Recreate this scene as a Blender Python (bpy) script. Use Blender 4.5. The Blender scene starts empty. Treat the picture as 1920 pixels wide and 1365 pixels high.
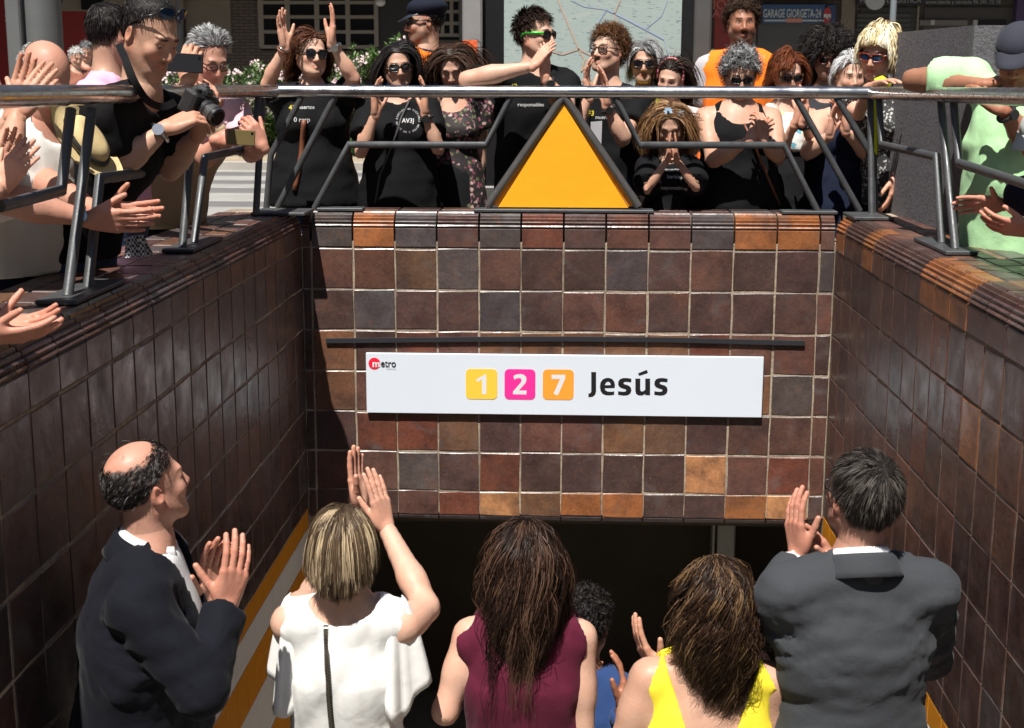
import bpy, bmesh, math, random
import numpy as np
from mathutils import Vector, Matrix
from mathutils.bvhtree import BVHTree

scene = bpy.context.scene
COL = scene.collection
R = math.radians

# ------------------------------------------------------------------ camera
CAM_Z = 1.35
FPX = 2616.0                       # focal length in pixels of a 1920 px wide frame
PITCH, YAW, ROLL = R(11.316), R(2.315), R(0.174)
def _axes():
    cy, sy, cp, sp = math.cos(YAW), math.sin(YAW), math.cos(PITCH), math.sin(PITCH)
    fwd = np.array([-sy*cp, cy*cp, -sp]); right = np.array([cy, sy, 0.0]); up = np.cross(right, fwd)
    c, s = math.cos(ROLL), math.sin(ROLL)
    return c*right + s*up, -s*right + c*up, fwd
_r, _u, _f = _axes()
cam_data = bpy.data.cameras.new('camera')
cam_data.sensor_width = 36.0
cam_data.lens = 36.0*FPX/1920.0
cam_data.clip_start = 0.05
cam_data.clip_end = 600.0
cam_data.dof.use_dof = True
cam_data.dof.focus_distance = 5.2
cam_data.dof.aperture_fstop = 9.0
cam = bpy.data.objects.new('camera', cam_data)
COL.objects.link(cam)
cam.matrix_world = Matrix(((_r[0], _u[0], -_f[0], 0), (_r[1], _u[1], -_f[1], 0), (_r[2], _u[2], -_f[2], CAM_Z), (0, 0, 0, 1)))
scene.camera = cam

# ------------------------------------------------------------------ sky and sun
SUN_DIR = Vector((0.145, 0.50, -1.0)).normalized()       # the way the light travels
world = bpy.data.worlds.new('World'); scene.world = world
world.use_nodes = True
wn = world.node_tree
bg = wn.nodes['Background']
sky = wn.nodes.new('ShaderNodeTexSky')
sky.sky_type = 'NISHITA'
sky.sun_disc = False
sky.sun_elevation = math.asin(-SUN_DIR.z)
sky.sun_rotation = math.atan2(-SUN_DIR.x, -SUN_DIR.y)
sky.air_density = 1.0; sky.dust_density = 0.7
wn.links.new(sky.outputs[0], bg.inputs[0])
bg.inputs[1].default_value = 0.05
sl = bpy.data.lights.new('sun', 'SUN')
sl.energy = 4.6; sl.angle = R(0.53); sl.color = (1.0, 0.955, 0.89)
sun = bpy.data.objects.new('sun', sl); COL.objects.link(sun)
sun.rotation_euler = SUN_DIR.to_track_quat('-Z', 'Y').to_euler()

scene.view_settings.view_transform = 'Standard'
scene.view_settings.look = 'None'
scene.view_settings.gamma = 1.0
scene.view_settings.use_curve_mapping = False
scene.view_settings.exposure = 0.9
scene.render.engine = 'CYCLES'
scene.cycles.use_denoising = True
scene.cycles.max_bounces = 6
scene.cycles.diffuse_bounces = 3
scene.cycles.glossy_bounces = 3
scene.cycles.transparent_max_bounces = 8
scene.cycles.sample_clamp_indirect = 6.0

# ------------------------------------------------------------------ helpers
CAMP = np.array([0, 0, CAM_Z])
def ray(x, y):
    return _r*((x-960)/FPX) + _u*((682.5-y)/FPX) + _f
def at(x, y, Y):
    d = ray(x, y); return CAMP + d*(Y/d[1])
def atX(x, y, X):
    d = ray(x, y); return CAMP + d*(X/d[0])
def atZ(x, y, Z):
    d = ray(x, y); return CAMP + d*((Z-CAM_Z)/d[2])

def nrm(v):
    v = np.asarray(v, float); return v/max(1e-9, np.linalg.norm(v))

def tag(o, label=None, cat=None, group=None, kind=None):
    if label: o['label'] = label
    if cat: o['category'] = cat
    if group: o['group'] = group
    if kind: o['kind'] = kind
    return o

def empty(name, loc=(0, 0, 0), label=None, cat=None, group=None):
    o = bpy.data.objects.new(name, None); COL.objects.link(o)
    o.location = Vector(tuple(float(v) for v in loc)); o.empty_display_size = 0.1
    return tag(o, label, cat, group)

def link(name, me, parent=None, mat=None, smooth=False):
    """A mesh in world coordinates becomes an object; under a parent its vertices are shifted to the parent's origin."""
    if mat is not None and not me.materials:
        for m in (mat if isinstance(mat, (list, tuple)) else [mat]): me.materials.append(m)
    o = bpy.data.objects.new(name, me); COL.objects.link(o)
    if parent is not None:
        o.parent = parent
        off = Vector((0, 0, 0)); p = parent
        while p is not None: off += p.location; p = p.parent
        me.transform(Matrix.Translation(-off))
    if smooth and len(me.polygons):
        me.polygons.foreach_set('use_smooth', np.ones(len(me.polygons), bool))
    return o

class MB:
    """Collects shapes into one mesh."""
    def __init__(s): s.v = []; s.f = []; s.m = []
    def add(s, v, f, mi=0):
        n = len(s.v); s.v += [tuple(float(c) for c in p) for p in v]
        s.f += [tuple(i+n for i in q) for q in f]; s.m += [mi]*len(f); return s
    def box(s, lo, hi, mi=0, bev=0.0):
        x0, y0, z0 = lo; x1, y1, z1 = hi
        if bev <= 0:
            v = [(x, y, z) for z in (z0, z1) for y in (y0, y1) for x in (x0, x1)]
            return s.add(v, [(0, 2, 3, 1), (4, 5, 7, 6), (0, 1, 5, 4), (2, 6, 7, 3), (0, 4, 6, 2), (1, 3, 7, 5)], mi)
        b = bev; v = []; idx = {}
        for i, (sx, x, xi) in enumerate(((0, x0, x0+b), (1, x1, x1-b))):
            for j, (sy, y, yi) in enumerate(((0, y0, y0+b), (1, y1, y1-b))):
                for k, (sz, z, zi) in enumerate(((0, z0, z0+b), (1, z1, z1-b))):
                    for a, p in enumerate(((x, yi, zi), (xi, y, zi), (xi, yi, z))):
                        idx[(i, j, k, a)] = len(v); v.append(p)
        g = lambda i, j, k, a: idx[(i, j, k, a)]
        F = []
        for i in (0, 1):
            q = [g(i, 0, 0, 0), g(i, 1, 0, 0), g(i, 1, 1, 0), g(i, 0, 1, 0)]; F.append(q if i else q[::-1])
            q = [g(0, i, 0, 1), g(1, i, 0, 1), g(1, i, 1, 1), g(0, i, 1, 1)]; F.append(q if not i else q[::-1])
            q = [g(0, 0, i, 2), g(1, 0, i, 2), g(1, 1, i, 2), g(0, 1, i, 2)]; F.append(q if i else q[::-1])
        for i in (0, 1):
            for j in (0, 1):
                F.append((g(i, j, 0, 0), g(i, j, 0, 1), g(i, j, 1, 1), g(i, j, 1, 0)))
                F.append((g(i, 0, j, 0), g(i, 0, j, 2), g(i, 1, j, 2), g(i, 1, j, 0)))
                F.append((g(0, i, j, 1), g(0, i, j, 2), g(1, i, j, 2), g(1, i, j, 1)))
                for k in (0, 1): F.append((g(i, j, k, 0), g(i, j, k, 1), g(i, j, k, 2)))
        return s.add(v, F, mi)
    def tube(s, pts, r, seg=10, mi=0, cap=True, closed=False):
        pts = [np.asarray(p, float) for p in pts]; n = len(pts)
        rr = r if isinstance(r, (list, tuple, np.ndarray)) else [r]*n
        tang = []
        for i in range(n):
            a = pts[i-1] if (i > 0 or closed) else pts[i]; b = pts[(i+1) % n] if (i < n-1 or closed) else pts[i]
            tang.append(nrm(b-a))
        ref = np.array([0, 0, 1.0]) if abs(tang[0][2]) < 0.9 else np.array([1.0, 0, 0])
        u = nrm(np.cross(tang[0], ref)); V = []; F = []
        for i in range(n):
            t = tang[i]; u = nrm(u - t*np.dot(u, t)); w = np.cross(t, u)
            k = 1.0
            if 0 < i < n-1 and not closed:
                c = np.dot(nrm(pts[i]-pts[i-1]), nrm(pts[i+1]-pts[i])); k = 1.0/max(0.5, math.sqrt((1+c)/2))
                bis = nrm(nrm(pts[i+1]-pts[i]) - nrm(pts[i]-pts[i-1])) if c < 0.9999 else None
            else: bis = None
            for j in range(seg):
                a = 2*math.pi*j/seg; d = u*math.cos(a) + w*math.sin(a)
                if bis is not None: d = d + bis*np.dot(d, bis)*(k-1)
                V.append(pts[i] + d*rr[i])
        for i in range(n if closed else n-1):
            for j in range(seg):
                a = i*seg+j; b = i*seg+(j+1) % seg; i2 = (i+1) % n
                F.append((a, b, i2*seg+(j+1) % seg, i2*seg+j))
        if cap and not closed:
            F.append(tuple(range(seg))[::-1]); F.append(tuple((n-1)*seg+j for j in range(seg)))
        return s.add(V, F, mi)
    def prism(s, poly, depth, mi=0):
        """Polygon (list of 3D points) pushed along the vector depth."""
        n = len(poly); d = np.asarray(depth, float); P = [np.asarray(p, float) for p in poly]
        F = [tuple(range(n))[::-1], tuple(range(n, 2*n))] + [(i, (i+1) % n, n+(i+1) % n, n+i) for i in range(n)]
        return s.add(P + [p+d for p in P], F, mi)
    def ball(s, c, rad, R3=None, seg=12, rings=8, mi=0):
        c = np.asarray(c, float); rad = np.asarray(rad if np.ndim(rad) else [rad]*3, float); V = []; F = []
        M = np.eye(3) if R3 is None else np.asarray(R3)
        for i in range(1, rings):
            t = math.pi*i/rings
            for j in range(seg):
                a = 2*math.pi*j/seg
                V.append(c + M.T @ (rad*np.array([math.sin(t)*math.cos(a), math.sin(t)*math.sin(a), math.cos(t)])))
        top = len(V); V.append(c + M.T @ (rad*np.array([0, 0, 1.0]))); V.append(c + M.T @ (rad*np.array([0, 0, -1.0])))
        for i in range(rings-2):
            for j in range(seg): F.append((i*seg+j, (i+1)*seg+j, (i+1)*seg+(j+1) % seg, i*seg+(j+1) % seg))
        for j in range(seg):
            F.append((top, j, (j+1) % seg)); F.append((top+1, (rings-2)*seg+(j+1) % seg, (rings-2)*seg+j))
        return s.add(V, F, mi)
    def mesh(s, name='part', fix=True):
        me = bpy.data.meshes.new(name); me.from_pydata(s.v, [], s.f)
        if any(s.m): me.polygons.foreach_set('material_index', np.array(s.m, np.int32))
        if fix:
            b = bmesh.new(); b.from_mesh(me); bmesh.ops.recalc_face_normals(b, faces=b.faces); b.to_mesh(me); b.free()
        me.update(); return me
    def build(s, name, mat, parent=None, smooth=False, auto=None):
        o = link(name, s.mesh(name), parent, mat, smooth)
        if auto is not None and hasattr(o.data, 'set_sharp_from_angle'):
            o.data.polygons.foreach_set('use_smooth', np.ones(len(o.data.polygons), bool)); o.data.set_sharp_from_angle(angle=R(auto))
        return o

# ------------------------------------------------------------------ materials
class NT:
    """Small helper over a node tree."""
    def __init__(s, m): s.t = m.node_tree; s.n = s.t.nodes
    def new(s, typ, **kw):
        nd = s.n.new('ShaderNode'+typ)
        for k, v in kw.items():
            if hasattr(nd, k) and k not in nd.inputs: setattr(nd, k, v)
            else: s.put(nd, k, v)
        return nd
    def put(s, nd, k, v):
        i = nd.inputs[k]
        if isinstance(v, bpy.types.NodeSocket): s.t.links.new(v, i)
        elif hasattr(i.default_value, '__len__') and not hasattr(v, '__len__'): i.default_value = (v,)*len(i.default_value)
        elif hasattr(i.default_value, '__len__') and len(i.default_value) == 4 and len(v) == 3: i.default_value = (*v, 1)
        else: i.default_value = v
    def mix(s, a, b, fac, mode='MIX'):
        nd = s.n.new('ShaderNodeMix'); nd.data_type = 'RGBA'; nd.blend_type = mode
        for i, v in ((0, fac), (6, a), (7, b)):
            k = nd.inputs[i]
            if isinstance(v, bpy.types.NodeSocket): s.t.links.new(v, k)
            elif i == 0: k.default_value = v
            else: k.default_value = (*v[:3], 1)
        return nd.outputs[2]
    def ramp(s, fac, stops):
        nd = s.n.new('ShaderNodeValToRGB'); s.t.links.new(fac, nd.inputs[0]); e = nd.color_ramp.elements
        while len(e) < len(stops): e.new(0.5)
        for el, (p, c) in zip(e, stops): el.position = p; el.color = (*c, 1) if hasattr(c, '__len__') else (c, c, c, 1)
        return nd.outputs[0]
    def noise(s, scale, detail=4, vec=None, rough=0.5, dist=0.0):
        nd = s.new('TexNoise', Scale=scale, Detail=detail, Roughness=rough, Distortion=dist)
        if vec is not None: s.t.links.new(vec, nd.inputs['Vector'])
        return nd.outputs['Fac']
    def math(s, op, a, b=None):
        nd = s.n.new('ShaderNodeMath'); nd.operation = op
        for i, v in enumerate((a, b)):
            if v is None: continue
            if isinstance(v, bpy.types.NodeSocket): s.t.links.new(v, nd.inputs[i])
            else: nd.inputs[i].default_value = v
        return nd.outputs[0]
    def bump(s, h, strength=0.3, dist=0.01):
        return s.new('Bump', Height=h, Strength=strength, Distance=dist).outputs[0]

def newmat(name):
    m = bpy.data.materials.new(name); m.use_nodes = True
    t = NT(m); return m, t, m.node_tree.nodes['Principled BSDF']

def plain(name, col, rough=0.6, metal=0.0, var=0.12, scale=12.0, bump=0.0, bscale=80.0, spec=0.5, sheen=0.0):
    m, t, b = newmat(name)
    co = t.new('TexCoord').outputs['Object']
    n = t.noise(scale, 5, co)
    lo = tuple(c*(1-var) for c in col); hi = tuple(min(1, c*(1+var)) for c in col)
    t.put(b, 'Base Color', t.mix(lo, hi, n)); t.put(b, 'Roughness', rough); t.put(b, 'Metallic', metal)
    t.put(b, 'Specular IOR Level', spec)
    if sheen: t.put(b, 'Sheen Weight', sheen); t.put(b, 'Sheen Roughness', 0.5)
    if bump: t.put(b, 'Normal', t.bump(t.noise(bscale, 4, co), bump, 0.004))
    return m

_pm = {}
def P_(name, col, **kw):
    if name not in _pm: _pm[name] = plain(name, col, **kw)
    return _pm[name]
# ================================================================== THE SETTING
XL, XR, YW = -1.27, 1.25, 6.57          # faces of the stairwell walls
TOPZ = 0.755                             # parapet top above the street
T = 0.2                                  # tile pitch
ROW0 = 0.5895                            # foot of the coping row
RP = 0.1989
rnd = random.Random(7)

# ---- materials
def tile_material():
    m, t, b = newmat('glazed_tile')
    oi = t.new('ObjectInfo'); co = t.new('TexCoord').outputs['Object']
    add = t.new('VectorMath', operation='ADD'); t.put(add, 0, co)
    sc = t.new('VectorMath', operation='SCALE'); 
    cmb = t.new('CombineXYZ'); t.put(cmb, 'X', oi.outputs['Random']); t.put(cmb, 'Y', t.math('MULTIPLY', oi.outputs['Random'], 7.3)); t.put(cmb, 'Z', t.math('MULTIPLY', oi.outputs['Random'], 3.1))
    t.t.links.new(cmb.outputs[0], sc.inputs[0]); sc.inputs['Scale'].default_value = 60.0
    t.t.links.new(sc.outputs[0], add.inputs[1]); v = add.outputs[0]
    cloud = t.noise(6.0, 5, v, 0.62, 0.4)
    fine = t.noise(70.0, 6, v, 0.65)
    mp = t.new('Mapping'); t.t.links.new(v, mp.inputs['Vector']); mp.inputs['Scale'].default_value = (3.0, 3.0, 90.0)
    streak = t.noise(4.0, 3, mp.outputs[0], 0.6)
    base = oi.outputs['Color']
    dark = t.mix(base, (0.028, 0.016, 0.016), t.ramp(cloud, [(0.42, 0.0), (0.72, 0.75)]))
    warm = t.mix(dark, (0.20, 0.068, 0.026), t.math('MULTIPLY', t.ramp(cloud, [(0.25, 1.0), (0.42, 0.0)]), 0.32))
    c = t.mix(warm, (0.0, 0.0, 0.0), t.math('MULTIPLY', t.ramp(fine, [(0.35, 1.0), (0.6, 0.0)]), 0.25))
    c = t.mix(c, (0.5, 0.44, 0.36), t.math('MULTIPLY', t.ramp(t.noise(150.0, 2, v, 0.5), [(0.72, 0.0), (0.76, 1.0)]), 0.40))
    c = t.mix(c, (0.42, 0.38, 0.34), t.math('MULTIPLY', t.ramp(streak, [(0.74, 0.0), (0.80, 1.0)]), 0.22))
    blot = t.noise(13.0, 6, v, 0.7, 1.2)
    c = t.mix(c, (0.115, 0.055, 0.030), t.math('MULTIPLY', t.ramp(blot, [(0.56, 0.0), (0.70, 1.0)]), 0.55))
    c = t.mix(c, (0.10, 0.088, 0.085), t.math('MULTIPLY', t.ramp(t.noise(8.0, 3, v, .5, .5), [(0.58, 0.0), (0.75, 1.0)]), 0.5))
    t.put(b, 'Base Color', c)
    t.put(b, 'Roughness', t.ramp(t.noise(9.0, 4, v), [(0.3, 0.25), (0.75, 0.52)]))
    t.put(b, 'Specular IOR Level', 0.55)
    chip = t.ramp(t.noise(24.0, 5, v, .75, .8), [(0.70, 0.0), (0.735, 1.0)])
    c2 = t.mix(c, (0.36, 0.31, 0.25), t.math('MULTIPLY', chip, 0.45)); t.put(b, 'Base Color', c2)
    h = t.math('ADD', t.math('MULTIPLY', t.noise(11.0, 3, v), 1.0), t.math('ADD', t.math('MULTIPLY', fine, 0.12), t.math('MULTIPLY', streak, 0.05)))
    t.put(b, 'Normal', t.bump(h, 0.35, 0.012))
    return m
M_TILE = tile_material()

def grout_material():
    m, t, b = newmat('grout')
    co = t.new('TexCoord').outputs['Object']
    n = t.noise(30, 6, co, 0.7); n2 = t.noise(3, 3, co)
    c = t.mix((0.19, 0.145, 0.10), (0.43, 0.35, 0.26), t.ramp(n, [(0.3, 0.0), (0.7, 1.0)]))
    c = t.mix(c, (0.07, 0.052, 0.042), t.ramp(n2, [(0.46, 0.0), (0.64, 0.6)]))
    t.put(b, 'Base Color', c); t.put(b, 'Roughness', 0.95)
    t.put(b, 'Normal', t.bump(t.noise(160, 4, co), 0.6, 0.004))
    return m
M_GROUT = grout_material()

def asphalt_material():
    m, t, b = newmat('asphalt')
    co = t.new('TexCoord').outputs['Object']
    n = t.noise(0.6, 5, co); f = t.noise(60, 4, co)
    c = t.mix((0.105, 0.10, 0.10), (0.17, 0.165, 0.16), n); c = t.mix(c, (0.05, 0.05, 0.05), t.ramp(f, [(0.3, 0.5), (0.55, 0.0)]))
    t.put(b, 'Base Color', c); t.put(b, 'Roughness', 0.9); t.put(b, 'Normal', t.bump(f, 0.4, 0.005))
    return m
M_ASPHALT = asphalt_material()
M_PAVE = plain('pavement', (0.23, 0.215, 0.19), 0.85, var=0.25, scale=3, bump=0.3)
M_PAINT = plain('road_paint', (0.27, 0.265, 0.25), 0.8, var=0.35, scale=2)
M_CONC = plain('concrete', (0.30, 0.28, 0.25), 0.9, var=0.3, scale=2, bump=0.3)
M_STEP = plain('step_stone', (0.33, 0.31, 0.28), 0.8, var=0.25, scale=6, bump=0.2)
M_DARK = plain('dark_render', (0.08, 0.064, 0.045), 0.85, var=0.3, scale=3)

# ---- ground: pavement round the stairwell, then the road
def sheet(name, rects, z, mat, kind='structure', parent=None):
    b = MB()
    for x0, y0, x1, y1 in rects: b.add([(x0, y0, z), (x1, y0, z), (x1, y1, z), (x0, y1, z)], [(0, 1, 2, 3)])
    o = b.build(name, mat, parent)
    if kind and parent is None: o['kind'] = kind
    return o
HX0, HX1, HY0, HY1 = XL-0.40, XR+0.40, 0.9, YW+0.34
sheet('pavement', [(-60, -20, 60, HY0), (-60, HY0, HX0, HY1), (HX1, HY0, 60, HY1), (-60, HY1, 60, 12.0)], 0.0, M_PAVE)
kb = MB(); kb.box((-60, 12.0, -0.14), (60, 12.22, 0.004), bev=0.015); tag(kb.build('kerb', M_CONC), kind='structure')
road = sheet('road', [(-60, 12.2, 60, 24.4)], -0.13, M_ASPHALT)
for ya, yb in ((323, 316), (338.5, 330), (353, 345), (378, 362), (404, 388), (440, 418)):
    y0, y1 = atZ(450, ya, -0.126)[1], atZ(450, yb, -0.126)[1]
    sheet('crossing_stripe', [(-9.0, y0, -1.2, y1)], -0.126, M_PAINT, parent=road)
kb = MB(); kb.box((-60, 24.4, -0.14), (60, 24.62, 0.02), bev=0.015); tag(kb.build('kerb', M_CONC), kind='structure')
sheet('ground', [(-60, 24.6, 60, 120)], 0.0, M_PAVE)

# ---- tiles
def tile_mesh(w, h, t, seed, warp=0.0030, bev=0.0035):
    r = random.Random(seed); j = lambda a: r.uniform(-a, a)
    w2, h2 = w/2, h/2
    cor = [(-w2+j(warp), -h2+j(warp)), (w2+j(warp), -h2+j(warp)), (w2+j(warp), h2+j(warp)), (-w2+j(warp), h2+j(warp))]
    mid = [((cor[i][0]+cor[(i+1) % 4][0])/2, (cor[i][1]+cor[(i+1) % 4][1])/2) for i in range(4)]
    ring = []
    for i in range(4):
        ring.append(cor[i]); m = mid[i]; n = math.hypot(*m); ring.append((m[0]*(1+j(warp*.8)/n), m[1]*(1+j(warp*.8)/n)))
    v = [(x, 0.004, z) for x, z in ring]
    v += [(x, -t+bev*.7+j(.0008), z) for x, z in ring]
    k = lambda q: (q[0]-math.copysign(min(bev, abs(q[0])), q[0]) if abs(q[0]) > w2*.5 else q[0], q[1]-math.copysign(min(bev, abs(q[1])), q[1]) if abs(q[1]) > h2*.5 else q[1])
    v += [(k(q)[0], -t+j(.0005), k(q)[1]) for q in ring]
    v += [(x, y+.0002, z) for x, y, z in v[16:24]]
    v += [(0, -t-0.0002+j(.0006), 0)]
    f = []
    for i in range(8):
        a, b2 = i, (i+1) % 8
        f.append((a, b2, 8+b2, 8+a)); f.append((8+a, 8+b2, 16+b2, 16+a)); f.append((24+a, 24+b2, 32))
    me = bpy.data.meshes.new('tile'); me.from_pydata(v, [], f); me.materials.append(M_TILE)
    me.polygons.foreach_set('use_smooth', np.array([False, False, True]*8, bool)); me.update()
    return me
_tiles = {}
def get_tile(w, h, t=0.006, nvar=10, **kw):
    k = (round(w, 3), round(h, 3), t, rnd.randrange(nvar))
    if k not in _tiles: _tiles[k] = tile_mesh(w, h, t, hash(k) & 0xffff, **kw)
    return _tiles[k]

def coping_mesh(L, hgt=0.165, seed=0):
    """Bull-nosed edge tile: plain face below, ribbed round nose on top. Local x along, front is -y, top is z=0."""
    prof = [(0.006, -hgt+.002), (-0.010, -hgt+.002), (-0.014, -hgt+0.007), (-0.014, -0.074)]
    r0, cy, cz = 0.070, -0.014+0.070, -0.070
    n = 6
    for i in range(n):
        a0 = math.radians(180 - 90*i/n); a1 = math.radians(180 - 90*(i+0.5)/n); a2 = math.radians(180 - 90*(i+0.82)/n)
        prof.append((cy + (r0-0.0055)*math.cos(a0), cz + (r0-0.0055)*math.sin(a0)))
        prof.append((cy + (r0+0.003)*math.cos(a1), cz + (r0+0.003)*math.sin(a1)))
        prof.append((cy + (r0+0.0005)*math.cos(a2), cz + (r0+0.0005)*math.sin(a2)))
    prof += [(cy+0.008, 0.0), (0.098, 0.0), (0.098, -0.02)]
    j = random.Random(seed).uniform
    v = []; 
    for x in (-L/2+j(0, .002), L/2-j(0, .002)): v += [(x, p[0]+j(-.0006, .0006), p[1]) for p in prof]
    m = len(prof); f = [(i, i+1, m+i+1, m+i) for i in range(m-1)] + [tuple(range(m))[::-1], tuple(range(m, 2*m))]
    me = bpy.data.meshes.new('coping_tile'); me.from_pydata(v, [], f); me.materials.append(M_TILE); me.update()
    b = bmesh.new(); b.from_mesh(me); bmesh.ops.recalc_face_normals(b, faces=b.faces); b.to_mesh(me); b.free()
    return me
_cop = {}
def get_coping(L):
    k = (round(L, 3), rnd.randrange(4))
    if k not in _cop: _cop[k] = coping_mesh(L, seed=hash(k) & 0xfff)
    return _cop[k]

COLS = {'d': (0.080, 0.044, 0.038), 'g': (0.082, 0.065, 0.063), 'r': (0.120, 0.056, 0.042), 'R': (0.138, 0.046, 0.028),
        'o': (0.30, 0.108, 0.036), 't': (0.46, 0.215, 0.095), 'b': (0.175, 0.082, 0.045), 'm': (0.14, 0.075, 0.045), 'k': (0.045, 0.029, 0.028)}
def tcol(k, v=0.14):
    c = COLS[k]; s = 1+rnd.uniform(-v, v); return (c[0]*s*(1+rnd.uniform(-.06, .06)), c[1]*s, c[2]*s*(1+rnd.uniform(-.06, .06)), 1)
def piece(name, me, parent, loc, rotz, col):
    o = bpy.data.objects.new(name, me); COL.objects.link(o); o.parent = parent
    o.location = Vector(loc) - parent.location; o.rotation_euler = (rnd.uniform(-.004, .004), 0, rotz); o.color = col
    return o

G = 0.0072      # joint width
# front wall (lintel wall)
b = MB(); b.box((XL, YW+0.0028, -0.716), (XR, YW+0.30, ROW0+0.03)); b.box((XL, YW+0.085, ROW0+0.031), (XR, YW+0.30, TOPZ-0.012))
front = b.build('tiled_wall', M_GROUT)
tag(front, 'brown glazed tile wall over the dark stair entrance, behind the white sign', 'wall')
ROWS = ['rgogdgRdrrgoor', 'drrmgrddgdrddg', 'ddgddgdrrddddr', 'dbdRrbbbbbRrrd', 'dbrrdrdrdrdbgd', 'ddRRmdrrbmddrr', 'drrgdRddddtrRr', 'dddrRtbooddotd']
x0c = -1.224
edges = [XL+0.002] + [x0c + i*T for i in range(13)] + [XR-0.002]
for ri, row in enumerate(ROWS):
    zt = TOPZ if ri == 0 else ROW0-(ri-1)*RP
    zb = ROW0 if ri == 0 else (ROW0-ri*RP if ri < 7 else -0.728)
    for ci, k in enumerate(row):
        xa, xb = edges[ci]+G/2, edges[ci+1]-G/2
        drift = rnd.uniform(-.0015, .0015)
        if ri == 0:
            piece('coping_tile', get_coping(xb-xa), front, ((xa+xb)/2, YW+0.012, TOPZ), 0, tcol(k))
        else:
            piece('tile', get_tile(xb-xa, zt-zb-G), front, ((xa+xb)/2+drift, YW+0.006, (zt+zb)/2+rnd.uniform(-.0012, .0012)), 0, tcol(k))
# lintel nose under the last row
nb = MB()
for ci in range(14):
    xa, xb = edges[ci]+G/2, edges[ci+1]-G/2
    b = MB(); b.tube([(xa, YW+0.024, -0.732), (xb, YW+0.024, -0.732)], 0.021, 10)
    o = b.build('lintel_nose_tile', M_TILE, front, smooth=False); o.color = tcol('k')
for j in range(2):
    for ci in range(14):
        xa, xb = edges[ci]+G/2, edges[ci+1]-G/2
        ya = YW+0.114+j*0.1; me = None
        b = MB(); b.box((xa, ya, TOPZ-0.02), (xb, ya+0.094, TOPZ+rnd.uniform(-.001, .0015)), bev=0.004)
        o = b.build('cap_tile', M_TILE, front); o.color = tcol(rnd.choice('ddrgb'))

# side walls
def side_wall(X, sgn, label, ycols):
    """sgn +1: wall on the left whose face looks to +x; -1: wall on the right."""
    b = MB(); xin = X - sgn*0.0028; xout = X - sgn*0.40
    b.box((min(xin, xout), 0.95, -3.3), (max(xin, xout), YW+0.30, ROW0+0.03)); xin = X-sgn*0.085; b.box((min(xin, xout), 0.95, ROW0+0.031), (max(xin, xout), YW+0.30, TOPZ-0.012))
    w = b.build('tiled_wall', M_GROUT); tag(w, label, 'wall')
    rot = R(90) if sgn > 0 else R(-90)
    ys = [YW - 0.002 - i*T for i in range(ycols+1)]
    for i in range(ycols):
        ya, yb = ys[i+1]+G/2, ys[i]-G/2; yc = (ya+yb)/2
        for ri in range(8):
            zt = TOPZ if ri == 0 else ROW0-(ri-1)*RP
            zb = ROW0 if ri == 0 else (ROW0-ri*RP if ri < 7 else -0.700)
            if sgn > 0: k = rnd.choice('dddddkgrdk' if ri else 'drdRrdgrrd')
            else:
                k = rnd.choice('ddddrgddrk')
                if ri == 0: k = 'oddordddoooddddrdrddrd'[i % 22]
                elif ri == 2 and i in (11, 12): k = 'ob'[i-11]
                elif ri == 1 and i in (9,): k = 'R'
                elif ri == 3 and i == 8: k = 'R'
            if ri == 0: piece('coping_tile', get_coping(yb-ya), w, (X-sgn*0.012, yc, TOPZ), rot, tcol(k))
            else: piece('tile', get_tile(yb-ya, zt-zb-G), w, (X-sgn*0.006, yc+rnd.uniform(-.0015, .0015), (zt+zb)/2), rot, tcol(k))
        for j in range(3):
            xa = X - sgn*(0.113+j*0.095); xb2 = xa - sgn*0.089
            b = MB(); b.box((min(xa, xb2), ya, TOPZ-0.02), (max(xa, xb2), yb, TOPZ+rnd.uniform(-.001, .0015)), bev=0.004)
            o = b.build('cap_tile', M_TILE, w); o.color = tcol(rnd.choice('drrgbd'))
    # striped wainscot below: orange and white glazed strips
    zs = [(-0.702, -0.80, 0), (-0.802, -0.94, 1), (-0.942, -1.14, 0), (-1.142, -1.40, 1), (-1.402, -1.60, 0), (-1.602, -2.4, 1)]
    for zt, zb, c in zs:
        for i in range(24):
            ya = YW-0.004-(i+1)*0.17; yb = ya+0.1675
            o = piece('strip_tile', get_tile(0.1675, zt-zb-0.0015, 0.005, 3, warp=0.0002, bev=0.001), w, (X-sgn*0.006, (ya+yb)/2, (zt+zb)/2), rot, (0.74, 0.28, 0.016, 1) if c == 0 else (0.80, 0.77, 0.70, 1))
            o.material_slots[0].link = 'OBJECT'; o.material_slots[0].material = M_STRIP
    return w
def strip_material():
    m, t, b = newmat('strip_glaze')
    oi = t.new('ObjectInfo'); co = t.new('TexCoord').outputs['Object']
    t.put(b, 'Base Color', t.mix(oi.outputs['Color'], (0.1, 0.07, 0.05), t.math('MULTIPLY', t.noise(9, 5, co), 0.12)))
    t.put(b, 'Roughness', 0.3); return m
M_STRIP = strip_material()
wall_l = side_wall(XL, 1, 'shaded brown tile wall beside the man in the navy suit', 20)
wall_r = side_wall(XR, -1, 'sunlit brown tile wall with orange edge tiles beside the grey suit', 20)

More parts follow.
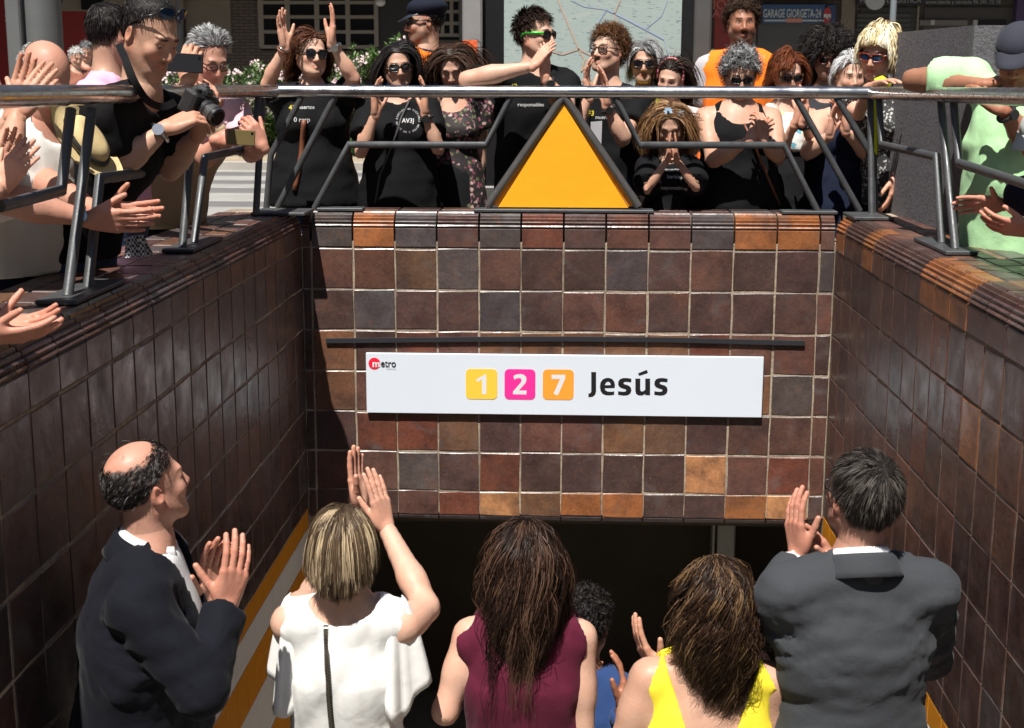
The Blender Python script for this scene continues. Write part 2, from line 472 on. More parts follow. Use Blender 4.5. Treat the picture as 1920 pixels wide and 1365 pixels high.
# stairs and the passage under the lintel
stairs = empty('staircase', (0, 0.9, 0)); tag(stairs, kind='structure')
NST = 19
for i in range(NST):
    b = MB(); y = 0.9 + i*0.30; z = -(i)*0.16
    b.box((XL+0.003, y, z-0.16-0.3), (XR-0.003, y+0.30, z-0.16), bev=0.006); b.build('step', M_STEP, stairs)
b = MB(); FZ = -NST*0.16
b.box((-3.2, 6.60, FZ-0.2), (3.2, 15, FZ-0.001)); tag(b.build('floor', M_STEP), kind='structure')
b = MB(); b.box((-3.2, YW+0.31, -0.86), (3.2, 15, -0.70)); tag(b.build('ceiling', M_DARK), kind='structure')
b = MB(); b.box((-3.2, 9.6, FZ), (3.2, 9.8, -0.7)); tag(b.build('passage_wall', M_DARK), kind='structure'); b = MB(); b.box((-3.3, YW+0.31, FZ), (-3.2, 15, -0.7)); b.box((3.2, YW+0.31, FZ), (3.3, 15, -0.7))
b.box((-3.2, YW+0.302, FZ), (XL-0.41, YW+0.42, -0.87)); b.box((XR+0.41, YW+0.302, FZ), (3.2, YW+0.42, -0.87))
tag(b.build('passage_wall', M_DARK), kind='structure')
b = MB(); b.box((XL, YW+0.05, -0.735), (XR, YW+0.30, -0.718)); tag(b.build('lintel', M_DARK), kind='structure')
b = MB(); b.box((1.02, 9.0, FZ), (1.14, 9.12, -0.87), bev=.01); b.box((0.985, 8.99, FZ), (1.0, 9.1, -0.87))
tag(b.build('pillar', P_('pale_enamel', (0.5, 0.48, 0.43), rough=0.5)), 'pale square pillar in the dark passage', 'pillar')

# ---- station sign
sgn_ = empty('station_sign', (-0.02, 6.555, -0.06), 'white metro station sign reading 1 2 7 Jesús on the tile wall', 'sign')
SY = 6.546
c4 = [at(686, 664, SY), at(1431.5, 668, SY), at(1429, 782, SY), at(687.5, 775, SY)]
sx0, sx1 = (c4[0][0]+c4[3][0])/2, (c4[1][0]+c4[2][0])/2
sz1, sz0 = (c4[0][2]+c4[1][2])/2, (c4[2][2]+c4[3][2])/2
b = MB(); b.box((sx0, SY, sz0), (sx1, YW-0.004, sz1), bev=0.002)
b.build('panel', plain('sign_white', (0.62, 0.675, 0.74), 0.35, var=0.03, scale=2.5), sgn_)
def S(px, py):                      # pixel to a point in the sign's plane
    return at(px, py, SY)
def flat(name, poly, y, mat, parent, d=0.0012):
    b = MB(); b.prism([(p[0], y, p[1]) for p in poly], (0, -d, 0)); return b.build(name, mat, parent)
def rrect(x0, z0, x1, z1, r, n=6):
    P = []
    for cx, cz, a0 in ((x1-r, z1-r, 0), (x0+r, z1-r, 90), (x0+r, z0+r, 180), (x1-r, z0+r, 270)):
        for i in range(n+1): a = R(a0+90*i/n); P.append((cx+r*math.cos(a), cz+r*math.sin(a)))
    return P
M_INK = plain('ink_black', (0.012, 0.011, 0.013), 0.4, var=0.0)
M_WHITEP = plain('print_white', (0.66, 0.67, 0.68), 0.4, var=0.0)
def text_mesh(txt, size, offset=0.0, align='LEFT', ext=0.0, spacing=1.0):
    c = bpy.data.curves.new('lettering', 'FONT'); c.body = txt; c.size = size; c.offset = offset; c.align_x = align; c.extrude = ext
    c.space_character = spacing; c.resolution_u = 4
    o = bpy.data.objects.new('lettering', c); COL.objects.link(o); bpy.context.view_layer.update()
    me = bpy.data.meshes.new_from_object(o.evaluated_get(bpy.context.evaluated_depsgraph_get()))
    bpy.data.objects.remove(o); bpy.data.curves.remove(c); return me
def text_on(name, txt, pos, size, mat, parent, right=(1, 0, 0), up=(0, 0, 1), offset=0.0, align='LEFT', fit=None, fith=None, ext=0.0):
    me = text_mesh(txt, size, offset, align, ext)
    co = np.zeros(len(me.vertices)*3); me.vertices.foreach_get('co', co); co = co.reshape(-1, 3)
    if fit: s = fit/(co[:, 0].max()-co[:, 0].min()); co[:, 0] = (co[:, 0]-co[:, 0].min())*s
    if fith: s = fith/(co[:, 1].max()-co[:, 1].min()); co[:, 1] = (co[:, 1]-co[:, 1].min())*s
    r = np.asarray(right, float); u = np.asarray(up, float); n = np.cross(r, u)
    W = np.asarray(pos) + co[:, :1]*r + co[:, 1:2]*u + co[:, 2:3]*n
    me.vertices.foreach_set('co', W.ravel()); me.materials.clear(); me.update()
    return link(name, me, parent, mat)
for (xa, ya, xb, yb), col, dg in (((873.5, 692, 932.5, 748), (0.90, 0.53, 0.055), '1'), ((946, 692.5, 1004, 748.5), (0.93, 0.03, 0.29), '2'), ((1017.5, 693, 1076, 749), (0.97, 0.32, 0.036), '7')):
    p, q = S(xa, yb), S(xb, ya)
    flat('line_badge', rrect(p[0], p[2], q[0], q[2], 0.022), SY-0.0003, plain('badge_'+dg, col, 0.4, var=0.0), sgn_)
STROKES = {'1': [(1018, 296), (1100, 250), (1113, 250), (1113, 427), (1074, 427), (1074, 292), (1036, 318)],
           '7': [(1700, 252), (1824, 252), (1824, 285), (1757, 437), (1717, 425), (1777, 290), (1700, 290)],
           '2': [(1357, 262), (1385, 249), (1420, 245), (1450, 252), (1471, 272), (1474, 300), (1464, 328), (1440, 355), (1405, 394), (1476, 394), (1473, 430), (1353, 428), (1353, 404), (1400, 350), (1424, 322), (1431, 304), (1426, 288), (1410, 281), (1388, 284), (1366, 296)],
           'J': [(137, 228), (181, 228), (181, 398), (174, 430), (150, 451), (112, 455), (112, 422), (130, 418), (137, 404)],
           'u1': [(534, 287), (578, 287), (578, 385), (585, 402), (603, 402), (623, 388), (623, 287), (667, 287), (667, 437), (628, 437), (622, 426), (595, 440), (562, 438), (541, 424), (534, 398)],
           'acute': [(558, 240), (638, 208), (648, 237), (569, 263)],
           's': [(498, 288), (497, 321), (450, 316), (430, 320), (428, 332), (440, 340), (470, 348), (492, 364), (499, 392), (490, 420), (466, 437), (430, 441), (378, 433), (379, 401), (425, 406), (446, 403), (453, 394), (447, 384), (420, 377), (392, 364), (379, 342), (381, 314), (396, 292), (425, 282), (460, 282)],
           'e': [(344, 402), (344, 432), (310, 438), (270, 437), (240, 425), (221, 398), (215, 360), (221, 322), (240, 295), (268, 282), (300, 281), (328, 293), (345, 317), (351, 345), (348, 372), (258, 374), (266, 394), (284, 403), (314, 406)],
           'ehole': [(259, 346), (312, 346), (307, 324), (290, 314), (271, 322)]}
def glyph(name, key, ox, mat, y, dx=0):
    P = [S(ox + (x+dx)/4.8, 650 + yy/4.8) for x, yy in STROKES[key]]
    c = bpy.data.curves.new('glyph', 'CURVE'); c.dimensions = '2D'; c.fill_mode = 'BOTH'
    for key2 in ([key] + (['ehole'] if key == 'e' else [])):
        Q = [S(ox + (x+dx)/4.8, 650 + yy/4.8) for x, yy in STROKES[key2]]
        s = c.splines.new('POLY'); s.points.add(len(Q)-1); s.use_cyclic_u = True
        for pt, q in zip(s.points, Q): pt.co = (q[0], q[2], 0, 1)
    o = bpy.data.objects.new('glyph', c); COL.objects.link(o); bpy.context.view_layer.update()
    me = bpy.data.meshes.new_from_object(o.evaluated_get(bpy.context.evaluated_depsgraph_get())); bpy.data.objects.remove(o)
    co = np.zeros(len(me.vertices)*3); me.vertices.foreach_get('co', co); co = co.reshape(-1, 3)
    W = np.stack([co[:, 0], np.full(len(co), y), co[:, 1]], 1); me.vertices.foreach_set('co', W.ravel()); me.materials.clear(); me.update()
    return link(name, me, sgn_, mat)
for k in '127': glyph('numeral', k, 680, M_WHITEP, SY-0.0019)
for k, dx in (('J', 0), ('e', 0), ('s', 0), ('u1', 0), ('acute', 0), ('s', 326)): glyph('letter', k, 1080, M_INK, SY-0.0006, dx)
p = S(702, 681.5)
flat('logo_disc', [(p[0]+0.0285*math.cos(i*math.pi/14), p[2]+0.0285*math.sin(i*math.pi/14)) for i in range(28)], SY-0.0003, plain('logo_red', (0.72, 0.016, 0.045), 0.4, var=0), sgn_)
p = S(698.5, 688)
text_on('logo_letter', 'm', (p[0], SY-0.0022, p[2]), 0.05, M_WHITEP, sgn_, offset=0.0015, fit=0.036, fith=0.024)
p = S(714.5, 688)
text_on('logo_letters', 'etro', (p[0], SY-0.0022, p[2]), 0.05, M_INK, sgn_, offset=0.0006, fit=0.072, fith=0.030)
p = S(724.5, 692.2)
text_on('logo_small_letters', 'valencia', (p[0], SY-0.0022, p[2]), 0.012, plain('ink_grey', (0.3, 0.3, 0.32), 0.5), sgn_, fit=0.046, fith=0.007)

# black rubber strip above it, slightly bowed
b = MB(); pts = [at(x, y, YW-0.008) for x, y in ((611, 639), (760, 637.5), (900, 636), (1060, 635.5), (1250, 637), (1400, 641), (1509, 643.5))]
V = []; F = []
for i, p in enumerate(pts):
    for dz in (-0.011, 0.011):
        for dy in (-0.006, 0.010): V.append((p[0], p[1]+dy, p[2]+dz))
for i in range(len(pts)-1):
    a = i*4; c = a+4
    F += [(a, c, c+2, a+2), (a+1, a+3, c+3, c+1), (a, a+1, c+1, c), (a+2, c+2, c+3, a+3)]
F += [(0, 2, 3, 1), (len(V)-4, len(V)-3, len(V)-1, len(V)-2)]
b.add(V, F); tag(b.build('trim_strip', plain('black_rubber', (0.017, 0.018, 0.022), 0.55)), 'thin bowed black strip on the tiles above the sign', 'strip')

# ---- railings
def steel_mat():
    m, t, b = newmat('steel_paint'); co = t.new('TexCoord').outputs['Object']; n = t.noise(18, 6, co, .65); w = t.noise(70, 5, co, .7)
    c = t.mix((0.040, 0.043, 0.046), (0.085, 0.088, 0.092), n); c = t.mix(c, (0.16, 0.15, 0.14), t.ramp(w, [(.64, 0.), (.70, .8)])); c = t.mix(c, (0.075, 0.035, 0.018), t.math('MULTIPLY', t.ramp(t.noise(33, 4, co, .6), [(.66, 0.), (.74, 1.)]), .6))
    t.put(b, 'Base Color', c); t.put(b, 'Metallic', .3); t.put(b, 'Roughness', t.ramp(n, [(.3, .34), (.7, .58)])); t.put(b, 'Normal', t.bump(w, .18, .004)); return m
M_STEEL = steel_mat()
def chrome():
    m, t, b = newmat('stainless'); co = t.new('TexCoord').outputs['Object']
    mp = t.new('Mapping'); t.t.links.new(co, mp.inputs['Vector']); mp.inputs['Scale'].default_value = (1.2, 60, 60)
    n = t.noise(5, 4, mp.outputs[0]); t.put(b, 'Base Color', t.mix((0.42, 0.41, 0.40), (0.62, 0.61, 0.60), n)); t.put(b, 'Metallic', 1.0)
    t.put(b, 'Roughness', t.ramp(t.noise(14, 5, co), [(0.3, 0.16), (0.75, 0.36)])); t.put(b, 'Normal', t.bump(t.noise(40, 3, co), 0.08, 0.003)); return m
M_CHROME = chrome()
RZ, RRAD = 1.318, 0.029
YR, XRL, XRR = 6.66, -1.392, 1.402
def bar(parent, pts, r=0.0155, name='bar'):
    b = MB(); b.tube(pts, r, 10); return b.build(name, M_STEEL, parent, auto=40)
def plate(parent, x0, y0, x1, y1):
    b = MB(); b.box((x0, y0, TOPZ+0.0025), (x1, y1, TOPZ+0.0175), bev=0.003); b.build('base_plate', M_STEEL, parent)
def fp(x, y): p = at(x, y, YR); return np.array([p[0], YR, max(p[2], TOPZ+0.012)])
def railtop(p): q = p.copy(); q[2] = RZ-0.015; return q
rf = empty('railing', (0, YR, TOPZ), 'straight railing carrying the yellow triangle above the sign', 'railing', 'stairwell railings')
b = MB(); b.tube([(XRL, YR, RZ), (XRR, YR, RZ)], RRAD, 18); b.build('handrail', M_CHROME, rf, auto=40)
def fb(*P, up0=False):
    L = [fp(*q) for q in P]
    for q in L:
        if abs(q[2]-RZ) < 0.06: q[2] = RZ-0.012
    bar(rf, L)
fb((569, 185), (508, 290), (500, 402)); fb((631, 185), (520, 396)); fb((590, 396), (654, 271), (911, 272), (960, 185))
fb((1151, 185), (1200, 272), (1470, 272), (1533, 396)); fb((1490, 185), (1612, 396)); fb((1565, 185), (1638, 295), (1640, 402))
plate(rf, -1.20, YR-0.05, -0.98, YR+0.05); plate(rf, 1.0, YR-0.05, 1.26, YR+0.05)
# yellow triangle in its frame
ap = fp(1057, 176); ap[2] = RZ-0.02; bl = fp(915, 399); br = fp(1197, 399)
plate(rf, -0.452, YR-0.052, 0.400, YR+0.052)
bl[2] = br[2] = TOPZ+0.03
b = MB(); b.tube([bl, ap], 0.020, 12); b.tube([br, ap], 0.020, 12); b.build('triangle_frame', plain('frame_steel', (0.17, 0.165, 0.16), 0.32, metal=0.7, var=0.3, scale=14), rf, auto=40)
tri_in = [bl+np.array([0.048, 0, -0.006]), br+np.array([-0.048, 0, -0.006]), ap+np.array([0, 0, -0.035])]
b = MB(); b.prism([p+np.array([0, -0.004, 0]) for p in tri_in], (0, 0.03, 0))
def yellow_mat():
    m, t, b = newmat('yellow_enamel'); co = t.new('TexCoord').outputs['Object']
    n = t.noise(3, 4, co); z = t.noise(26, 5, co, 0.7)
    t.put(b, 'Base Color', t.mix(t.mix((0.86, 0.40, 0.010), (0.80, 0.33, 0.010), n), (0.45, 0.16, 0.02), t.ramp(z, [(0.68, 0.0), (0.76, 0.8)])))
    t.put(b, 'Roughness', 0.45); t.put(b, 'Normal', t.bump(t.math('ADD', t.noise(9, 4, co), t.math('MULTIPLY', z, .3)), 0.2, 0.01)); return m
b.build('triangle_panel', yellow_mat(), rf)
M_YEDGE = plain('yellow_edge', (0.62, 0.27, 0.015), 0.5, var=0.3, scale=30)
for a, c in ((bl+np.array([0.022, 0, 0]), ap+np.array([0.0, 0, -0.012])), (br-np.array([0.022, 0, 0]), ap+np.array([0.0, 0, -0.012]))):
    n = nrm(np.array([0, 0, -0.35]) + (np.array([0.03, 0, 0]) if c[0] > a[0] else np.array([-0.03, 0, 0])))
    sx = 0.026 if a is not None and a[0] < c[0] else -0.026
    b = MB(); b.prism([a+np.array([0, 0.01, 0]), a+np.array([sx, 0.01, 0]), c+np.array([0, 0.01, -0.03]), c+np.array([0, 0.01, -0.005])], (0, 0.008, 0)); b.build('triangle_lip', M_YEDGE, rf)

def lp(x, y, X): p = atX(x, y, X); return np.array([X, p[1], min(max(p[2], TOPZ+0.012), RZ-0.012)])
def side_rail(X, label, items, plates, y0):
    r = empty('railing', (X, 5.0, TOPZ), label, 'railing', 'stairwell railings')
    b = MB(); b.tube([(X, y0, RZ), (X, YR-0.004, RZ)], RRAD, 18); b.build('handrail', M_CHROME, r, auto=40)
    for it in items: bar(r, [lp(x, y, X) for x, y in it])
    for pl in plates: plate(r, *pl)
    return r
side_rail(XRL, 'railing on the shaded side the photographer leans over', [
    [(0, 387), (115, 357), (133, 205)], [(127, 562), (172, 205)], [(165, 545), (187, 335), (348, 312), (358, 190)],
    [(342, 468), (366, 190)], [(364, 459), (384, 296), (476, 275), (484, 186)], [(480, 402), (492, 186)]],
    [(-1.45, 3.70, -1.335, 4.13), (-1.45, 4.90, -1.335, 5.33), (-1.46, 6.36, -1.21, 6.60)], 2.2)
side_rail(XRR, 'railing on the sunny side in front of the grey plinth', [
    [(1648, 184), (1653, 271), (1756, 294), (1766, 457)], [(1764, 190), (1791, 472)], [(1788, 190), (1798, 306), (1920, 344), (2050, 385)],
    [(1632, 184), (1634, 404)]],
    [(1.345, 5.02, 1.46, 5.50), (1.28, 6.33, 1.46, 6.60)], 2.6)

# ---- grey rendered plinth
def plinth_mat():
    m, t, b = newmat('rough_render'); co = t.new('TexCoord').outputs['Object']
    n = t.noise(75, 5, co, 0.7); v = t.noise(2, 3, co)
    t.put(b, 'Base Color', t.mix(t.mix((0.11, 0.104, 0.115), (0.16, 0.15, 0.165), v), (0.04, 0.038, 0.042), t.ramp(n, [(0.35, 0.7), (0.55, 0.0)])))
    t.put(b, 'Roughness', 0.9); t.put(b, 'Normal', t.bump(n, 0.9, 0.012)); return m
pl = empty('plinth', (1.9, 6.2, 0), 'dark grey rough rendered plinth beside the man in the green shirt', 'plinth')
PX0 = 1.56; M_PL = plinth_mat()
pz = at(1690, 58, 6.75)[2]
b = MB(); b.prism([(PX0, 5.62, 0.0), (PX0, 6.95, 0.0), (PX0, 6.95, pz), (PX0, 5.62, pz-0.02)], (0.16, 0, 0)); b.build('side_wall', M_PL, pl)
b = MB(); b.box((PX0+0.16, 5.80, 0.0), (3.2, 6.9, pz-0.17)); b.build('back_wall', M_PL, pl)
b = MB(); b.box((PX0+0.162, 5.66, pz-0.165), (3.2, 6.95, pz-0.022), bev=0.006); b.build('capstone', M_PL, pl)

# ---- map display
mp_ = empty('map_display', at(1110, 300, 8.9)*np.array([1, 1, 0]), 'tall street map display case with a pale green map', 'map display')
MY = 8.9
mx0, mx1 = at(945, 80, MY)[0], at(1277, 80, MY)[0]
fx0, fx1 = at(868, 80, MY)[0], at(1332, 80, MY)[0]
M_MUPI = plain('mupi_grey', (0.13, 0.125, 0.12), 0.4, metal=0.5, var=0.15, scale=6)
def map_mat():
    m, t, b = newmat('map_print'); co = t.new('TexCoord').outputs['Object']
    vo = t.new('TexVoronoi', feature='DISTANCE_TO_EDGE', Scale=17.0); t.t.links.new(co, vo.inputs['Vector'])
    vo2 = t.new('TexVoronoi', feature='DISTANCE_TO_EDGE', Scale=5.0); t.t.links.new(co, vo2.inputs['Vector'])
    c = t.mix((0.30, 0.37, 0.355), (0.35, 0.415, 0.385), t.noise(3, 3, co))
    c = t.mix((0.27, 0.34, 0.34), c, t.ramp(t.math('ADD', vo.outputs['Distance'], t.math('MULTIPLY', t.noise(30, 2, co), .05)), [(0.02, 0.6), (0.045, 1.0)]))
    c = t.mix((0.38, 0.42, 0.39), c, t.ramp(vo2.outputs['Distance'], [(0.008, 0.4), (0.02, 1.0)]))
    mpn = t.new('Mapping'); t.t.links.new(co, mpn.inputs['Vector']); mpn.inputs['Scale'].default_value = (22, 1, 95)
    w = t.noise(1.0, 2, mpn.outputs[0])
    c = t.mix(c, (0.10, 0.14, 0.18), t.math('MULTIPLY', t.ramp(w, [(0.61, 0.0), (0.66, 1.0)]), 0.7))
    t.put(b, 'Base Color', c); t.put(b, 'Roughness', 0.25); return m
b = MB(); b.box((mx0, MY+0.004, 0.75), (mx1, MY+0.02, 2.55)); b.build('map_sheet', map_mat(), mp_)
b = MB(); b.box((at(906, 80, MY)[0], MY+0.022, 0.6), (at(1300, 80, MY)[0], MY+0.16, 2.7)); b.build('case', plain('case_black', (0.012, 0.012, 0.013), 0.3), mp_)
b = MB(); b.box((fx0, MY-0.05, 0.0), (at(905, 80, MY)[0], MY+0.2, 2.8), bev=0.012); b.build('post', plain('mupi_silver', (0.36, 0.35, 0.34), 0.4, metal=0.5), mp_)
b = MB(); b.box((fx0+0.003, MY-0.054, at(880, 118, MY)[2]), (at(896, 80, MY)[0], MY-0.0505, at(880, 76, MY)[2])); b.build('sticker', plain('sticker_orange', (0.75, 0.12, 0.03), 0.5), mp_)
b = MB(); b.box((at(1300, 80, MY)[0], MY-0.05, 0.0), (fx1, MY+0.2, 2.8), bev=0.012); b.build('post', M_MUPI, mp_)
b = MB(); b.box((fx0, MY-0.03, 2.56), (fx1, MY+0.18, 2.9), bev=0.01); b.build('case_frame', M_MUPI, mp_); b = MB(); b.box((fx0, MY-0.03, 0.3), (fx1, MY+0.18, 0.72), bev=0.01); b.build('case_frame', M_MUPI, mp_)
M_MROAD = plain('map_road', (0.42, 0.33, 0.27), 0.4); M_MBLUE = plain('map_blue', (0.30, 0.36, 0.52), 0.4); M_MOR = plain('map_orange', (0.55, 0.36, 0.2), 0.4)
for pts, w, mt in (([(1046, 0), (1065, 45), (1085, 92)], .011, M_MROAD), ([(1085, 92), (1055, 102), (1035, 96)], .011, M_MROAD), ([(1085, 92), (1110, 105), (1140, 110)], .010, M_MROAD), ([(1085, 92), (1096, 112), (1090, 135)], .007, M_MOR),
                   ([(1163, 0), (1152, 25), (1153, 32), (1158, 44)], .010, M_MROAD), ([(1137, 18), (1170, 34), (1210, 55), (1245, 74)], .008, M_MBLUE), ([(1245, 74), (1251, 100), (1250, 150)], .004, M_MBLUE), ([(1137, 18), (1122, 42)], .006, M_MBLUE), ([(1090, 135), (1105, 115), (1115, 110)], .005, M_MOR), ([(1052, 153), (1080, 150), (1120, 156)], .006, M_MOR), ([(1210, 55), (1240, 30), (1252, 0)], .004, M_MBLUE), ([(1070, 0), (1095, 12), (1137, 18)], .004, M_MBLUE)):
    b = MB(); L = [at(x, y, MY+0.0012) for x, y in pts]; V = []
    for i, p in enumerate(L):
        d = nrm(L[min(i+1, len(L)-1)]-L[max(i-1, 0)]); n = np.array([-d[2], 0, d[0]])*w*.5; V += [p+n, p-n]
    b.add(V, [(2*i, 2*i+1, 2*i+3, 2*i+2) for i in range(len(L)-1)]); b.build('map_line', mt, mp_)

# ---- round grey column and other street poles
b = MB(); cc = at(78, 60, 9.3); b.tube([(cc[0], 9.3, 0.0), (cc[0], 9.3, 4.2)], 0.135, 28)
colm = empty('column', (cc[0], 9.3, 0), 'thick grey metal column above the bald man', 'column')
M_COLM = plain('column_grey', (0.135, 0.14, 0.14), 0.45, metal=0.3, var=0.1)
b.build('shaft', M_COLM, colm, auto=40)
c0 = at(20, 60, 9.2)[0]; b = MB(); b.box((c0, 9.12, 0.0), (at(48, 60, 9.2)[0], 9.40, 4.2), bev=0.01); b.build('fin', M_COLM, colm)

# ---- facades across the street
FY = 34.0
def F_(x, y, d=0.0): return at(x, y, FY-d)
def fbox(b, x0, y0, x1, y1, d0, d1, bev=0.0):
    """Box on the facade from pixel corners at the facade's depth, reaching from d1 to d0 metres in front of it."""
    p, q = at(x0, y1, FY), at(x1, y0, FY); b.box((p[0], FY-d0, max(p[2], 0)), (q[0], FY-d1, q[2]), bev=bev)
bld = empty('apartment_building', (0, FY, 0), 'shaded brick and concrete building with gridded windows across the street', 'building')
def brick_mat():
    m, t, b = newmat('dark_brick'); co = t.new('TexCoord').outputs['Object']
    br = t.new('TexBrick', Scale=1.0); mpn = t.new('Mapping'); t.t.links.new(co, mpn.inputs['Vector']); mpn.inputs['Rotation'].default_value = (R(90), 0, 0)
    t.t.links.new(mpn.outputs[0], br.inputs['Vector']); t.put(br, 'Color1', (0.085, 0.065, 0.055)); t.put(br, 'Color2', (0.11, 0.085, 0.07)); t.put(br, 'Mortar', (0.04, 0.035, 0.03))
    t.put(br, 'Brick Width', 0.26); t.put(br, 'Row Height', 0.075); t.put(br, 'Mortar Size', 0.012)
    t.put(b, 'Base Color', br.outputs[0]); t.put(b, 'Roughness', 0.9); return m
M_BRK = brick_mat(); M_FCONC = plain('facade_concrete', (0.17, 0.145, 0.115), 0.9, var=0.4, scale=1.1); M_BLK = plain('glass_black', (0.008, 0.008, 0.010), 0.12, var=0.0)
M_FRAME = plain('window_frame_paint', (0.21, 0.185, 0.15), 0.6); M_SHUT = plain('shutter_grey', (0.075, 0.072, 0.07), 0.6, var=0.1, scale=2)
b = MB(); b.box((-30, FY, 0), (30, FY+1.0, 14)); b.build('wall', M_BRK, bld)
b = MB(); b.box((-30, FY-2.6, 4.0), (30, FY, 4.6)); b.build('shading_canopy', M_FCONC, bld)  # unseen overhang, added and deepened to keep the sun off the facade
b = MB(); fbox(b, 352, 0, 432, 100, 0.06, -0.1); b.build('concrete_panel', M_FCONC, bld); b = MB(); fbox(b, 170, 0, 352, 24, 0.05, -0.1); b.build('concrete_panel', M_FCONC, bld)
b = MB(); fbox(b, 432, 0, 492, 95, 0.02, -0.1); b.build('brick_pier', M_BRK, bld)
b = MB(); fbox(b, 490, -40, 706, 95, 0.03, -0.1); b.build('window_backing', M_BLK, bld); b = MB(); fbox(b, 806, -40, 864, 75, 0.03, -0.1); b.build('window_backing', M_BLK, bld)
xs = [490, 540, 595, 653, 706]; ys = [-30, 5, 32, 60, 88]
def grid(xs, ys):
    for x in xs:
        b = MB(); fbox(b, x-3, ys[0], x+3, ys[-1], 0.09, 0.032); b.build('mullion', M_FRAME, bld)
    for y in ys:
        b = MB(); fbox(b, xs[0], y-3, xs[-1], y+3, 0.085, 0.034); b.build('glazing_bar', M_FRAME, bld)
    for i in range(len(xs)-1):
        for j in range(len(ys)-1):
            b = MB(); fbox(b, xs[i]+3, ys[j]+3, xs[i+1]-3, ys[j+1]-3, 0.045, 0.035); b.build('pane', M_BLK, bld)
grid(xs, ys); grid([806, 830, 847, 864], [-30, 0, 22, 44, 66])
b = MB(); fbox(b, 706, -20, 806, 160, 0.02, -0.1); b.build('doorway', plain('door_dark', (0.02, 0.016, 0.014), 0.5), bld)
b = MB(); p = at(713, 4, FY-0.2); b.ball(p, (0.13, 0.1, 0.1)); b.build('wall_lamp', plain('lamp_glass', (0.5, 0.5, 0.48), 0.3), bld, smooth=True)
b = MB(); p0, p1 = at(868, -20, FY-0.3), at(868, 150, FY-0.3); b.tube([p0, p1], 0.09, 10); b.build('downpipe', P_('pipe_grey', (0.12, 0.125, 0.13)), bld, auto=40); b = MB(); b.tube([at(335, -20, FY-.3), at(335, 160, FY-.3)], 0.12, 10); b.build('downpipe', P_('pipe_grey', (0.12, 0.125, 0.13)), bld, auto=40)
# red shop on the far side
shop = empty('shop_front', at(130, 250, FY-0.2)*np.array([1, 1, 0]), 'dark red shop front behind the grey column', 'shop')
M_RED = plain('shop_red', (0.20, 0.012, 0.010), 0.5, var=0.2, scale=1)
b = MB(); fbox(b, -120, -30, 186, 170, 0.25, 0.05); b.build('fascia', M_RED, shop)
b = MB(); fbox(b, 112, -30, 350, 22, 0.40, 0.26); b.build('concrete_beam', M_FCONC, shop)
b = MB(); fbox(b, 165, -30, 203, 20, 0.46, 0.41); b.build('vent', M_BLK, shop); b = MB(); fbox(b, 115, -30, 126, 8, 0.46, 0.41); b.build('vent', M_BLK, shop)
M_LET = plain('letter_white', (0.55, 0.53, 0.5), 0.5)
p = at(9, 42, FY-0.27); text_on('letter', 'a', (p[0], FY-0.27, p[2]), 0.42, M_LET, shop)
p = at(11, 20, FY-0.27); text_on('letter', '2', (p[0], FY-0.27, p[2]), 0.30, M_LET, shop)
# garage with its sign
gar = empty('garage_front', at(1480, 250, FY-0.2)*np.array([1, 1, 0]), 'shaded garage entrance with blue sign behind the crowd', 'garage')
b = MB(); fbox(b, 1415, 44, 1568, 200, 0.06, -0.05); b.build('garage_door', M_SHUT, gar)
b = MB(); fbox(b, 1568, -30, 1604, 200, 0.10, -0.05); b.build('pier', M_FCONC, gar); b = MB(); fbox(b, 1404, -30, 1420, 200, 0.10, -0.05); b.build('pier', M_FCONC, gar)
b = MB(); fbox(b, 1425, 9, 1548, 44, 0.28, 0.12, bev=0.01); b.build('sign_board', plain('sign_blue', (0.022, 0.062, 0.15), 0.5), gar)
p = at(1431, 33, FY-0.285); q = at(1540, 17, FY-0.285)
text_on('lettering', 'GARAGE GIORGETA-24', (p[0], FY-0.285, p[2]), 0.25, plain('sign_letters', (0.42, 0.46, 0.44), 0.5), gar, offset=0.004, fit=q[0]-p[0], fith=q[2]-p[2])
b = MB(); fbox(b, 1430, 38, 1541, 41, 0.29, 0.282); b.build('sign_line', P_('sign_line', (0.4, 0.45, 0.45)), gar)
b = MB(); fbox(b, 1470, 35.5, 1500, 43, 0.30, 0.291); b.build('sign_tab', P_('tab_red', (0.45, 0.2, 0.14)), gar)
b = MB(); fbox(b, 1541, 10, 1564, 46, 0.28, 0.12, bev=0.01); b.build('no_entry_board', P_('sign_navy', (0.02, 0.045, 0.12)), gar)
b = MB(); p = at(1551, 30, FY-.29); b.prism([(p[0]+.09*math.cos(i*math.pi/8), FY-.285, p[2]+.2*math.sin(i*math.pi/8)) for i in range(16)], (0, -.006, 0)); b.build('no_entry_disc', P_('disc_red', (0.35, 0.03, 0.03)), gar)
b = MB(); b.box((p[0]-.08, FY-.298, p[2]-.04), (p[0]+.08, FY-.292, p[2]+.04)); b.build('no_entry_bar', M_LET, gar)
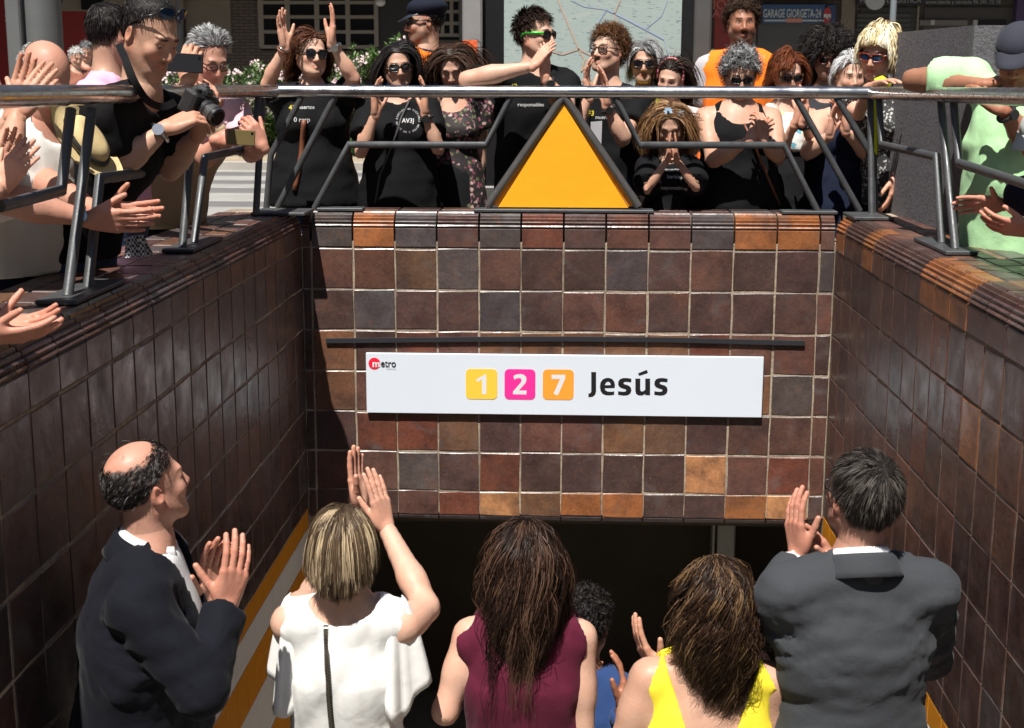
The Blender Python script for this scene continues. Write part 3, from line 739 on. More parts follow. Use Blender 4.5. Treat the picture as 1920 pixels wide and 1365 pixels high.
# red hoarding left of it, dark shops right of it
hd = empty('hoarding', at(1360, 250, FY-0.3)*np.array([1, 1, 0]), 'red panel with faint lettering behind the bearded man', 'hoarding')
b = MB(); fbox(b, 1333, -30, 1404, 170, 0.42, 0.3); b.build('panel', P_('hoarding_red', (0.20, 0.02, 0.018)), hd)
p = at(1336, 17, FY-0.425); text_on('letter', 'ION', (p[0], FY-0.425, p[2]), 0.3, P_('faded_red', (0.36, 0.10, 0.09)), hd, offset=0.004)
p = at(1336, 32, FY-0.425); text_on('letter', 'AREN', (p[0], FY-0.425, p[2]), 0.26, P_('faded_red', (0.36, 0.10, 0.09)), hd, offset=0.004)
sh2 = empty('shop_front', at(1760, 250, FY-0.2)*np.array([1, 1, 0]), 'dark closed shop with a black lettered fascia above the plinth', 'shop')
b = MB(); fbox(b, 1604, 14, 1722, 200, 0.05, -0.05); b.build('shutter', P_('shutter_dark', (0.03, 0.03, 0.028)), sh2)
for i in range(12):
    b = MB(); fbox(b, 1606, 26+i*9, 1706, 33+i*9, 0.08, 0.052); b.build('slat', P_('shutter_dark2', (0.05, 0.048, 0.045)), sh2)
b = MB(); fbox(b, 1722, 14, 1990, 200, 0.05, -0.05); b.build('wall', P_('shop_wall', (0.045, 0.04, 0.035)), sh2)
b = MB(); fbox(b, 1708, 12, 1722, 200, 0.12, 0.0); b.build('door_jamb', P_('jamb', (0.2, 0.17, 0.12)), sh2)
b = MB(); fbox(b, 1602, -30, 1872, 11, 0.32, 0.05); b.build('fascia', P_('fascia_black', (0.012, 0.012, 0.016)), sh2)
p = at(1612, 5, FY-0.33); text_on('lettering', 'PER        LOGISTICA', (p[0], FY-0.33, p[2]), 0.16, P_('letter_grey', (0.28, 0.28, 0.28)), sh2)
p = at(1735, 7, FY-0.33); text_on('lettering', 'www.tienda y servicio 96 341 72 18', (p[0], FY-0.33, p[2]), 0.13, P_('letter_grey', (0.28, 0.28, 0.28)), sh2, fit=at(1868, 7, FY)[0]-p[0])
b = MB(); p = at(1641, 2, FY-.33); b.prism([(p[0]+.22*math.cos(i*math.pi/10), FY-.325, p[2]+.2*math.sin(i*math.pi/10)) for i in range(20)], (0, -.006, 0)); b.build('fascia_disc', P_('disc_pale', (0.4, 0.42, 0.44)), sh2)
for x in (1746, 1826):
    b = MB(); fbox(b, x-4, 38, x+4, 47, 0.14, 0.06); b.build('wall_box', P_('box_white', (0.35, 0.35, 0.34)), sh2)
b = MB(); fbox(b, 1822, 39, 1885, 60, 0.10, 0.051); b.build('vent', M_BLK, sh2)
b = MB(); fbox(b, 1722, 38, 1812, 48, 0.11, 0.052); b.build('ledge', P_('ledge', (0.13, 0.12, 0.11)), sh2)
b = MB(); fbox(b, 1895, -30, 1990, 70, 0.30, 0.06); b.build('poster_panel', P_('panel_purple', (0.05, 0.03, 0.09)), sh2)
b = MB(); p = at(1677, -20, 15.0); q = np.array([p[0], 15.0, 0.0]); b.tube([q, q+np.array([0, 0, 3.6])], 0.033, 10)
tag(b.build('sign_pole', P_('pole_grey', (0.16, 0.18, 0.2)), auto=40), 'thin grey street pole behind the blonde woman', 'pole')
# low crash barrier / parked car roof line behind the oleanders
b = MB(); b.box((-14, 27.6, 0.55), (-3.2, 27.68, 0.95), bev=.02)
for x in (-13, -10.5, -8, -5.5): b.box((x, 27.68, 0), (x+.1, 27.78, 0.8))
tag(b.build('guard_rail', P_('rail_white', (0.42, 0.42, 0.42))), 'pale guard rail behind the flowering bushes', 'guard rail')

# unseen blocks added round the street to hold back sky light
M_FRONT = plain('unseen_front', (0.17, 0.145, 0.12), 0.9, var=0.3, scale=.4)
for nm, lo, hi, lab in (('a', (-38, -20, 0), (-17, 33.9, 19), 'unseen brown block added left of the street to cut sky light'), ('b', (17, -20, 0), (38, 33.9, 19), 'unseen brown block added right of the street to cut sky light'), ('c', (-38, -34, 0), (38, -21, 10), 'unseen low brown block added behind the camera to cut sky light')):
    e_ = empty('unseen_block', ((lo[0]+hi[0])/2, (lo[1]+hi[1])/2, 0), lab, 'building', 'added blocks out of view')
    b = MB(); b.box(lo, hi); b.build('wall', M_FRONT, e_)
    xs_ = hi[0] if nm == 'a' else lo[0]
    if nm in 'ab':
        for fl in range(5):
            for k in range(9):
                b = MB(); y = -17+k*5.6; z = 1.2+fl*3.5; b.box((xs_-.03 if nm == 'b' else xs_-.05, y, z), (xs_+.05 if nm == 'b' else xs_+.03, y+1.6, z+2.0)); b.build('window', M_BLK, e_)
    else:
        for fl in range(3):
            for k in range(12):
                b = MB(); x = -34+k*5.6; z = 1.2+fl*3.2; b.box((x, -21.05, z), (x+1.6, -20.97, z+1.9)); b.build('window', M_BLK, e_)

# ---- oleanders in the median
M_LEAF = []
for i, c in enumerate(((0.085, 0.15, 0.035), (0.12, 0.20, 0.055), (0.05, 0.095, 0.028))):
    M_LEAF.append(plain('oleander_leaf', c, 0.5, var=0.25, scale=5))
M_PINK = plain('oleander_flower', (0.78, 0.58, 0.60), 0.6, var=0.12, scale=9)
M_STEM = plain('stem', (0.10, 0.085, 0.05), 0.8)
def oleander(x, y, h, rad, seed, label, nleaf=7000, nfl=70):
    g = np.random.default_rng(seed)
    t = empty('oleander_bush', (x, y, 0), label, 'bush', 'flowering bushes in the median')
    b = MB()
    for i in range(16):
        a = g.uniform(0, 6.28); rr = rad*g.uniform(.3, .95); hh = h*g.uniform(.6, .95)
        b.tube([(x+.1*math.cos(a), y+.1*math.sin(a), 0), (x+rr*.5*math.cos(a), y+rr*.5*math.sin(a), hh*.55), (x+rr*math.cos(a), y+rr*math.sin(a), hh)], [.022, .016, .006], 5)
    b.build('stem', M_STEM, t)
    # leaves in whorled shoots
    ns = nleaf//10; V = []; F = []; MI = []
    for s in range(ns):
        a = g.uniform(0, 6.283); u = g.uniform(0.15, 1)**.5; zz = g.uniform(.05, 1.0); prof = rad*(0.55+0.45*math.sin(min(1, zz*1.25)*math.pi*.62+.25))
        lump = 1+.16*math.sin(3*a+seed)+.12*math.sin(5*a+zz*7)
        c = np.array([x+prof*u*lump*math.cos(a), y+prof*u*lump*math.sin(a)*.8, h*zz*(1-.22*u*u)*(1+.07*math.sin(4*a+seed))])
        sd = nrm(np.array([math.cos(a)*.7*u, math.sin(a)*.7*u, .9])+g.normal(0, .25, 3))
        for l in range(10):
            al = l*2.4+g.uniform(0, .6); e1 = nrm(np.cross(sd, [.3, .2, .9])); e2 = np.cross(sd, e1)
            d = nrm(sd*g.uniform(.35, 1.1)+(e1*math.cos(al)+e2*math.sin(al))*.9); L = g.uniform(.10, .19); w = g.uniform(.016, .026)
            o = c+sd*(l*.012-.05); sd2 = nrm(np.cross(d, [0, 0, 1.0])+g.normal(0, .25, 3)); n = len(V)
            V += [o, o+d*L*.45+sd2*w, o+d*L+np.array([0, 0, -.03*L/.1*.4]), o+d*L*.45-sd2*w]; F.append((n, n+1, n+2, n+3)); MI.append(int(g.integers(0, 3)))
    b = MB(); b.add(V, F); b.m = MI; b.build('foliage', M_LEAF, t); t.children[-1]['kind'] = 'stuff'
    V = []; F = []
    for s in range(nfl):
        a = g.uniform(0, 6.283); zz = g.uniform(.3, 1.0); prof = rad*(0.55+0.45*math.sin(min(1, zz*1.25)*math.pi*.62+.25))*g.uniform(.85, 1.05)
        c = np.array([x+prof*math.cos(a), y-abs(prof*math.sin(a))*.8*g.choice([1, 1, 1, -1]), h*zz*g.uniform(.85, 1.0)+.03])
        for k in range(9):
            o = c+g.normal(0, .045, 3)
            for q in range(5):
                al = q*1.2566+g.uniform(0, .4); r1 = g.uniform(.022, .034); nn = nrm(np.array([0, -.7, .7])+g.normal(0, .4, 3)); e1 = nrm(np.cross(nn, [.9, .1, .2])); e2 = np.cross(nn, e1)
                d = e1*math.cos(al)+e2*math.sin(al); sdv = np.cross(nn, d); n = len(V)
                V += [o, o+d*r1*.7+sdv*r1*.45, o+d*r1+nn*.006, o+d*r1*.7-sdv*r1*.45]; F.append((n, n+1, n+2, n+3))
    b = MB(); b.add(V, F); b.build('blossom', M_PINK, t)
for i, (px, h, rad, lab) in enumerate(((445, 1.75, 1.15, 'pink flowering oleander beside the grey-haired man with a phone'), (560, 1.75, 1.0, 'oleander behind the woman with raised arms'), (672, 1.95, 1.1, 'oleander right of the woman with raised arms'),
                                       (742, 2.15, 0.95, 'tall oleander behind the woman with a round shirt logo'), (335, 1.6, 0.8, 'small oleander behind the photographer'))):
    p = at(px, 290, 26.0); oleander(p[0], 25.8+(i % 2)*.5, h, rad, 11+i, lab)
p = at(1352, 290, 24.5); oleander(p[0], 24.9, 1.95, 0.65, 31, 'oleander beside the bearded man in an orange vest', 1800, 10)
b = MB(); g_ = np.random.default_rng(3)
V = []; F = []; nx, ny = 60, 6
for j in range(ny):
    for i in range(nx):
        V.append((-14+i*.3, 24.62+j*.5, 0.02+.16*math.sin(j/(ny-1)*math.pi)*(1+.3*g_.normal())))
F = [(j*nx+i, j*nx+i+1, (j+1)*nx+i+1, (j+1)*nx+i) for j in range(ny-1) for i in range(nx-1)]
b.add(V, F); tag(b.build('soil', plain('dry_soil', (0.27, 0.215, 0.15), 0.95, var=0.4, scale=4, bump=.5), smooth=True), kind='structure')
# ================================================================== PEOPLE: implicit surfaces meshed with surface nets
def smin(a, b, k):
    h = np.clip(0.5+0.5*(b-a)/k, 0, 1); return b+(a-b)*h-k*h*(1-h)

class Body:
    """A list of shapes, merged smoothly and meshed on a grid."""
    def __init__(s): s.ops = []
    def add(s, fn, lo, hi, k=0.02, mode='add'): s.ops.append((fn, np.asarray(lo, float), np.asarray(hi, float), k, mode)); return s
    def cap(s, a, b, ra, rb=None, k=0.02, mode='add'):
        a = np.asarray(a, float); b = np.asarray(b, float); rb = ra if rb is None else rb
        def fn(P, a=a, d=b-a, ra=ra, rb=rb):
            q = P-a; t = np.clip((q@d)/max(1e-12, d@d), 0, 1); q = q-t[..., None]*d
            return np.sqrt((q*q).sum(-1))-(ra+(rb-ra)*t)
        r = max(ra, rb); return s.add(fn, np.minimum(a, b)-r, np.maximum(a, b)+r, k, mode)
    def ecap(s, a, b, ra, rb, fwd, flat, k=0.05, mode='add'):
        """Capsule squashed along fwd."""
        a = np.asarray(a, float); b = np.asarray(b, float); f = nrm(fwd)
        def fn(P, a=a, d=b-a, f=f):
            q = P-a; t = np.clip((q@d)/(d@d), 0, 1); q = q-t[..., None]*d; y = q@f
            q = q+np.multiply.outer(y*(1/flat-1), f)
            return (np.sqrt((q*q).sum(-1))-(ra+(rb-ra)*t))*(0.5+0.5*flat)
        r = max(ra, rb); return s.add(fn, np.minimum(a, b)-r, np.maximum(a, b)+r, k, mode)
    def ell(s, c, rad, M=None, k=0.02, mode='add'):
        c = np.asarray(c, float); rad = np.asarray(rad, float); M = np.eye(3) if M is None else M
        def fn(P):
            q = ((P-c)@M.T)/rad; l = np.sqrt((q*q).sum(-1)); l2 = np.sqrt(((q/rad)**2).sum(-1))
            return l*(l-1)/np.maximum(l2, 1e-6)
        r = max(rad); return s.add(fn, c-r, c+r, k, mode)
    def plane(s, p, n, k=0.004):
        """Cut away the side n points to."""
        p = np.asarray(p, float); n = nrm(n)
        return s.add(lambda P: (P-p)@n, [-1e9]*3, [1e9]*3, k, 'clip')
    def eval(s, P):
        D = np.full(P.shape[:-1], 1.0)
        for fn, lo, hi, k, mode in s.ops:
            d = fn(P)
            D = smin(D, d, k) if mode == 'add' else (-smin(-D, d, k) if mode == 'sub' else (-smin(-D, -d, k) if mode == 'clip' else d+D if mode == 'disp' else D))
        return D
    def mesh(s, h, lo=None, hi=None, name='body'):
        adds = [o for o in s.ops if o[4] == 'add']
        L = np.min([o[1] for o in adds], 0)-3*h if lo is None else np.asarray(lo, float)
        H = np.max([o[2] for o in adds], 0)+3*h if hi is None else np.asarray(hi, float)
        n = np.maximum(4, np.ceil((H-L)/h).astype(int)+1)
        ax = [L[i]+np.arange(n[i])*h for i in range(3)]
        D = np.full(n, 1.0, np.float64)
        for fn, a, b, k, mode in s.ops:
            m = 1.2*k+2.5*h
            i0 = [int(np.clip(np.floor((a[i]-m-L[i])/h), 0, n[i]-1)) for i in range(3)]
            i1 = [int(np.clip(np.ceil((b[i]+m-L[i])/h)+1, 1, n[i])) for i in range(3)]
            if any(i1[i] <= i0[i] for i in range(3)): continue
            sl = tuple(slice(i0[i], i1[i]) for i in range(3))
            sub = D[sl]
            if mode == 'disp':
                msk = np.abs(sub) < 4*h+0.02
                idx = np.nonzero(msk)
                P = np.stack([ax[i][i0[i]:i1[i]][idx[i]] for i in range(3)], -1)
                sub[idx] += fn(P); continue
            P = np.stack(np.meshgrid(*[ax[i][i0[i]:i1[i]] for i in range(3)], indexing='ij'), -1)
            d = fn(P)
            if mode == 'add': D[sl] = smin(sub, d, k)
            elif mode == 'sub': D[sl] = -smin(-sub, d, k)
            elif mode == 'clip': D[sl] = -smin(-sub, -d, k)
        return nets(D, L, h)

def nets(D, L, h):
    S = D < 0; n = D.shape
    c = np.zeros([k-1 for k in n], np.int8)
    for i in (0, 1):
        for j in (0, 1):
            for k in (0, 1): c += S[i:n[0]-1+i, j:n[1]-1+j, k:n[2]-1+k]
    mix = (c > 0) & (c < 8); ids = np.full(mix.shape, -1, np.int64); I = np.nonzero(mix); N = len(I[0])
    if N == 0: return np.zeros((0, 3)), np.zeros((0, 4), int)
    ids[I] = np.arange(N); acc = np.zeros((N, 3)); cnt = np.zeros(N)
    I = [a for a in I]
    for ax in range(3):
        o1, o2 = [a for a in range(3) if a != ax]
        for u in (0, 1):
            for v in (0, 1):
                A = [I[0].copy(), I[1].copy(), I[2].copy()]; A[o1] = A[o1]+u; A[o2] = A[o2]+v
                B = [a.copy() for a in A]; B[ax] = B[ax]+1
                da = D[tuple(A)]; db = D[tuple(B)]; m = (da < 0) != (db < 0)
                t = np.where(m, da/np.where(m, da-db, 1), 0)
                p = np.zeros((N, 3)); p[:, o1] = u; p[:, o2] = v; p[:, ax] = t
                acc[m] += p[m]; cnt[m] += 1
    V = L+h*(np.stack(I, -1)+acc/cnt[:, None])
    Q = []
    for ax in range(3):
        o1, o2 = [(1, 2), (2, 0), (0, 1)][ax]
        sa = [slice(None)]*3; sb = [slice(None)]*3; sa[ax] = slice(0, -1); sb[ax] = slice(1, None)
        for a in (o1, o2): sa[a] = slice(1, -1); sb[a] = slice(1, -1)
        A = S[tuple(sa)]; B = S[tuple(sb)]
        for m, flip in ((A & ~B, False), (~A & B, True)):
            J = list(np.nonzero(m)); J[o1] = J[o1]+1; J[o2] = J[o2]+1
            def cell(d1, d2): K = [j.copy() for j in J]; K[o1] = K[o1]+d1; K[o2] = K[o2]+d2; return ids[tuple(K)]
            q = np.stack([cell(-1, -1), cell(0, -1), cell(0, 0), cell(-1, 0)], -1)
            Q.append(q[:, ::-1] if flip else q)
    Q = np.concatenate(Q); return V, Q[(Q >= 0).all(1)]

def mesh_from(V, Q, name='body', tint=None):
    me = bpy.data.meshes.new(name)
    me.vertices.add(len(V)); me.vertices.foreach_set('co', np.asarray(V, np.float32).ravel())
    k = Q.shape[1]
    me.loops.add(Q.size); me.loops.foreach_set('vertex_index', Q.ravel().astype(np.int32))
    me.polygons.add(len(Q)); me.polygons.foreach_set('loop_start', np.arange(0, Q.size, k, dtype=np.int32))
    me.polygons.foreach_set('use_smooth', np.ones(len(Q), bool))
    me.update(calc_edges=True); me.validate()
    if tint is not None:
        a = me.color_attributes.new('tint', 'FLOAT_COLOR', 'POINT')
        a.data.foreach_set('color', np.concatenate([tint, np.ones((len(V), 1))], 1).astype(np.float32).ravel())
    return me

def smooth_v(V, Q, it=1):
    for _ in range(it):
        acc = np.zeros_like(V); cnt = np.zeros(len(V))
        for i in range(4):
            for j in ((i+1) % 4, (i+3) % 4):
                np.add.at(acc, Q[:, i], V[Q[:, j]]); np.add.at(cnt, Q[:, i], 1)
        V = np.where(cnt[:, None] > 0, V*.5+.5*acc/np.maximum(cnt, 1)[:, None], V)
    return V

def radial_folds(getc, n, amp, reach, dirf):
    """Creases that fan out from a point such as an armpit; getc(C) gives the point, dirf(C) the two axes of the plane."""
    def op(B, C):
        c = getc(C); e1, e2 = dirf(C)
        def fn(P):
            q = P-c; x = q@e1; y = q@e2; r = np.sqrt((q*q).sum(-1)); a = np.arctan2(y, x); w = np.sin(a*n+2.2*np.sin(r*16)); k = np.clip(r/.05, 0, 1)*np.exp(-(r/reach)**2)
            return amp*(1-2*np.abs(w)**.8)*k
        B.add(fn, c-reach*2, c+reach*2, 0, 'disp')
    return op
def folds(seed, amp, freqs, stretch=(1, 1, 1), sharp=0.6):
    """Cloth folds as a sum of warped waves."""
    g = np.random.default_rng(seed); st = np.asarray(stretch, float); W = []
    for f in freqs:
        for _ in range(2): W.append((nrm(g.normal(0, 1, 3)*st)*f, g.uniform(0, 6.28), nrm(g.normal(0, 1, 3))*f*.45, g.uniform(0, 6.28), 1.0/f))
    tot = sum(w[4] for w in W)
    def fn(P):
        s = 0
        for k, ph, k2, ph2, a in W:
            w = np.sin(P@k+ph+1.1*np.sin(P@k2+ph2)); s = s+a/tot*(sharp*(1-2*np.abs(w))+(1-sharp)*w)
        return amp*s
    return fn

# ------------------------------------------------------------------ skin, cloth and hair materials
def skin_mat(name, col):
    m, t, b = newmat('skin_'+name); co = t.new('TexCoord').outputs['Object']
    at_ = t.new('Attribute', attribute_name='tint')
    n = t.noise(22, 5, co, 0.6); n2 = t.noise(120, 3, co)
    c = t.mix(tuple(x*.78 for x in col), tuple(min(1, x*1.14) for x in col), n)
    c = t.mix(c, (col[0]*.95, col[1]*.62, col[2]*.52), t.math('MULTIPLY', t.ramp(t.noise(7, 3, co), [(.45, 0.), (.7, 1.)]), .35))
    t.put(b, 'Base Color', t.mix(c, at_.outputs['Color'], 1.0, 'MULTIPLY'))
    t.put(b, 'Roughness', t.ramp(t.noise(30, 3, co), [(.3, .44), (.7, .58)])); t.put(b, 'Specular IOR Level', 0.33)
    t.put(b, 'Subsurface Weight', 0.12); t.put(b, 'Subsurface Radius', (1.0, 0.35, 0.2)); t.put(b, 'Subsurface Scale', 0.012)
    t.put(b, 'Normal', t.bump(t.math('ADD', n2, t.math('MULTIPLY', t.noise(45, 4, co, .6), .8)), 0.18, 0.004)); return m
SKIN = {'fair': skin_mat('fair', (0.54, 0.325, 0.235)), 'mid': skin_mat('mid', (0.455, 0.268, 0.187)), 'tan': skin_mat('tan', (0.31, 0.145, 0.088)), 'red': skin_mat('red', (0.46, 0.240, 0.172))}
def cloth(name, col, rough=0.85, var=0.10, weave=420., bump=0.12, sheen=0.12, fold=0.25):
    key = 'cloth_'+name
    if key in _pm: return _pm[key]
    m, t, b = newmat(key); co = t.new('TexCoord').outputs['Object']
    n = t.noise(9, 5, co, 0.6); w = t.noise(weave, 2, co)
    c = t.mix(tuple(x*(1-var) for x in col), tuple(min(1, x*(1+var)) for x in col), t.math('ADD', t.math('MULTIPLY', n, .6), t.math('MULTIPLY', w, .4)))
    t.put(b, 'Base Color', c); t.put(b, 'Roughness', rough); t.put(b, 'Specular IOR Level', 0.12)
    t.put(b, 'Sheen Weight', sheen); t.put(b, 'Sheen Roughness', 0.45)
    h = t.math('ADD', t.math('MULTIPLY', w, bump), t.math('MULTIPLY', t.noise(14, 3, co, .5, .6), fold))
    t.put(b, 'Normal', t.bump(h, 0.5, 0.02)); _pm[key] = m; return m
def floral(name, base, spots, scale=38):
    key = 'cloth_'+name
    if key in _pm: return _pm[key]
    m, t, b = newmat(key); co = t.new('TexCoord').outputs['Object']
    vo = t.new('TexVoronoi', Scale=scale); wv = t.new('VectorMath', operation='ADD'); t.t.links.new(co, wv.inputs[0])
    sc_ = t.new('VectorMath', operation='SCALE'); t.t.links.new(t.new('TexNoise', Scale=25.0).outputs['Color'], sc_.inputs[0]); sc_.inputs['Scale'].default_value = 0.03; t.t.links.new(co, t.n[-2].inputs['Vector']) if False else None; t.t.links.new(sc_.outputs[0], wv.inputs[1])
    t.t.links.new(wv.outputs[0], vo.inputs['Vector'])
    sep = t.new('SeparateColor'); t.t.links.new(vo.outputs['Color'], sep.inputs[0])
    st = [(i/len(spots), c) for i, c in enumerate(spots)]
    r = t.n.new('ShaderNodeValToRGB'); r.color_ramp.interpolation = 'CONSTANT'; t.t.links.new(sep.outputs[0], r.inputs[0]); e = r.color_ramp.elements
    while len(e) < len(st): e.new(.5)
    for el, (p, c) in zip(e, st): el.position = p; el.color = (*c, 1)
    c = t.mix(r.outputs[0], base, t.ramp(vo.outputs['Distance'], [(.35, 0.), (.55, 1.)]))
    t.put(b, 'Base Color', c); t.put(b, 'Roughness', 0.8); t.put(b, 'Normal', t.bump(t.noise(14, 3, co), .3, .02)); _pm[key] = m; return m
def hair_mat(name, rough=0.5, spec=0.14):
    m, t, b = newmat('hair_'+name); at_ = t.new('Attribute', attribute_name='tint')
    t.put(b, 'Base Color', at_.outputs['Color']); t.put(b, 'Roughness', rough); t.put(b, 'Specular IOR Level', spec)
    t.put(b, 'Anisotropic', 0.6); return m
M_HAIR = hair_mat('strand')
M_LENS = plain('lens_dark', (0.008, 0.008, 0.010), 0.08, var=0.0, spec=0.7)
M_LENSB = plain('lens_blue', (0.01, 0.045, 0.11), 0.06, var=0.0, spec=0.8, metal=.4)
M_FRAMEB = plain('frame_black', (0.012, 0.011, 0.011), 0.25, var=0.0)
M_FRAMER = plain('frame_red', (0.16, 0.02, 0.012), 0.25, var=0.2, scale=90)
M_GREEN = plain('frame_green', (0.06, 0.55, 0.06), 0.3, var=0.1)
def clear_glass():
    m, t, b = newmat('spectacle_glass'); t.put(b, 'Base Color', (0.9, 0.95, 0.95)); t.put(b, 'Roughness', 0.05); t.put(b, 'Transmission Weight', 1.0); t.put(b, 'IOR', 1.02); return m
M_GLASS = clear_glass()
M_EYEW = plain('eye_white', (0.62, 0.58, 0.54), 0.25, var=0.05); M_IRIS = plain('iris', (0.03, 0.016, 0.009), 0.15, var=0.1)
M_WATCH = plain('watch_black', (0.014, 0.014, 0.015), 0.4); M_WSTEEL = plain('watch_steel', (0.5, 0.5, 0.5), 0.25, metal=1.0)
M_BROWNL = plain('leather_brown', (0.14, 0.045, 0.02), 0.5, bump=.2)

def frame_of(face, pitch=0.0, roll=0.0):
    """Rows: right, forward, up of a figure that faces the compass angle `face` (0 looks at the camera, +90 to the picture's right, 180 away)."""
    a = R(face); f = np.array([math.sin(a), -math.cos(a), 0.0]); r = np.array([-math.cos(a), -math.sin(a), 0.0]); u = np.array([0, 0, 1.0])
    cp, sp = math.cos(R(pitch)), math.sin(R(pitch)); f2 = f*cp-u*sp; u2 = u*cp+f*sp
    cr, sr = math.cos(R(roll)), math.sin(R(roll)); return np.stack([r*cr+u2*sr, f2, u2*cr-r*sr])

# ------------------------------------------------------------------ head
def head_shape(c, M, s, k=1.0, female=False, smile=False, fat=1.0):
    B = Body(); L = lambda x, y, z: c+s*(M.T@np.array([x, y, z])); K = lambda v: v*s
    B.ell(L(0, -.016, .040), np.array([.0755, .096, .088])*s, M, K(.02))
    B.ell(L(0, .020, -.028), np.array([.0655*fat, .073, .092])*s, M, K(.035))
    jw = .040 if female else .047
    for sx in (-1, 1):
        B.cap(L(sx*.055*fat, .0, -.048), L(sx*(.028 if female else .031)*fat, .060, -.093), K(.021), K(.019), K(.03))
        B.ell(L(sx*.038, .066, -.026), np.array([.024, .020, .022])*s, M, K(.022))
    B.ell(L(0, .072, -.100), np.array([.024 if female else .028, .019, .018])*s, M, K(.024))
    B.cap(L(-.034, .083, .021), L(.034, .083, .021), K(.010), None, K(.022))
    for sx in (-1, 1): B.ell(L(sx*.031, .099, .002), np.array([.019, .013, .012])*s, M, K(.012), 'sub')
    B.cap(L(0, .090, .008), L(0, .109, -.034), K(.0075), K(.0115), K(.012))
    for sx in (-1, 1): B.ell(L(sx*.0125, .098, -.038), np.array([.0085, .010, .008])*s, M, K(.006))
    for sx in (-1, 1):   # lids
        B.cap(L(sx*.020, .085, .009), L(sx*.043, .078, .008), K(.0055), None, K(.006)); B.cap(L(sx*.020, .084, -.006), L(sx*.042, .078, -.006), K(.0045), None, K(.006))
    wd = .026 if smile else .021; dz = .004 if smile else 0
    B.cap(L(-wd, .080, -.0655+dz), L(0, .0915, -.063), K(.0052), K(.0062), K(.007)); B.cap(L(wd, .080, -.0655+dz), L(0, .0915, -.063), K(.0052), K(.0062), K(.007))
    B.cap(L(-wd*.8, .0805, -.0735+dz*.6), L(0, .0905, -.0755), K(.0055), K(.0070), K(.007)); B.cap(L(wd*.8, .0805, -.0735+dz*.6), L(0, .0905, -.0755), K(.0055), K(.0070), K(.007))
    B.cap(L(-wd*1.1, .086, -.068+dz), L(0, .098, -.0692), K(.0022), None, K(.003), 'sub'); B.cap(L(wd*1.1, .086, -.068+dz), L(0, .098, -.0692), K(.0022), None, K(.003), 'sub')
    for sx in (-1, 1):   # ears
        B.ell(L(sx*.080, -.012, -.004), np.array([.008, .018, .031])*s, frame_tilt(M, sx), K(.008))
        B.ell(L(sx*.087, -.008, .000), np.array([.006, .010, .018])*s, frame_tilt(M, sx), K(.005), 'sub')
    return B, L
def frame_tilt(M, sx):
    a = R(24)*sx; r = M[0]*math.cos(a)-M[1]*math.sin(a); f = M[1]*math.cos(a)+M[0]*math.sin(a); return np.stack([r, f, M[2]])

def head_tint(V, c, M, s, o):
    q = ((V-c)@M.T)/s; n = len(V); T_ = np.ones((n, 3)); x, y, z = q.T; ax = np.abs(x)
    def blend(mask, col): 
        nonlocal T_; m = np.clip(mask, 0, 1)[:, None]; T_ = T_*(1-m)+T_*np.asarray(col)*m
    g = lambda d, r: np.clip(1-d/r, 0, 1)
    front = np.clip((y-.03)/.02, 0, 1)
    blend(g(np.hypot(ax-.040, z+.032), .034)*front*.8, (1.05, .80, .76))
    blend(g(np.sqrt((x/1.2)**2+(z+.034)**2), .018)*front*.6, (1.05, .78, .72))
    lip = o.get('lips', (.90, .70, .68))
    blend((np.clip(1-(ax/.027)**2-((z+.0695)/.0115)**2, 0, 1)*4)*(y > .07), lip)
    blend(np.clip(1-((ax-.031)/.021)**2-((z-.0245)/.0062)**2, 0, 1)*3*(y > .06)*o.get('brow_w', 1.), o.get('brow', (.16, .12, .11)))
    blend(np.clip(1-((ax-.031)/.024)**2-((z-.002)/.013)**2, 0, 1)*(y > .06)*.5, (.80, .68, .66))
    blend(g(np.abs(ax-.082), .014)*(np.abs(y+.01) < .03)*.6, (1.08, .74, .68))
    if o.get('beard'):
        w = o['beard']; col = o.get('beardcol', (.22, .20, .20))
        jawm = np.clip((-.040-z)/.016, 0, 1)*np.clip((y+.01)/.02, 0, 1)*np.clip((z+.135)/.02, 0, 1)
        must = np.clip(1-(ax/.034)**2-((z+.0545)/.0085)**2, 0, 1)*3*(y > .06); side = np.clip(1-((y-.005)/.02)**2, 0, 1)*np.clip((.02-z)/.02, 0, 1)*(ax > .05)
        m = np.clip(np.maximum(np.maximum(jawm, must), side)*w, 0, 1); m *= 1-np.clip(1-(ax/.027)**2-((z+.0695)/.011)**2, 0, 1)
        blend(m, col)
    if o.get('shave') is not None:      # hair-coloured scalp
        scalp = scalp_mask(q, o)
        blend(scalp*.85, o['shave'])
    return T_

def scalp_mask(q, o):
    """1 where hair grows. o['hl']: front hairline height, o['bald']: radius of a bald crown."""
    x, y, z = q[..., 0], q[..., 1], q[..., 2]; hl = o.get('hl', .082)
    line = np.where(y > .035, hl-.018*np.clip((np.abs(x)-.03)/.03, 0, 1), np.where(y > -.022, .004+(y+.022)/.057*(hl-.020), -.070+(-.022-y)*-.0))
    line = np.where((y <= -.022) & (y > -.045), .004+(y+.022)/.023*.066, line); line = np.where(y <= -.045, -.062, line)
    m = np.clip((z-line)/.010, 0, 1)
    if o.get('bald'):
        bc = np.asarray(o.get('baldc', (0, .015, .14))); d = np.sqrt(((q-bc)**2).sum(-1)); m = m*np.clip((d-o['bald'])/.02, 0, 1)
    return m

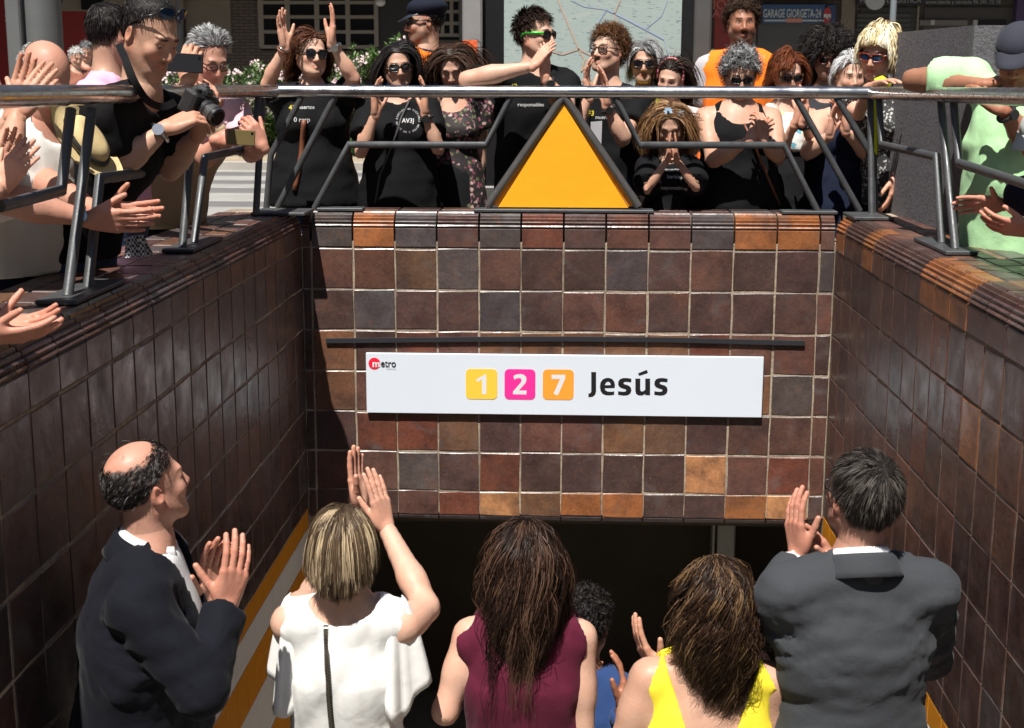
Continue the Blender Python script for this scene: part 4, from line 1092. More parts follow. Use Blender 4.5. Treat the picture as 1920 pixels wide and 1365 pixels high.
# ------------------------------------------------------------------ hands
def hand_shape(W, F, N, side, s=1.0, curl=(12, 14, 10), spread=4.0, thumb=(40, 10), fingers=None):
    F = nrm(F); N = nrm(np.asarray(N, float)-F*np.dot(N, F)); Tt = np.cross(F, N)*(1 if side == 'R' else -1)
    P = lambda t, f, n: W+s*(Tt*t+F*f+N*n); B = Body(); B.joints = []; B.nails = []
    kn = [(.029, .092), (.0095, .096), (-.0105, .092), (-.029, .084)]; ln = [(.042, .025, .021), (.046, .028, .022), (.043, .026, .021), (.033, .020, .019)]
    B.cap(P(0, -.012, 0), P(0, .004, 0), .0245*s, .0245*s, .012*s)
    for i, (t, f) in enumerate(kn): B.cap(P(t*.55, .008, 0), P(t, f-.004, 0), .0145*s, .0115*s, .011*s)
    B.ell(P(.026, .040, .008), np.array([.017, .032, .014])*s, np.stack([Tt, F, N]), .012*s)
    B.ell(P(-.022, .038, .007), np.array([.013, .034, .012])*s, np.stack([Tt, F, N]), .012*s)
    for i, (t, f) in enumerate(kn):
        sp = R(spread*(1.2, .3, -.7, -1.8)[i]); d0 = F*math.cos(sp)+Tt*math.sin(sp); p = P(t, f, 0); a = 0; r = (.0092, .0095, .0090, .0078)[i]*s
        cu = curl if fingers is None else fingers[i]
        for j in range(3):
            a += R(cu[j]); d = d0*math.cos(a)+N*math.sin(a); q = p+d*ln[i][j]*s; r2 = r*(.95, .92, .86)[j]
            B.cap(p, q, r, r2, .0035*s if j == 0 else .002*s); B.joints.append((p, r)); dn = nrm(N*math.cos(a)-d0*math.sin(a)); B.nails.append((q-dn*r2*.9, r2*.8)) if j == 2 else None; B.joints.append((q+dn*r2*.5, r2)) if j == 2 else None; p, r = q, r2
    a, bnd = R(thumb[0]), R(thumb[1]); p = P(.022, .022, .008); d = F*math.cos(a)+Tt*math.sin(a)*.9+N*.35; d = nrm(d); q = p+d*.042*s
    B.cap(p, q, .0135*s, .0112*s, .010*s); d2 = nrm(d*math.cos(bnd)+F*math.sin(bnd)); q2 = q+d2*.030*s; B.cap(q, q2, .0108*s, .0098*s, .002*s); d3 = nrm(d2*math.cos(bnd)+F*math.sin(bnd)); B.cap(q2, q2+d3*.024*s, .0098*s, .0080*s, .002*s)
    return B

def ik(S, W, la, lb, pole):
    d = W-S; L = np.linalg.norm(d); Lm = (la+lb)*.995
    if L > Lm: W = S+d/L*Lm; d = W-S; L = Lm
    d = d/L; a = (la*la-lb*lb+L*L)/(2*L); h = math.sqrt(max(0, la*la-a*a)); p = np.asarray(pole, float); p = nrm(p-d*np.dot(p, d)); return S+d*a+p*h, W

# ------------------------------------------------------------------ hair
def collide(P, cols, lay=0.0):
    for ci, (c, rad, M) in enumerate(cols):
        lay = lay if ci == 0 else 0.0
        q = ((P-c)@M.T)/rad/(1+lay); l = np.sqrt((q*q).sum(-1)); m = l < 1
        if m.any(): q[m] /= np.maximum(l[m], 1e-6)[:, None]; P[m] = ((q*(1+lay))[m]*rad)@M+c
    return P
def hair_strands(c, M, s, o, g, cols):
    n = o.get('n', 1100); K = o.get('K', 8); out = np.zeros((0, 3)); hs = np.array([.0765, .098, .091])*s*1.012; hc = c+s*(M.T@np.array([0, -.016, .040]))
    roots = []
    while len(roots) < n:
        v = g.normal(0, 1, (n*3, 3)); v /= np.linalg.norm(v, axis=1)[:, None]; p = v*hs/s+np.array([0, -.016, .040])
        keep = g.uniform(0, 1, len(p)) < scalp_mask(p, o); roots.extend(p[keep].tolist())
    q = np.array(roots[:n]); P0 = c+s*(q@M); nl = nrm_rows((q-np.array([0, -.016, .040]))/np.array([.0765, .098, .091])**2); Nw = nl@M
    part = o.get('part', 0.0); st = o.get('style', 'down')
    if st == 'crown': cr = np.asarray(o.get('crown', (0, -.05, .125))); d = q-cr
    elif st == 'comb': d = np.stack([np.clip((q[:, 0]-part)/o.get('pw', .05), -1, 1)*np.clip((q[:, 1]+.10)/.10, .35, 1), -.62*np.ones(n), -.5*np.ones(n)], 1)
    elif st == 'fwd': d = np.stack([.15*q[:, 0]/.07, .9*np.ones(n), -.35*np.ones(n)], 1)
    elif st == 'out': d = nl+g.normal(0, .5, (n, 3))
    elif st == 'back': d = np.stack([.25*q[:, 0]/.07, -1.0*np.ones(n), -.15*np.ones(n)], 1)
    else: d = np.stack([np.sign(q[:, 0]-part)*.9, -.55*np.ones(n), -.25*np.ones(n)], 1)
    d = d-nl*(d*nl).sum(1)[:, None]; d = nrm_rows(d)+nl*o.get('lift', .25)+g.normal(0, o.get('mess', .12), (n, 3)); D = nrm_rows(d)@M
    Ln = o.get('len', .2)*s*(1+g.normal(0, o.get('lvar', .12), n))
    if o.get('lenfn'): Ln = Ln*o['lenfn'](q)
    # clumps
    G_ = o.get('clumps', max(20, n//9)); gi = g.choice(n, G_, replace=False); cid = np.argmin(((q[:, None, :]-q[gi][None])**2).sum(-1), 1)
    X = np.zeros((n, K+1, 3)); X[:, 0] = P0; p = P0.copy(); down = np.array([0, 0, -1.0]); gv = o.get('grav', .5); lay = g.uniform(0, 1, (n, 1))*o.get('vol', .08)
    for i in range(K):
        D = nrm_rows(D+down*gv*(1 if i else .3)+g.normal(0, o.get('wave', .05), (n, 3)))
        p2 = p+D*(Ln/K)[:, None]; p2 = collide(p2, cols, lay); 
        if o.get('clear', True):
            ql = ((p2-c)@M.T)/s; fz = o.get('hl', .082)-.012; m = (ql[:, 1] > .028) & (ql[:, 2] < fz) & (ql[:, 2] > -.14) & (np.abs(ql[:, 0]) < .076)
            if m.any():
                sg = np.where(q[m, 0] >= part, 1, -1); w_ = np.clip((fz-ql[m, 2])/.03, 0, 1); ql[m, 0] = ql[m, 0]*(1-w_)+sg*np.maximum(np.abs(ql[m, 0]), .078)*w_; ql[m, 1] = ql[m, 1]*(1-w_)+np.minimum(ql[m, 1], .05)*w_; p2[m] = c+s*(ql[m]@M)
        D = nrm_rows(p2-p+1e-9); p = p2; X[:, i+1] = p
    t = np.linspace(0, 1, K+1)
    cl = o.get('clump', .5)
    if cl > 0:
        Gd = X[gi][cid]; w = cl*t**.8; X = X*(1-w[None, :, None])+(Gd+(X[:, :1]-Gd[:, :1])*.35)*w[None, :, None]
    if o.get('taper'):
        z0, z1, fx, fy, yc = o['taper']; L_ = (X-c)@M.T/s; zz = X[..., 2]-c[2]; w_ = np.clip((z0*s-zz)/((z0-z1)*s), 0, 1); w_ = w_*w_*(3-2*w_); Mb = np.stack([M[0], nrm(np.cross([0, 0, 1.], M[0])), [0, 0, 1.]]); Q_ = (X-c)@Mb.T; Q_[..., 0] *= 1-(1-fx)*w_; yy = Q_[..., 1]; Q_[..., 1] = yy+(yc*s-yy)*(1-fy)*w_; X = c+Q_@Mb
    ca = o.get('curl', 0)*s
    if ca:
        ph = g.uniform(0, 6.28, G_)[cid]+g.normal(0, .35, n); fr = o.get('cfreq', 9)*(1+g.normal(0, .15, G_)[cid]); arc = t[None]*Ln[:, None]/s*fr[:, None]*6.28+ph[:, None]
        T0 = nrm_rows((X[:, -1]-X[:, 0])); e1 = nrm_rows(np.cross(T0, Nw+.01)); e2 = np.cross(T0, e1); w = (ca*np.minimum(1, t*3))[None, :, None]*(.7+.6*g.uniform(0, 1, n))[:, None, None]
        X = X+w*(np.cos(arc)[..., None]*e1[:, None]+np.sin(arc)[..., None]*e2[:, None])
    return X, cid

def nrm_rows(a): return a/np.maximum(np.linalg.norm(a, axis=-1, keepdims=True), 1e-9)
def ribbons(X, width, center, g, cols3, cid, spread=.25, light=None):
    n, K = X.shape[:2]; Tn = np.gradient(X, axis=1); Tn = nrm_rows(Tn); out = nrm_rows(X-center+g.normal(0, .03, (n, 1, 3)))
    side = nrm_rows(np.cross(Tn, out)); up = np.cross(side, Tn); ro = g.normal(0, .45, n)[:, None, None]; side = side*np.cos(ro)+up*np.sin(ro)
    t = np.linspace(0, 1, K); w = (width*(.55+.9*t*(1-t)*2)*(1-.75*t**4))[None, :, None]*(.7+.6*g.uniform(0, 1, n))[:, None, None]
    V = np.stack([X-side*w*.5, X+side*w*.5], 2).reshape(-1, 3)
    base = np.arange(n)[:, None]*K*2+np.arange(K-1)[None]*2; Q = np.stack([base, base+1, base+3, base+2], -1).reshape(-1, 4)
    ca, cb = np.asarray(cols3[0]), np.asarray(cols3[1]); m = np.clip(g.beta(1.2, 1.6, cid.max()+1)[cid]+g.normal(0, spread*.6, n), 0, 1)
    C = ca[None]*(1-m[:, None])+cb[None]*m[:, None]
    if len(cols3) > 2: h = (g.uniform(0, 1, cid.max()+1)[cid] > .8)|(g.uniform(0, 1, n) > .93); C[h] = np.asarray(cols3[2])
    C = np.repeat(C, K*2, 0)
    return V, Q, C
# ------------------------------------------------------------------ one figure
def ccap(B, a, b, ra, rb, k=0.02, cut=True):
    """Capsule cut flat at its far end b: a sleeve."""
    a = np.asarray(a, float); b = np.asarray(b, float); d = b-a; u = nrm(d)
    def fn(P):
        q = P-a; t = np.clip((q@d)/(d@d), 0, 1.2); q = q-t[..., None]*d
        c = np.sqrt((q*q).sum(-1))-(ra+(rb-ra)*t); return np.maximum(c, (P-b)@u) if cut else c
    r = max(ra, rb)*1.05; B.add(fn, np.minimum(a, b)-r, np.maximum(a, b)+r, k)

def px3(p):
    return at(*p) if max(abs(float(v)) for v in p) > 25 else np.asarray(p, float)

def torso_ops(B, C, e=0.0, w=1.0, shoulders=True, k=.05):
    s, f = C['s'], C['f']; P, Wc, Cc, Nb, up = C['P'], C['Wc'], C['Cc'], C['Nb'], C['up']; w = w*C['w']; fem = C['female']
    wa = (.122 if fem else .136)*w*s; ch = (.146 if fem else .158)*w*s; hp = (.162 if fem else .152)*w*s; fl = C.get('flat', .68)
    B.ecap(P-up*.03*s, Wc, hp+e, wa+e, f, fl, k*s); B.ecap(Wc, Cc, wa+e, ch+e, f, fl, k*s); B.ecap(Cc, Nb-up*.085*s, ch+e, .088*w*s+e, f, fl, k*s)
    if C.get('belly'): B.ell(Wc+f*.045*s, np.array([.125, .11, .13])*s*C['belly']+e, C['Mb'], k*s)
    if fem:
        for sx in (-1, 1): B.ell(Cc+C['r']*sx*.068*s*w+f*.075*s-up*.005*s, np.array([.062, .062, .062])*s*C.get('bust', 1.)+e, C['Mb'], .045*s)
    if shoulders:
        for sd in 'RL': B.cap(Nb-up*.055*s, C['S'][sd], .046*s+e, .043*s+e, .045*s)

def person(label, head, H, face, body=None, ground=0.0, hp=0, hr=0, lean=(0, 0), w=1.0, female=False, skin='mid', hs=.93, upper=None, lower=None, hair=None, arms=None, glasses=None, fo=None,
           group=None, res=.021, neck=.185, belly=None, seed=0, hooks=(), shoulder=1.0, flat=.68, eyes=True, bust=1.0, smile=False, armw=1.0, pelvis=None, name='person'):
    g = np.random.default_rng(seed+100); body = face if body is None else body
    c = px3(head)
    s = H/1.70; h_ = hs*s; M = frame_of(face, hp, hr); Mb = frame_of(body); r, f = Mb[0], Mb[1]
    Nb = c-np.array([0, 0, 1.0])*neck*h_-f*(.012+.05*math.sin(R(hp)))*s
    P = np.array([Nb[0]-lean[0], Nb[1]-lean[1], ground+.525*H]) if pelvis is None else np.asarray(pelvis, float)
    up = nrm(Nb-P); C = dict(s=s, f=f, r=r, Mb=Mb, M=M, c=c, h=h_, Nb=Nb, P=P, up=up, w=w, female=female, belly=belly, flat=flat, bust=bust, S={}, E={}, W={}, ground=ground, H=H)
    C['Wc'] = P+.32*(Nb-P); C['Cc'] = P+.66*(Nb-P)
    sw = (.158 if female else .178)*s*shoulder
    for sd, sx in (('R', 1), ('L', -1)): C['S'][sd] = Nb+r*sx*sw-up*.062*s
    T_ = empty(name, (P[0], P[1], ground), label, 'person', group); T_['_'] = 0; del T_['_']
    arms = arms or {}; la, lb = .285*s, .25*s; handB = []
    for sd, sx in (('R', 1), ('L', -1)):
        a = arms.get(sd, {}); S_ = C['S'][sd]
        if a.get('S') is not None: S_ = C['S'][sd] = S_+np.asarray(a['S'])
        Wt = a.get('W'); Wt = S_+r*sx*.07*s-np.array([0, 0, 1.])*.50*s+f*.06*s if Wt is None else px3(Wt)
        E_, W_ = ik(S_, Wt, la*a.get('k', 1), lb*a.get('k', 1), a.get('pole', r*sx*.6-f*.6-np.array([0, 0, .6])))
        if a.get('E') is not None: E_ = px3(a['E']); W_ = Wt
        C['E'][sd], C['W'][sd] = E_, W_
        if a.get('hand', True):
            Fd = a.get('F'); Fd = W_-E_ if Fd is None else np.asarray(Fd, float); Nn = a.get('N', -r*sx)
            handB.append((hand_shape(W_, Fd, Nn, sd, h_/.93*a.get('hsz', 1.0), a.get('curl', (14, 16, 12)), a.get('spread', 2), a.get('thumb', (38, 10)), a.get('fingers')), a.get('hres', .0048)))
    # skin
    B = Body(); torso_ops(B, C)
    hb = c+h_*(M.T@np.array([0, -.022, -.055])); nr = (.045 if female else .054)*s
    B.cap(Nb-up*.04*s, hb, nr*1.06, nr*.97, .03*s)
    for sx in (1, -1): B.cap(Nb+up*.035*s, Nb+r*sx*.09*s-up*.03*s, .030*s, .032*s, .045*s)
    aw = armw*(.88 if female else 1.0)*(.5+.5*w)
    for sd in 'RL':
        S_, E_, W_ = C['S'][sd], C['E'][sd], C['W'][sd]
        B.cap(S_, S_+(E_-S_)*.5, .050*s*aw, .046*s*aw, .03*s); B.cap(S_+(E_-S_)*.4, E_, .044*s*aw, .036*s*aw, .02*s)
        B.cap(E_, E_+(W_-E_)*.38, .037*s*aw, .041*s*aw, .02*s); B.cap(E_+(W_-E_)*.3, W_, .041*s*aw, .0255*s, .015*s)
    kn, an = {}, {}
    for sx in (1, -1):
        hp_ = P+r*sx*.085*s-np.array([0, 0, .04*s]); kz = ground+.285*H; kn[sx] = np.array([*(P+r*sx*.09*s+f*.02*s)[:2], kz]); an[sx] = np.array([*(P+r*sx*.10*s-f*.01*s)[:2], ground+.075*s])
        C.setdefault('leg', {})[sx] = (hp_, kn[sx], an[sx])
        B.cap(hp_, kn[sx], .082*s*w, .053*s, .04*s); B.cap(kn[sx], an[sx], .053*s, .038*s, .02*s)
        B.cap(an[sx]+f*-.03*s-np.array([0, 0, .035*s]), an[sx]+f*.13*s-np.array([0, 0, .045*s]), .034*s, .026*s, .03*s)
    V, Q = B.mesh(res); Vs = [smooth_v(V, Q)]; Qs = [Q]; Ts = [np.ones((len(V), 3))]; off = len(V)
    fo = dict(fo or {}); HB, L = head_shape(c, M, h_, female=female, smile=smile, fat=fo.get('fat', 1.0)); C['L'] = L
    HB.cap(c+h_*(M.T@np.array([0, -.020, -.03])), Nb, nr*.98/1.0, nr*1.04, .022*s)
    if fo.get('big_nose'): HB.cap(L(0, .092, .0), L(0, .118, -.036), .009*h_, .014*h_, .012*h_)
    if hair: fo.setdefault('hl', hair.get('hl', .082)); fo['bald'] = hair.get('bald'); fo['baldc'] = hair.get('baldc', (0, .015, .14)); fo.setdefault('shave', hair.get('shave', None))
    V, Q = HB.mesh(fo.get('hres', .0058), c-.19*h_, c+.16*h_); V = smooth_v(V, Q) if fo.get('sm') else V
    Vs.append(V); Qs.append(Q+off); Ts.append(head_tint(V, c, M, h_, fo)); off += len(V)
    for hB, hr_ in handB:
        V, Q = hB.mesh(hr_); Vs.append(V); Qs.append(Q+off); t = np.ones((len(V), 3)); t[:] = (1.04, .94, .91)
        for jp, jr in hB.joints: m = np.clip(1.15-np.linalg.norm(V-jp, axis=1)/(jr*1.5), 0, 1)[:, None]*.8; t = t*(1-m)+t*np.array([1.0, .80, .76])*m
        for jp, jr in hB.nails: m = np.clip(1.3-np.linalg.norm(V-jp, axis=1)/jr, 0, 1)[:, None]; t = t*(1-m)+np.array([1.18, 1.08, 1.10])*m
        Ts.append(t); off += len(V)
    link('body', mesh_from(np.concatenate(Vs), np.concatenate(Qs), 'body', np.concatenate(Ts)), T_, SKIN[skin])
    if eyes:
        for sx in (-1, 1):
            dn = hp > 12; b = MB(); b.ball(L(sx*.031, .0762, -.001 if dn else .0015), (.0108 if dn else .0120)*h_, M, 10, 8, 0); b.ball(L(sx*.031, .0826 if dn else .0838, -.0045 if dn else .001), np.array([.0060, .0056, .0060])*h_, M, 10, 8, 1); b.build('eye', [M_EYEW, M_IRIS], T_, smooth=True)
    if smile:
        b = MB(); b.tube([L(x, .0885-x*x*9, -.0685+abs(x)**1.5*.9) for x in np.linspace(-.017, .017, 9)], [.0012*h_, .0026*h_, .0034*h_, .0038*h_, .0038*h_, .0038*h_, .0034*h_, .0026*h_, .0012*h_], 6); b.build('teeth', P_('tooth', (.70, .66, .58), rough=.3), T_, smooth=True)
    # clothes
    for u_ in (upper if isinstance(upper, (list, tuple)) else [upper] if upper else []): garment(T_, C, u_, g, seed)
    if lower: lowers(T_, C, lower, w)
    if hair: hairdo(T_, C, hair, g)
    if glasses: specs(T_, C, glasses)
    for fn in hooks: fn(T_, C, g)
    for sd in 'RL':
        a = arms.get(sd, {})
        if a.get('watch'):
            E_, W_ = C['E'][sd], C['W'][sd]; u = nrm(W_-E_); p = W_-u*.025; e1 = nrm(np.cross(u, [.3, .5, .8])); e2 = np.cross(u, e1); b = MB()
            rr = .032*s
            b.tube([p+(e1*math.cos(t)+e2*math.sin(t))*rr for t in np.linspace(0, 6.283, 21)[:-1]], .008, 8, closed=True)
            wt = b.build('watch', M_WATCH if a['watch'] == 'black' else M_WSTEEL, T_, smooth=True)
            n = nrm(a.get('wdir', np.array([-.2, -.8, .4]))); n = nrm(n-u*np.dot(n, u)); e = np.cross(u, n); q = p+n*(rr+.003); b = MB()
            b.prism([q+(u*math.cos(t)+e*math.sin(t))*.019 for t in np.linspace(0, 6.283, 15)[:-1]], n*.009); b.build('watch_face', M_WATCH if a['watch'] == 'black' else M_WSTEEL, wt)
    return T_, C

def garment(T_, C, o, g, seed):
    s, r, f, up, Nb, P, Cc, Wc = C['s'], C['r'], C['f'], C['up'], C['Nb'], C['P'], C['Cc'], C['Wc']; e = o.get('e', .013)*s; kind = o.get('kind', 'tee'); B = Body()
    torso_ops(B, C, e, o.get('w', 1.0), shoulders=kind not in ('tank',))
    Z = np.array([0, 0, 1.0])
    hem = o.get('hem', .10)*s
    B.ecap(P+up*.06*s, P-Z*(hem+.02*s), (.168 if C['female'] else .160)*C['w']*s+e, (.178 if C['female'] else .162)*C['w']*s+e*1.4+o.get('flare', 0), f, C.get('flat', .68)*1.05, .05*s)
    if kind in ('tee', 'shirt', 'jacket', 'dress', 'shell'):
        for sx in (1, -1): B.cap(Nb-up*.01*s, Nb+r*sx*.10*s-up*.035*s, .040*s+e*.5, .040*s+e*.5, .05*s)
    sl = o.get('sleeve', .62)
    for sd in 'RL':
        S_, E_, W_ = C['S'][sd], C['E'][sd], C['W'][sd]; q = o.get('sw', 1.0)
        if kind == 'tank' or sl <= 0: continue
        if sl <= 1:
            b = S_+(E_-S_)*sl; ccap(B, S_, b, .052*s+e, (.050*s+e+.006)*q, .03*s)
        else:
            sk = o.get('sk', .022)*s; B.cap(S_-up*.004*s, E_, (.054*s+e*.7)*q, (.046*s+e*.6)*q, sk); ccap(B, E_, E_+(W_-E_)*(sl-1), (.047*s+e*.6)*q, (.034*s+e*.6)*q, .012*s)
    if kind == 'tank':
        for sx in (1, -1):
            a = Cc+r*sx*.085*s+f*.085*s+up*.02*s; m = Nb+r*sx*.088*s-up*.008*s; d = Cc+r*sx*.085*s-f*.085*s+up*.02*s
            B.cap(a, m+f*.03*s, .026*s, .02*s, .03*s); B.cap(m+f*.03*s, m-f*.03*s, .02*s, .02*s, .02*s); B.cap(m-f*.03*s, d, .02*s, .026*s, .03*s)
        for sd, sx in (('R', 1), ('L', -1)): B.cap(C['S'][sd]+up*.05*s+r*sx*.012*s, C['S'][sd]-up*.07*s+r*sx*.03*s, .062*s, .055*s, .012, 'sub')
    if o.get('folds', (.004, (26, 44))): fa = o.get('folds', (.017, (28, 46, 80), (1, 1, .7))); B.add(folds(seed+5, fa[0]*s, fa[1], fa[2] if len(fa) > 2 else (1, 1, 1)), P-1., Nb+1., 0, 'disp')
    # neckline
    nk = o.get('neck', (.072, .03, .02)); B.ell(Nb+f*nk[1]*s+up*nk[2]*s, np.array([nk[0], nk[0]*1.0, nk[0]*o.get('nkz', .9)])*s, C['Mb'], .006, 'sub')
    for fn in o.get('ops', ()): fn(B, C)
    B.plane(P-Z*hem, -Z, .004)
    V, Q = B.mesh(o.get('res', .016)); V = smooth_v(V, Q, o.get('smooth', 1)); me = mesh_from(V, Q, kind)
    ob = link(o.get('name', {'tee': 't_shirt', 'tank': 'tank_top', 'jacket': 'jacket', 'shirt': 'shirt', 'dress': 'dress', 'shell': 'top'}[kind]), me, T_, o['mat'])
    C['garment'] = ob; C['gV'] = (V, Q)
    if o.get('label'): ob['label'] = o['label']

def lowers(T_, C, o, w):
    s, r, f, P = C['s'], C['r'], C['f'], C['P']; B = Body(); Z = np.array([0, 0, 1.]); e = .014*s
    if o.get('kind') == 'skirt':
        B.ecap(P+Z*.05*s, P-Z*o.get('len', .45)*s, .165*w*s+e, .20*s*w+e, f, .8, .05); B.plane(P-Z*o.get('len', .45)*s, -Z)
        nm = 'skirt'
    else:
        nm = 'trousers'; B.ecap(P+Z*.04*s, P-Z*.05*s, .158*w*s+e, .16*w*s+e, f, .72, .05)
        for sx in (1, -1):
            h, k, a = C['leg'][sx]; B.cap(h, k, .088*s*w+e*.6, .062*s+e*.6, .03*s); ccap(B, k, a-Z*.02, .062*s+e*.6, .060*s+e*.5, .02*s)
    V, Q = B.mesh(.03); link(nm, mesh_from(smooth_v(V, Q), Q, nm), T_, o['mat'])
    if nm == 'trousers' or True:
        for sx in (1, -1):
            h, k, a = C['leg'][sx]; B = Body(); B.cap(a-f*.035*s-Z*.028*s, a+f*.15*s-Z*.04*s, .042*s, .034*s, .03); B.cap(a, a-Z*.02*s, .045*s, .045*s, .03*s); B.plane(a-Z*.073*s, -Z); V, Q = B.mesh(.024); link('shoe', mesh_from(V, Q), T_, P_('shoe', (.03, .025, .022), rough=.5))

def hairdo(T_, C, o, g):
    c, M, h_, s = C['c'], C['M'], C['h'], C['s']; L = C['L']; hc = L(0, -.016, .040); rad = np.array([.0765, .098, .091])*h_
    cols3 = o['col']; cols = [(hc, rad*1.02, M), (L(0, .02, -.028), np.array([.066, .078, .092])*h_, M), (C['Nb']+C['up']*.05*s, np.array([.062, .062, .11])*s, C['Mb'])]
    if o.get('body', True):
        cols.append((C['Cc']+C['up']*.02*s, np.array([.175*C['w'], .118*C['w'], .24])*s, C['Mb']))
        for sd in 'RL': cols.append(((C['S'][sd]+C['Nb'])/2-C['up']*.03*s, np.array([.115, .072, .072])*s, C['Mb']))
    Vs, Qs, Ts = [], [], []; off = 0
    B = Body(); B.ell(hc, rad*(1+o.get('capvol', .045)), M, .01); V, Q = B.mesh(.008*max(.8, h_)); q = ((V-c)@M.T)/h_; m = scalp_mask(q, o)
    Q = Q[(m[Q] > .55).all(1)]
    if len(Q) and not o.get('nocap'):
        V = V+nrm_rows(V-hc)*(g.normal(0, .0012, len(V)))[:, None]; Vs.append(V); Qs.append(Q); Ts.append(np.tile(np.asarray(cols3[0])*.75, (len(V), 1))); off = len(V)
    for ms in o.get('mass', ()):
        B = Body()
        for a, b, ra, rb in ms: B.cap(L(*a), L(*b), ra*h_, rb*h_, .03*h_)
        B.add(folds(3, .006*h_, (60, 110), (1, 1, .15)), hc-1, hc+1, 0, 'disp'); B.ell(L(0, .06, -.03), np.array([.058, .075, .10])*h_, M, .01*h_, 'sub')
        V, Q = B.mesh(.008); Vs.append(V); Qs.append(Q+off); Ts.append(np.tile(np.asarray(cols3[0])*.8, (len(V), 1))); off += len(V)
    for part in [o]+list(o.get('more', ())):
        oo = dict(o); oo.update(part); X, cid = hair_strands(c, M, h_, oo, g, cols)
        if oo.get('xf'): X = oo['xf'](X, C)
        V, Q, T2 = ribbons(X, oo.get('width', .0042), hc, g, oo['col'], cid); Vs.append(V); Qs.append(Q+off); Ts.append(T2); off += len(V)
    link('hair', mesh_from(np.concatenate(Vs), np.concatenate(Qs), 'hair', np.concatenate(Ts)), T_, M_HAIR)

def specs(T_, C, o):
    """Glasses in head space: lens shape, frame, temples."""
    h_, M = C['h'], C['M']; L = C['L']; lw, lh = o.get('size', (.027, .020)); y0 = o.get('y', .101); zc = o.get('z', .0); n = 18; ex = o.get('sq', .62)
    root = None; fr = MB(); r = o.get('r', .0032)*h_; cx = o.get('cx', .0325)
    def pt(sx, t, k=1.0):
        ct, st = math.cos(t), math.sin(t); x = math.copysign(abs(ct)**ex, ct)*lw*k; z = math.copysign(abs(st)**ex, st)*lh*k+.15*x*o.get('cat', .2); X = cx+x; return L(sx*X, y0-(X**2)*3.2, zc+z)
    for sx in (-1, 1): fr.tube([pt(sx, 2*math.pi*i/n) for i in range(n)], r, 6, closed=True)
    fr.tube([L(-.008, y0+.001, zc+.006), L(0, y0+.003, zc+.008), L(.008, y0+.001, zc+.006)], r, 6)
    f_o = fr.build(o.get('name', 'sunglasses'), o.get('frame', M_FRAMEB), T_, smooth=True)
    for sx in (-1, 1):
        b = MB(); P = [pt(sx, 2*math.pi*i/n, .97) for i in range(n)]; mid = sum(P)/n+M[1]*.004*h_; b.add(P+[mid], [(i, (i+1) % n, n) for i in range(n)]); b.build('lens', o.get('lens', M_LENS), f_o, smooth=True)
        b = MB(); X = cx+lw; b.tube([L(sx*X, y0-X*X*3.2, zc+.008), L(sx*.079, .04, zc+.010), L(sx*.084, -.015, zc+.008), L(sx*.082, -.035, zc-.008)], r*o.get('tk', 1.3), 6); b.build('temple', o.get('temple', o.get('frame', M_FRAMEB)), f_o, smooth=True)

def print_on(T_, C, txt, px, py, size, mat, name='shirt_lettering', rot=0.0, right=None):
    """Lettering laid on the front of a garment: each vertex is dropped onto the cloth along the line of sight of the chest."""
    ob = C['garment']; off = np.array(ob.parent.location); V, Q = C['gV']; bv = BVHTree.FromPolygons([tuple(v) for v in V], [tuple(int(i) for i in q) for q in Q])
    me = text_mesh(txt, size, size*.012, 'CENTER') if isinstance(txt, str) else txt
    co = np.zeros(len(me.vertices)*3); me.vertices.foreach_get('co', co); co = co.reshape(-1, 3); a = R(rot); x = co[:, 0]*math.cos(a)-co[:, 1]*math.sin(a); y = co[:, 0]*math.sin(a)+co[:, 1]*math.cos(a)
    f = C['f']; rr = -C['r'] if right is None else np.asarray(right); z = np.array([0, 0, 1.]); ctr = at(px, py, C['Cc'][1]-.12); ctr = ctr+f*0
    W = []
    for i in range(len(co)):
        o = ctr+rr*x[i]+z*y[i]+f*.5; h = bv.ray_cast(Vector(o), Vector(-f), 1.2); W.append(np.array(h[0])+f*.003 if h[0] is not None else o-f*.5)
    me.vertices.foreach_set('co', np.array(W).ravel()); me.materials.clear(); me.update(); return link(name, me, ob if False else T_, mat)

def collar(B, C, r0, zlo, zhi, th=.006, tilt=.35, open_=0.0, off=0.0, k=.006):
    """A band round the neck, higher at the back."""
    s, Nb, f, rr, up = C['s'], C['Nb'], C['f'], C['r'], C['up']
    def fn(P):
        q = P-(Nb-f*.004*s); x = q@rr; y = q@f; z = q@up; z2 = z+tilt*y; rad = np.sqrt(x*x+(y*1.0)**2); d = np.abs(rad-(r0+off+.12*z)*s)-th*s
        d = np.maximum(d, np.maximum(zlo*s-z2, z2-zhi*s))
        if open_: d = np.maximum(d, np.where(y > 0, open_*s*np.clip((z2/s-zlo)/(zhi-zlo), 0, 1)-np.abs(x), -1))
        return d
    B.add(fn, Nb-.2*s, Nb+.2*s, k)

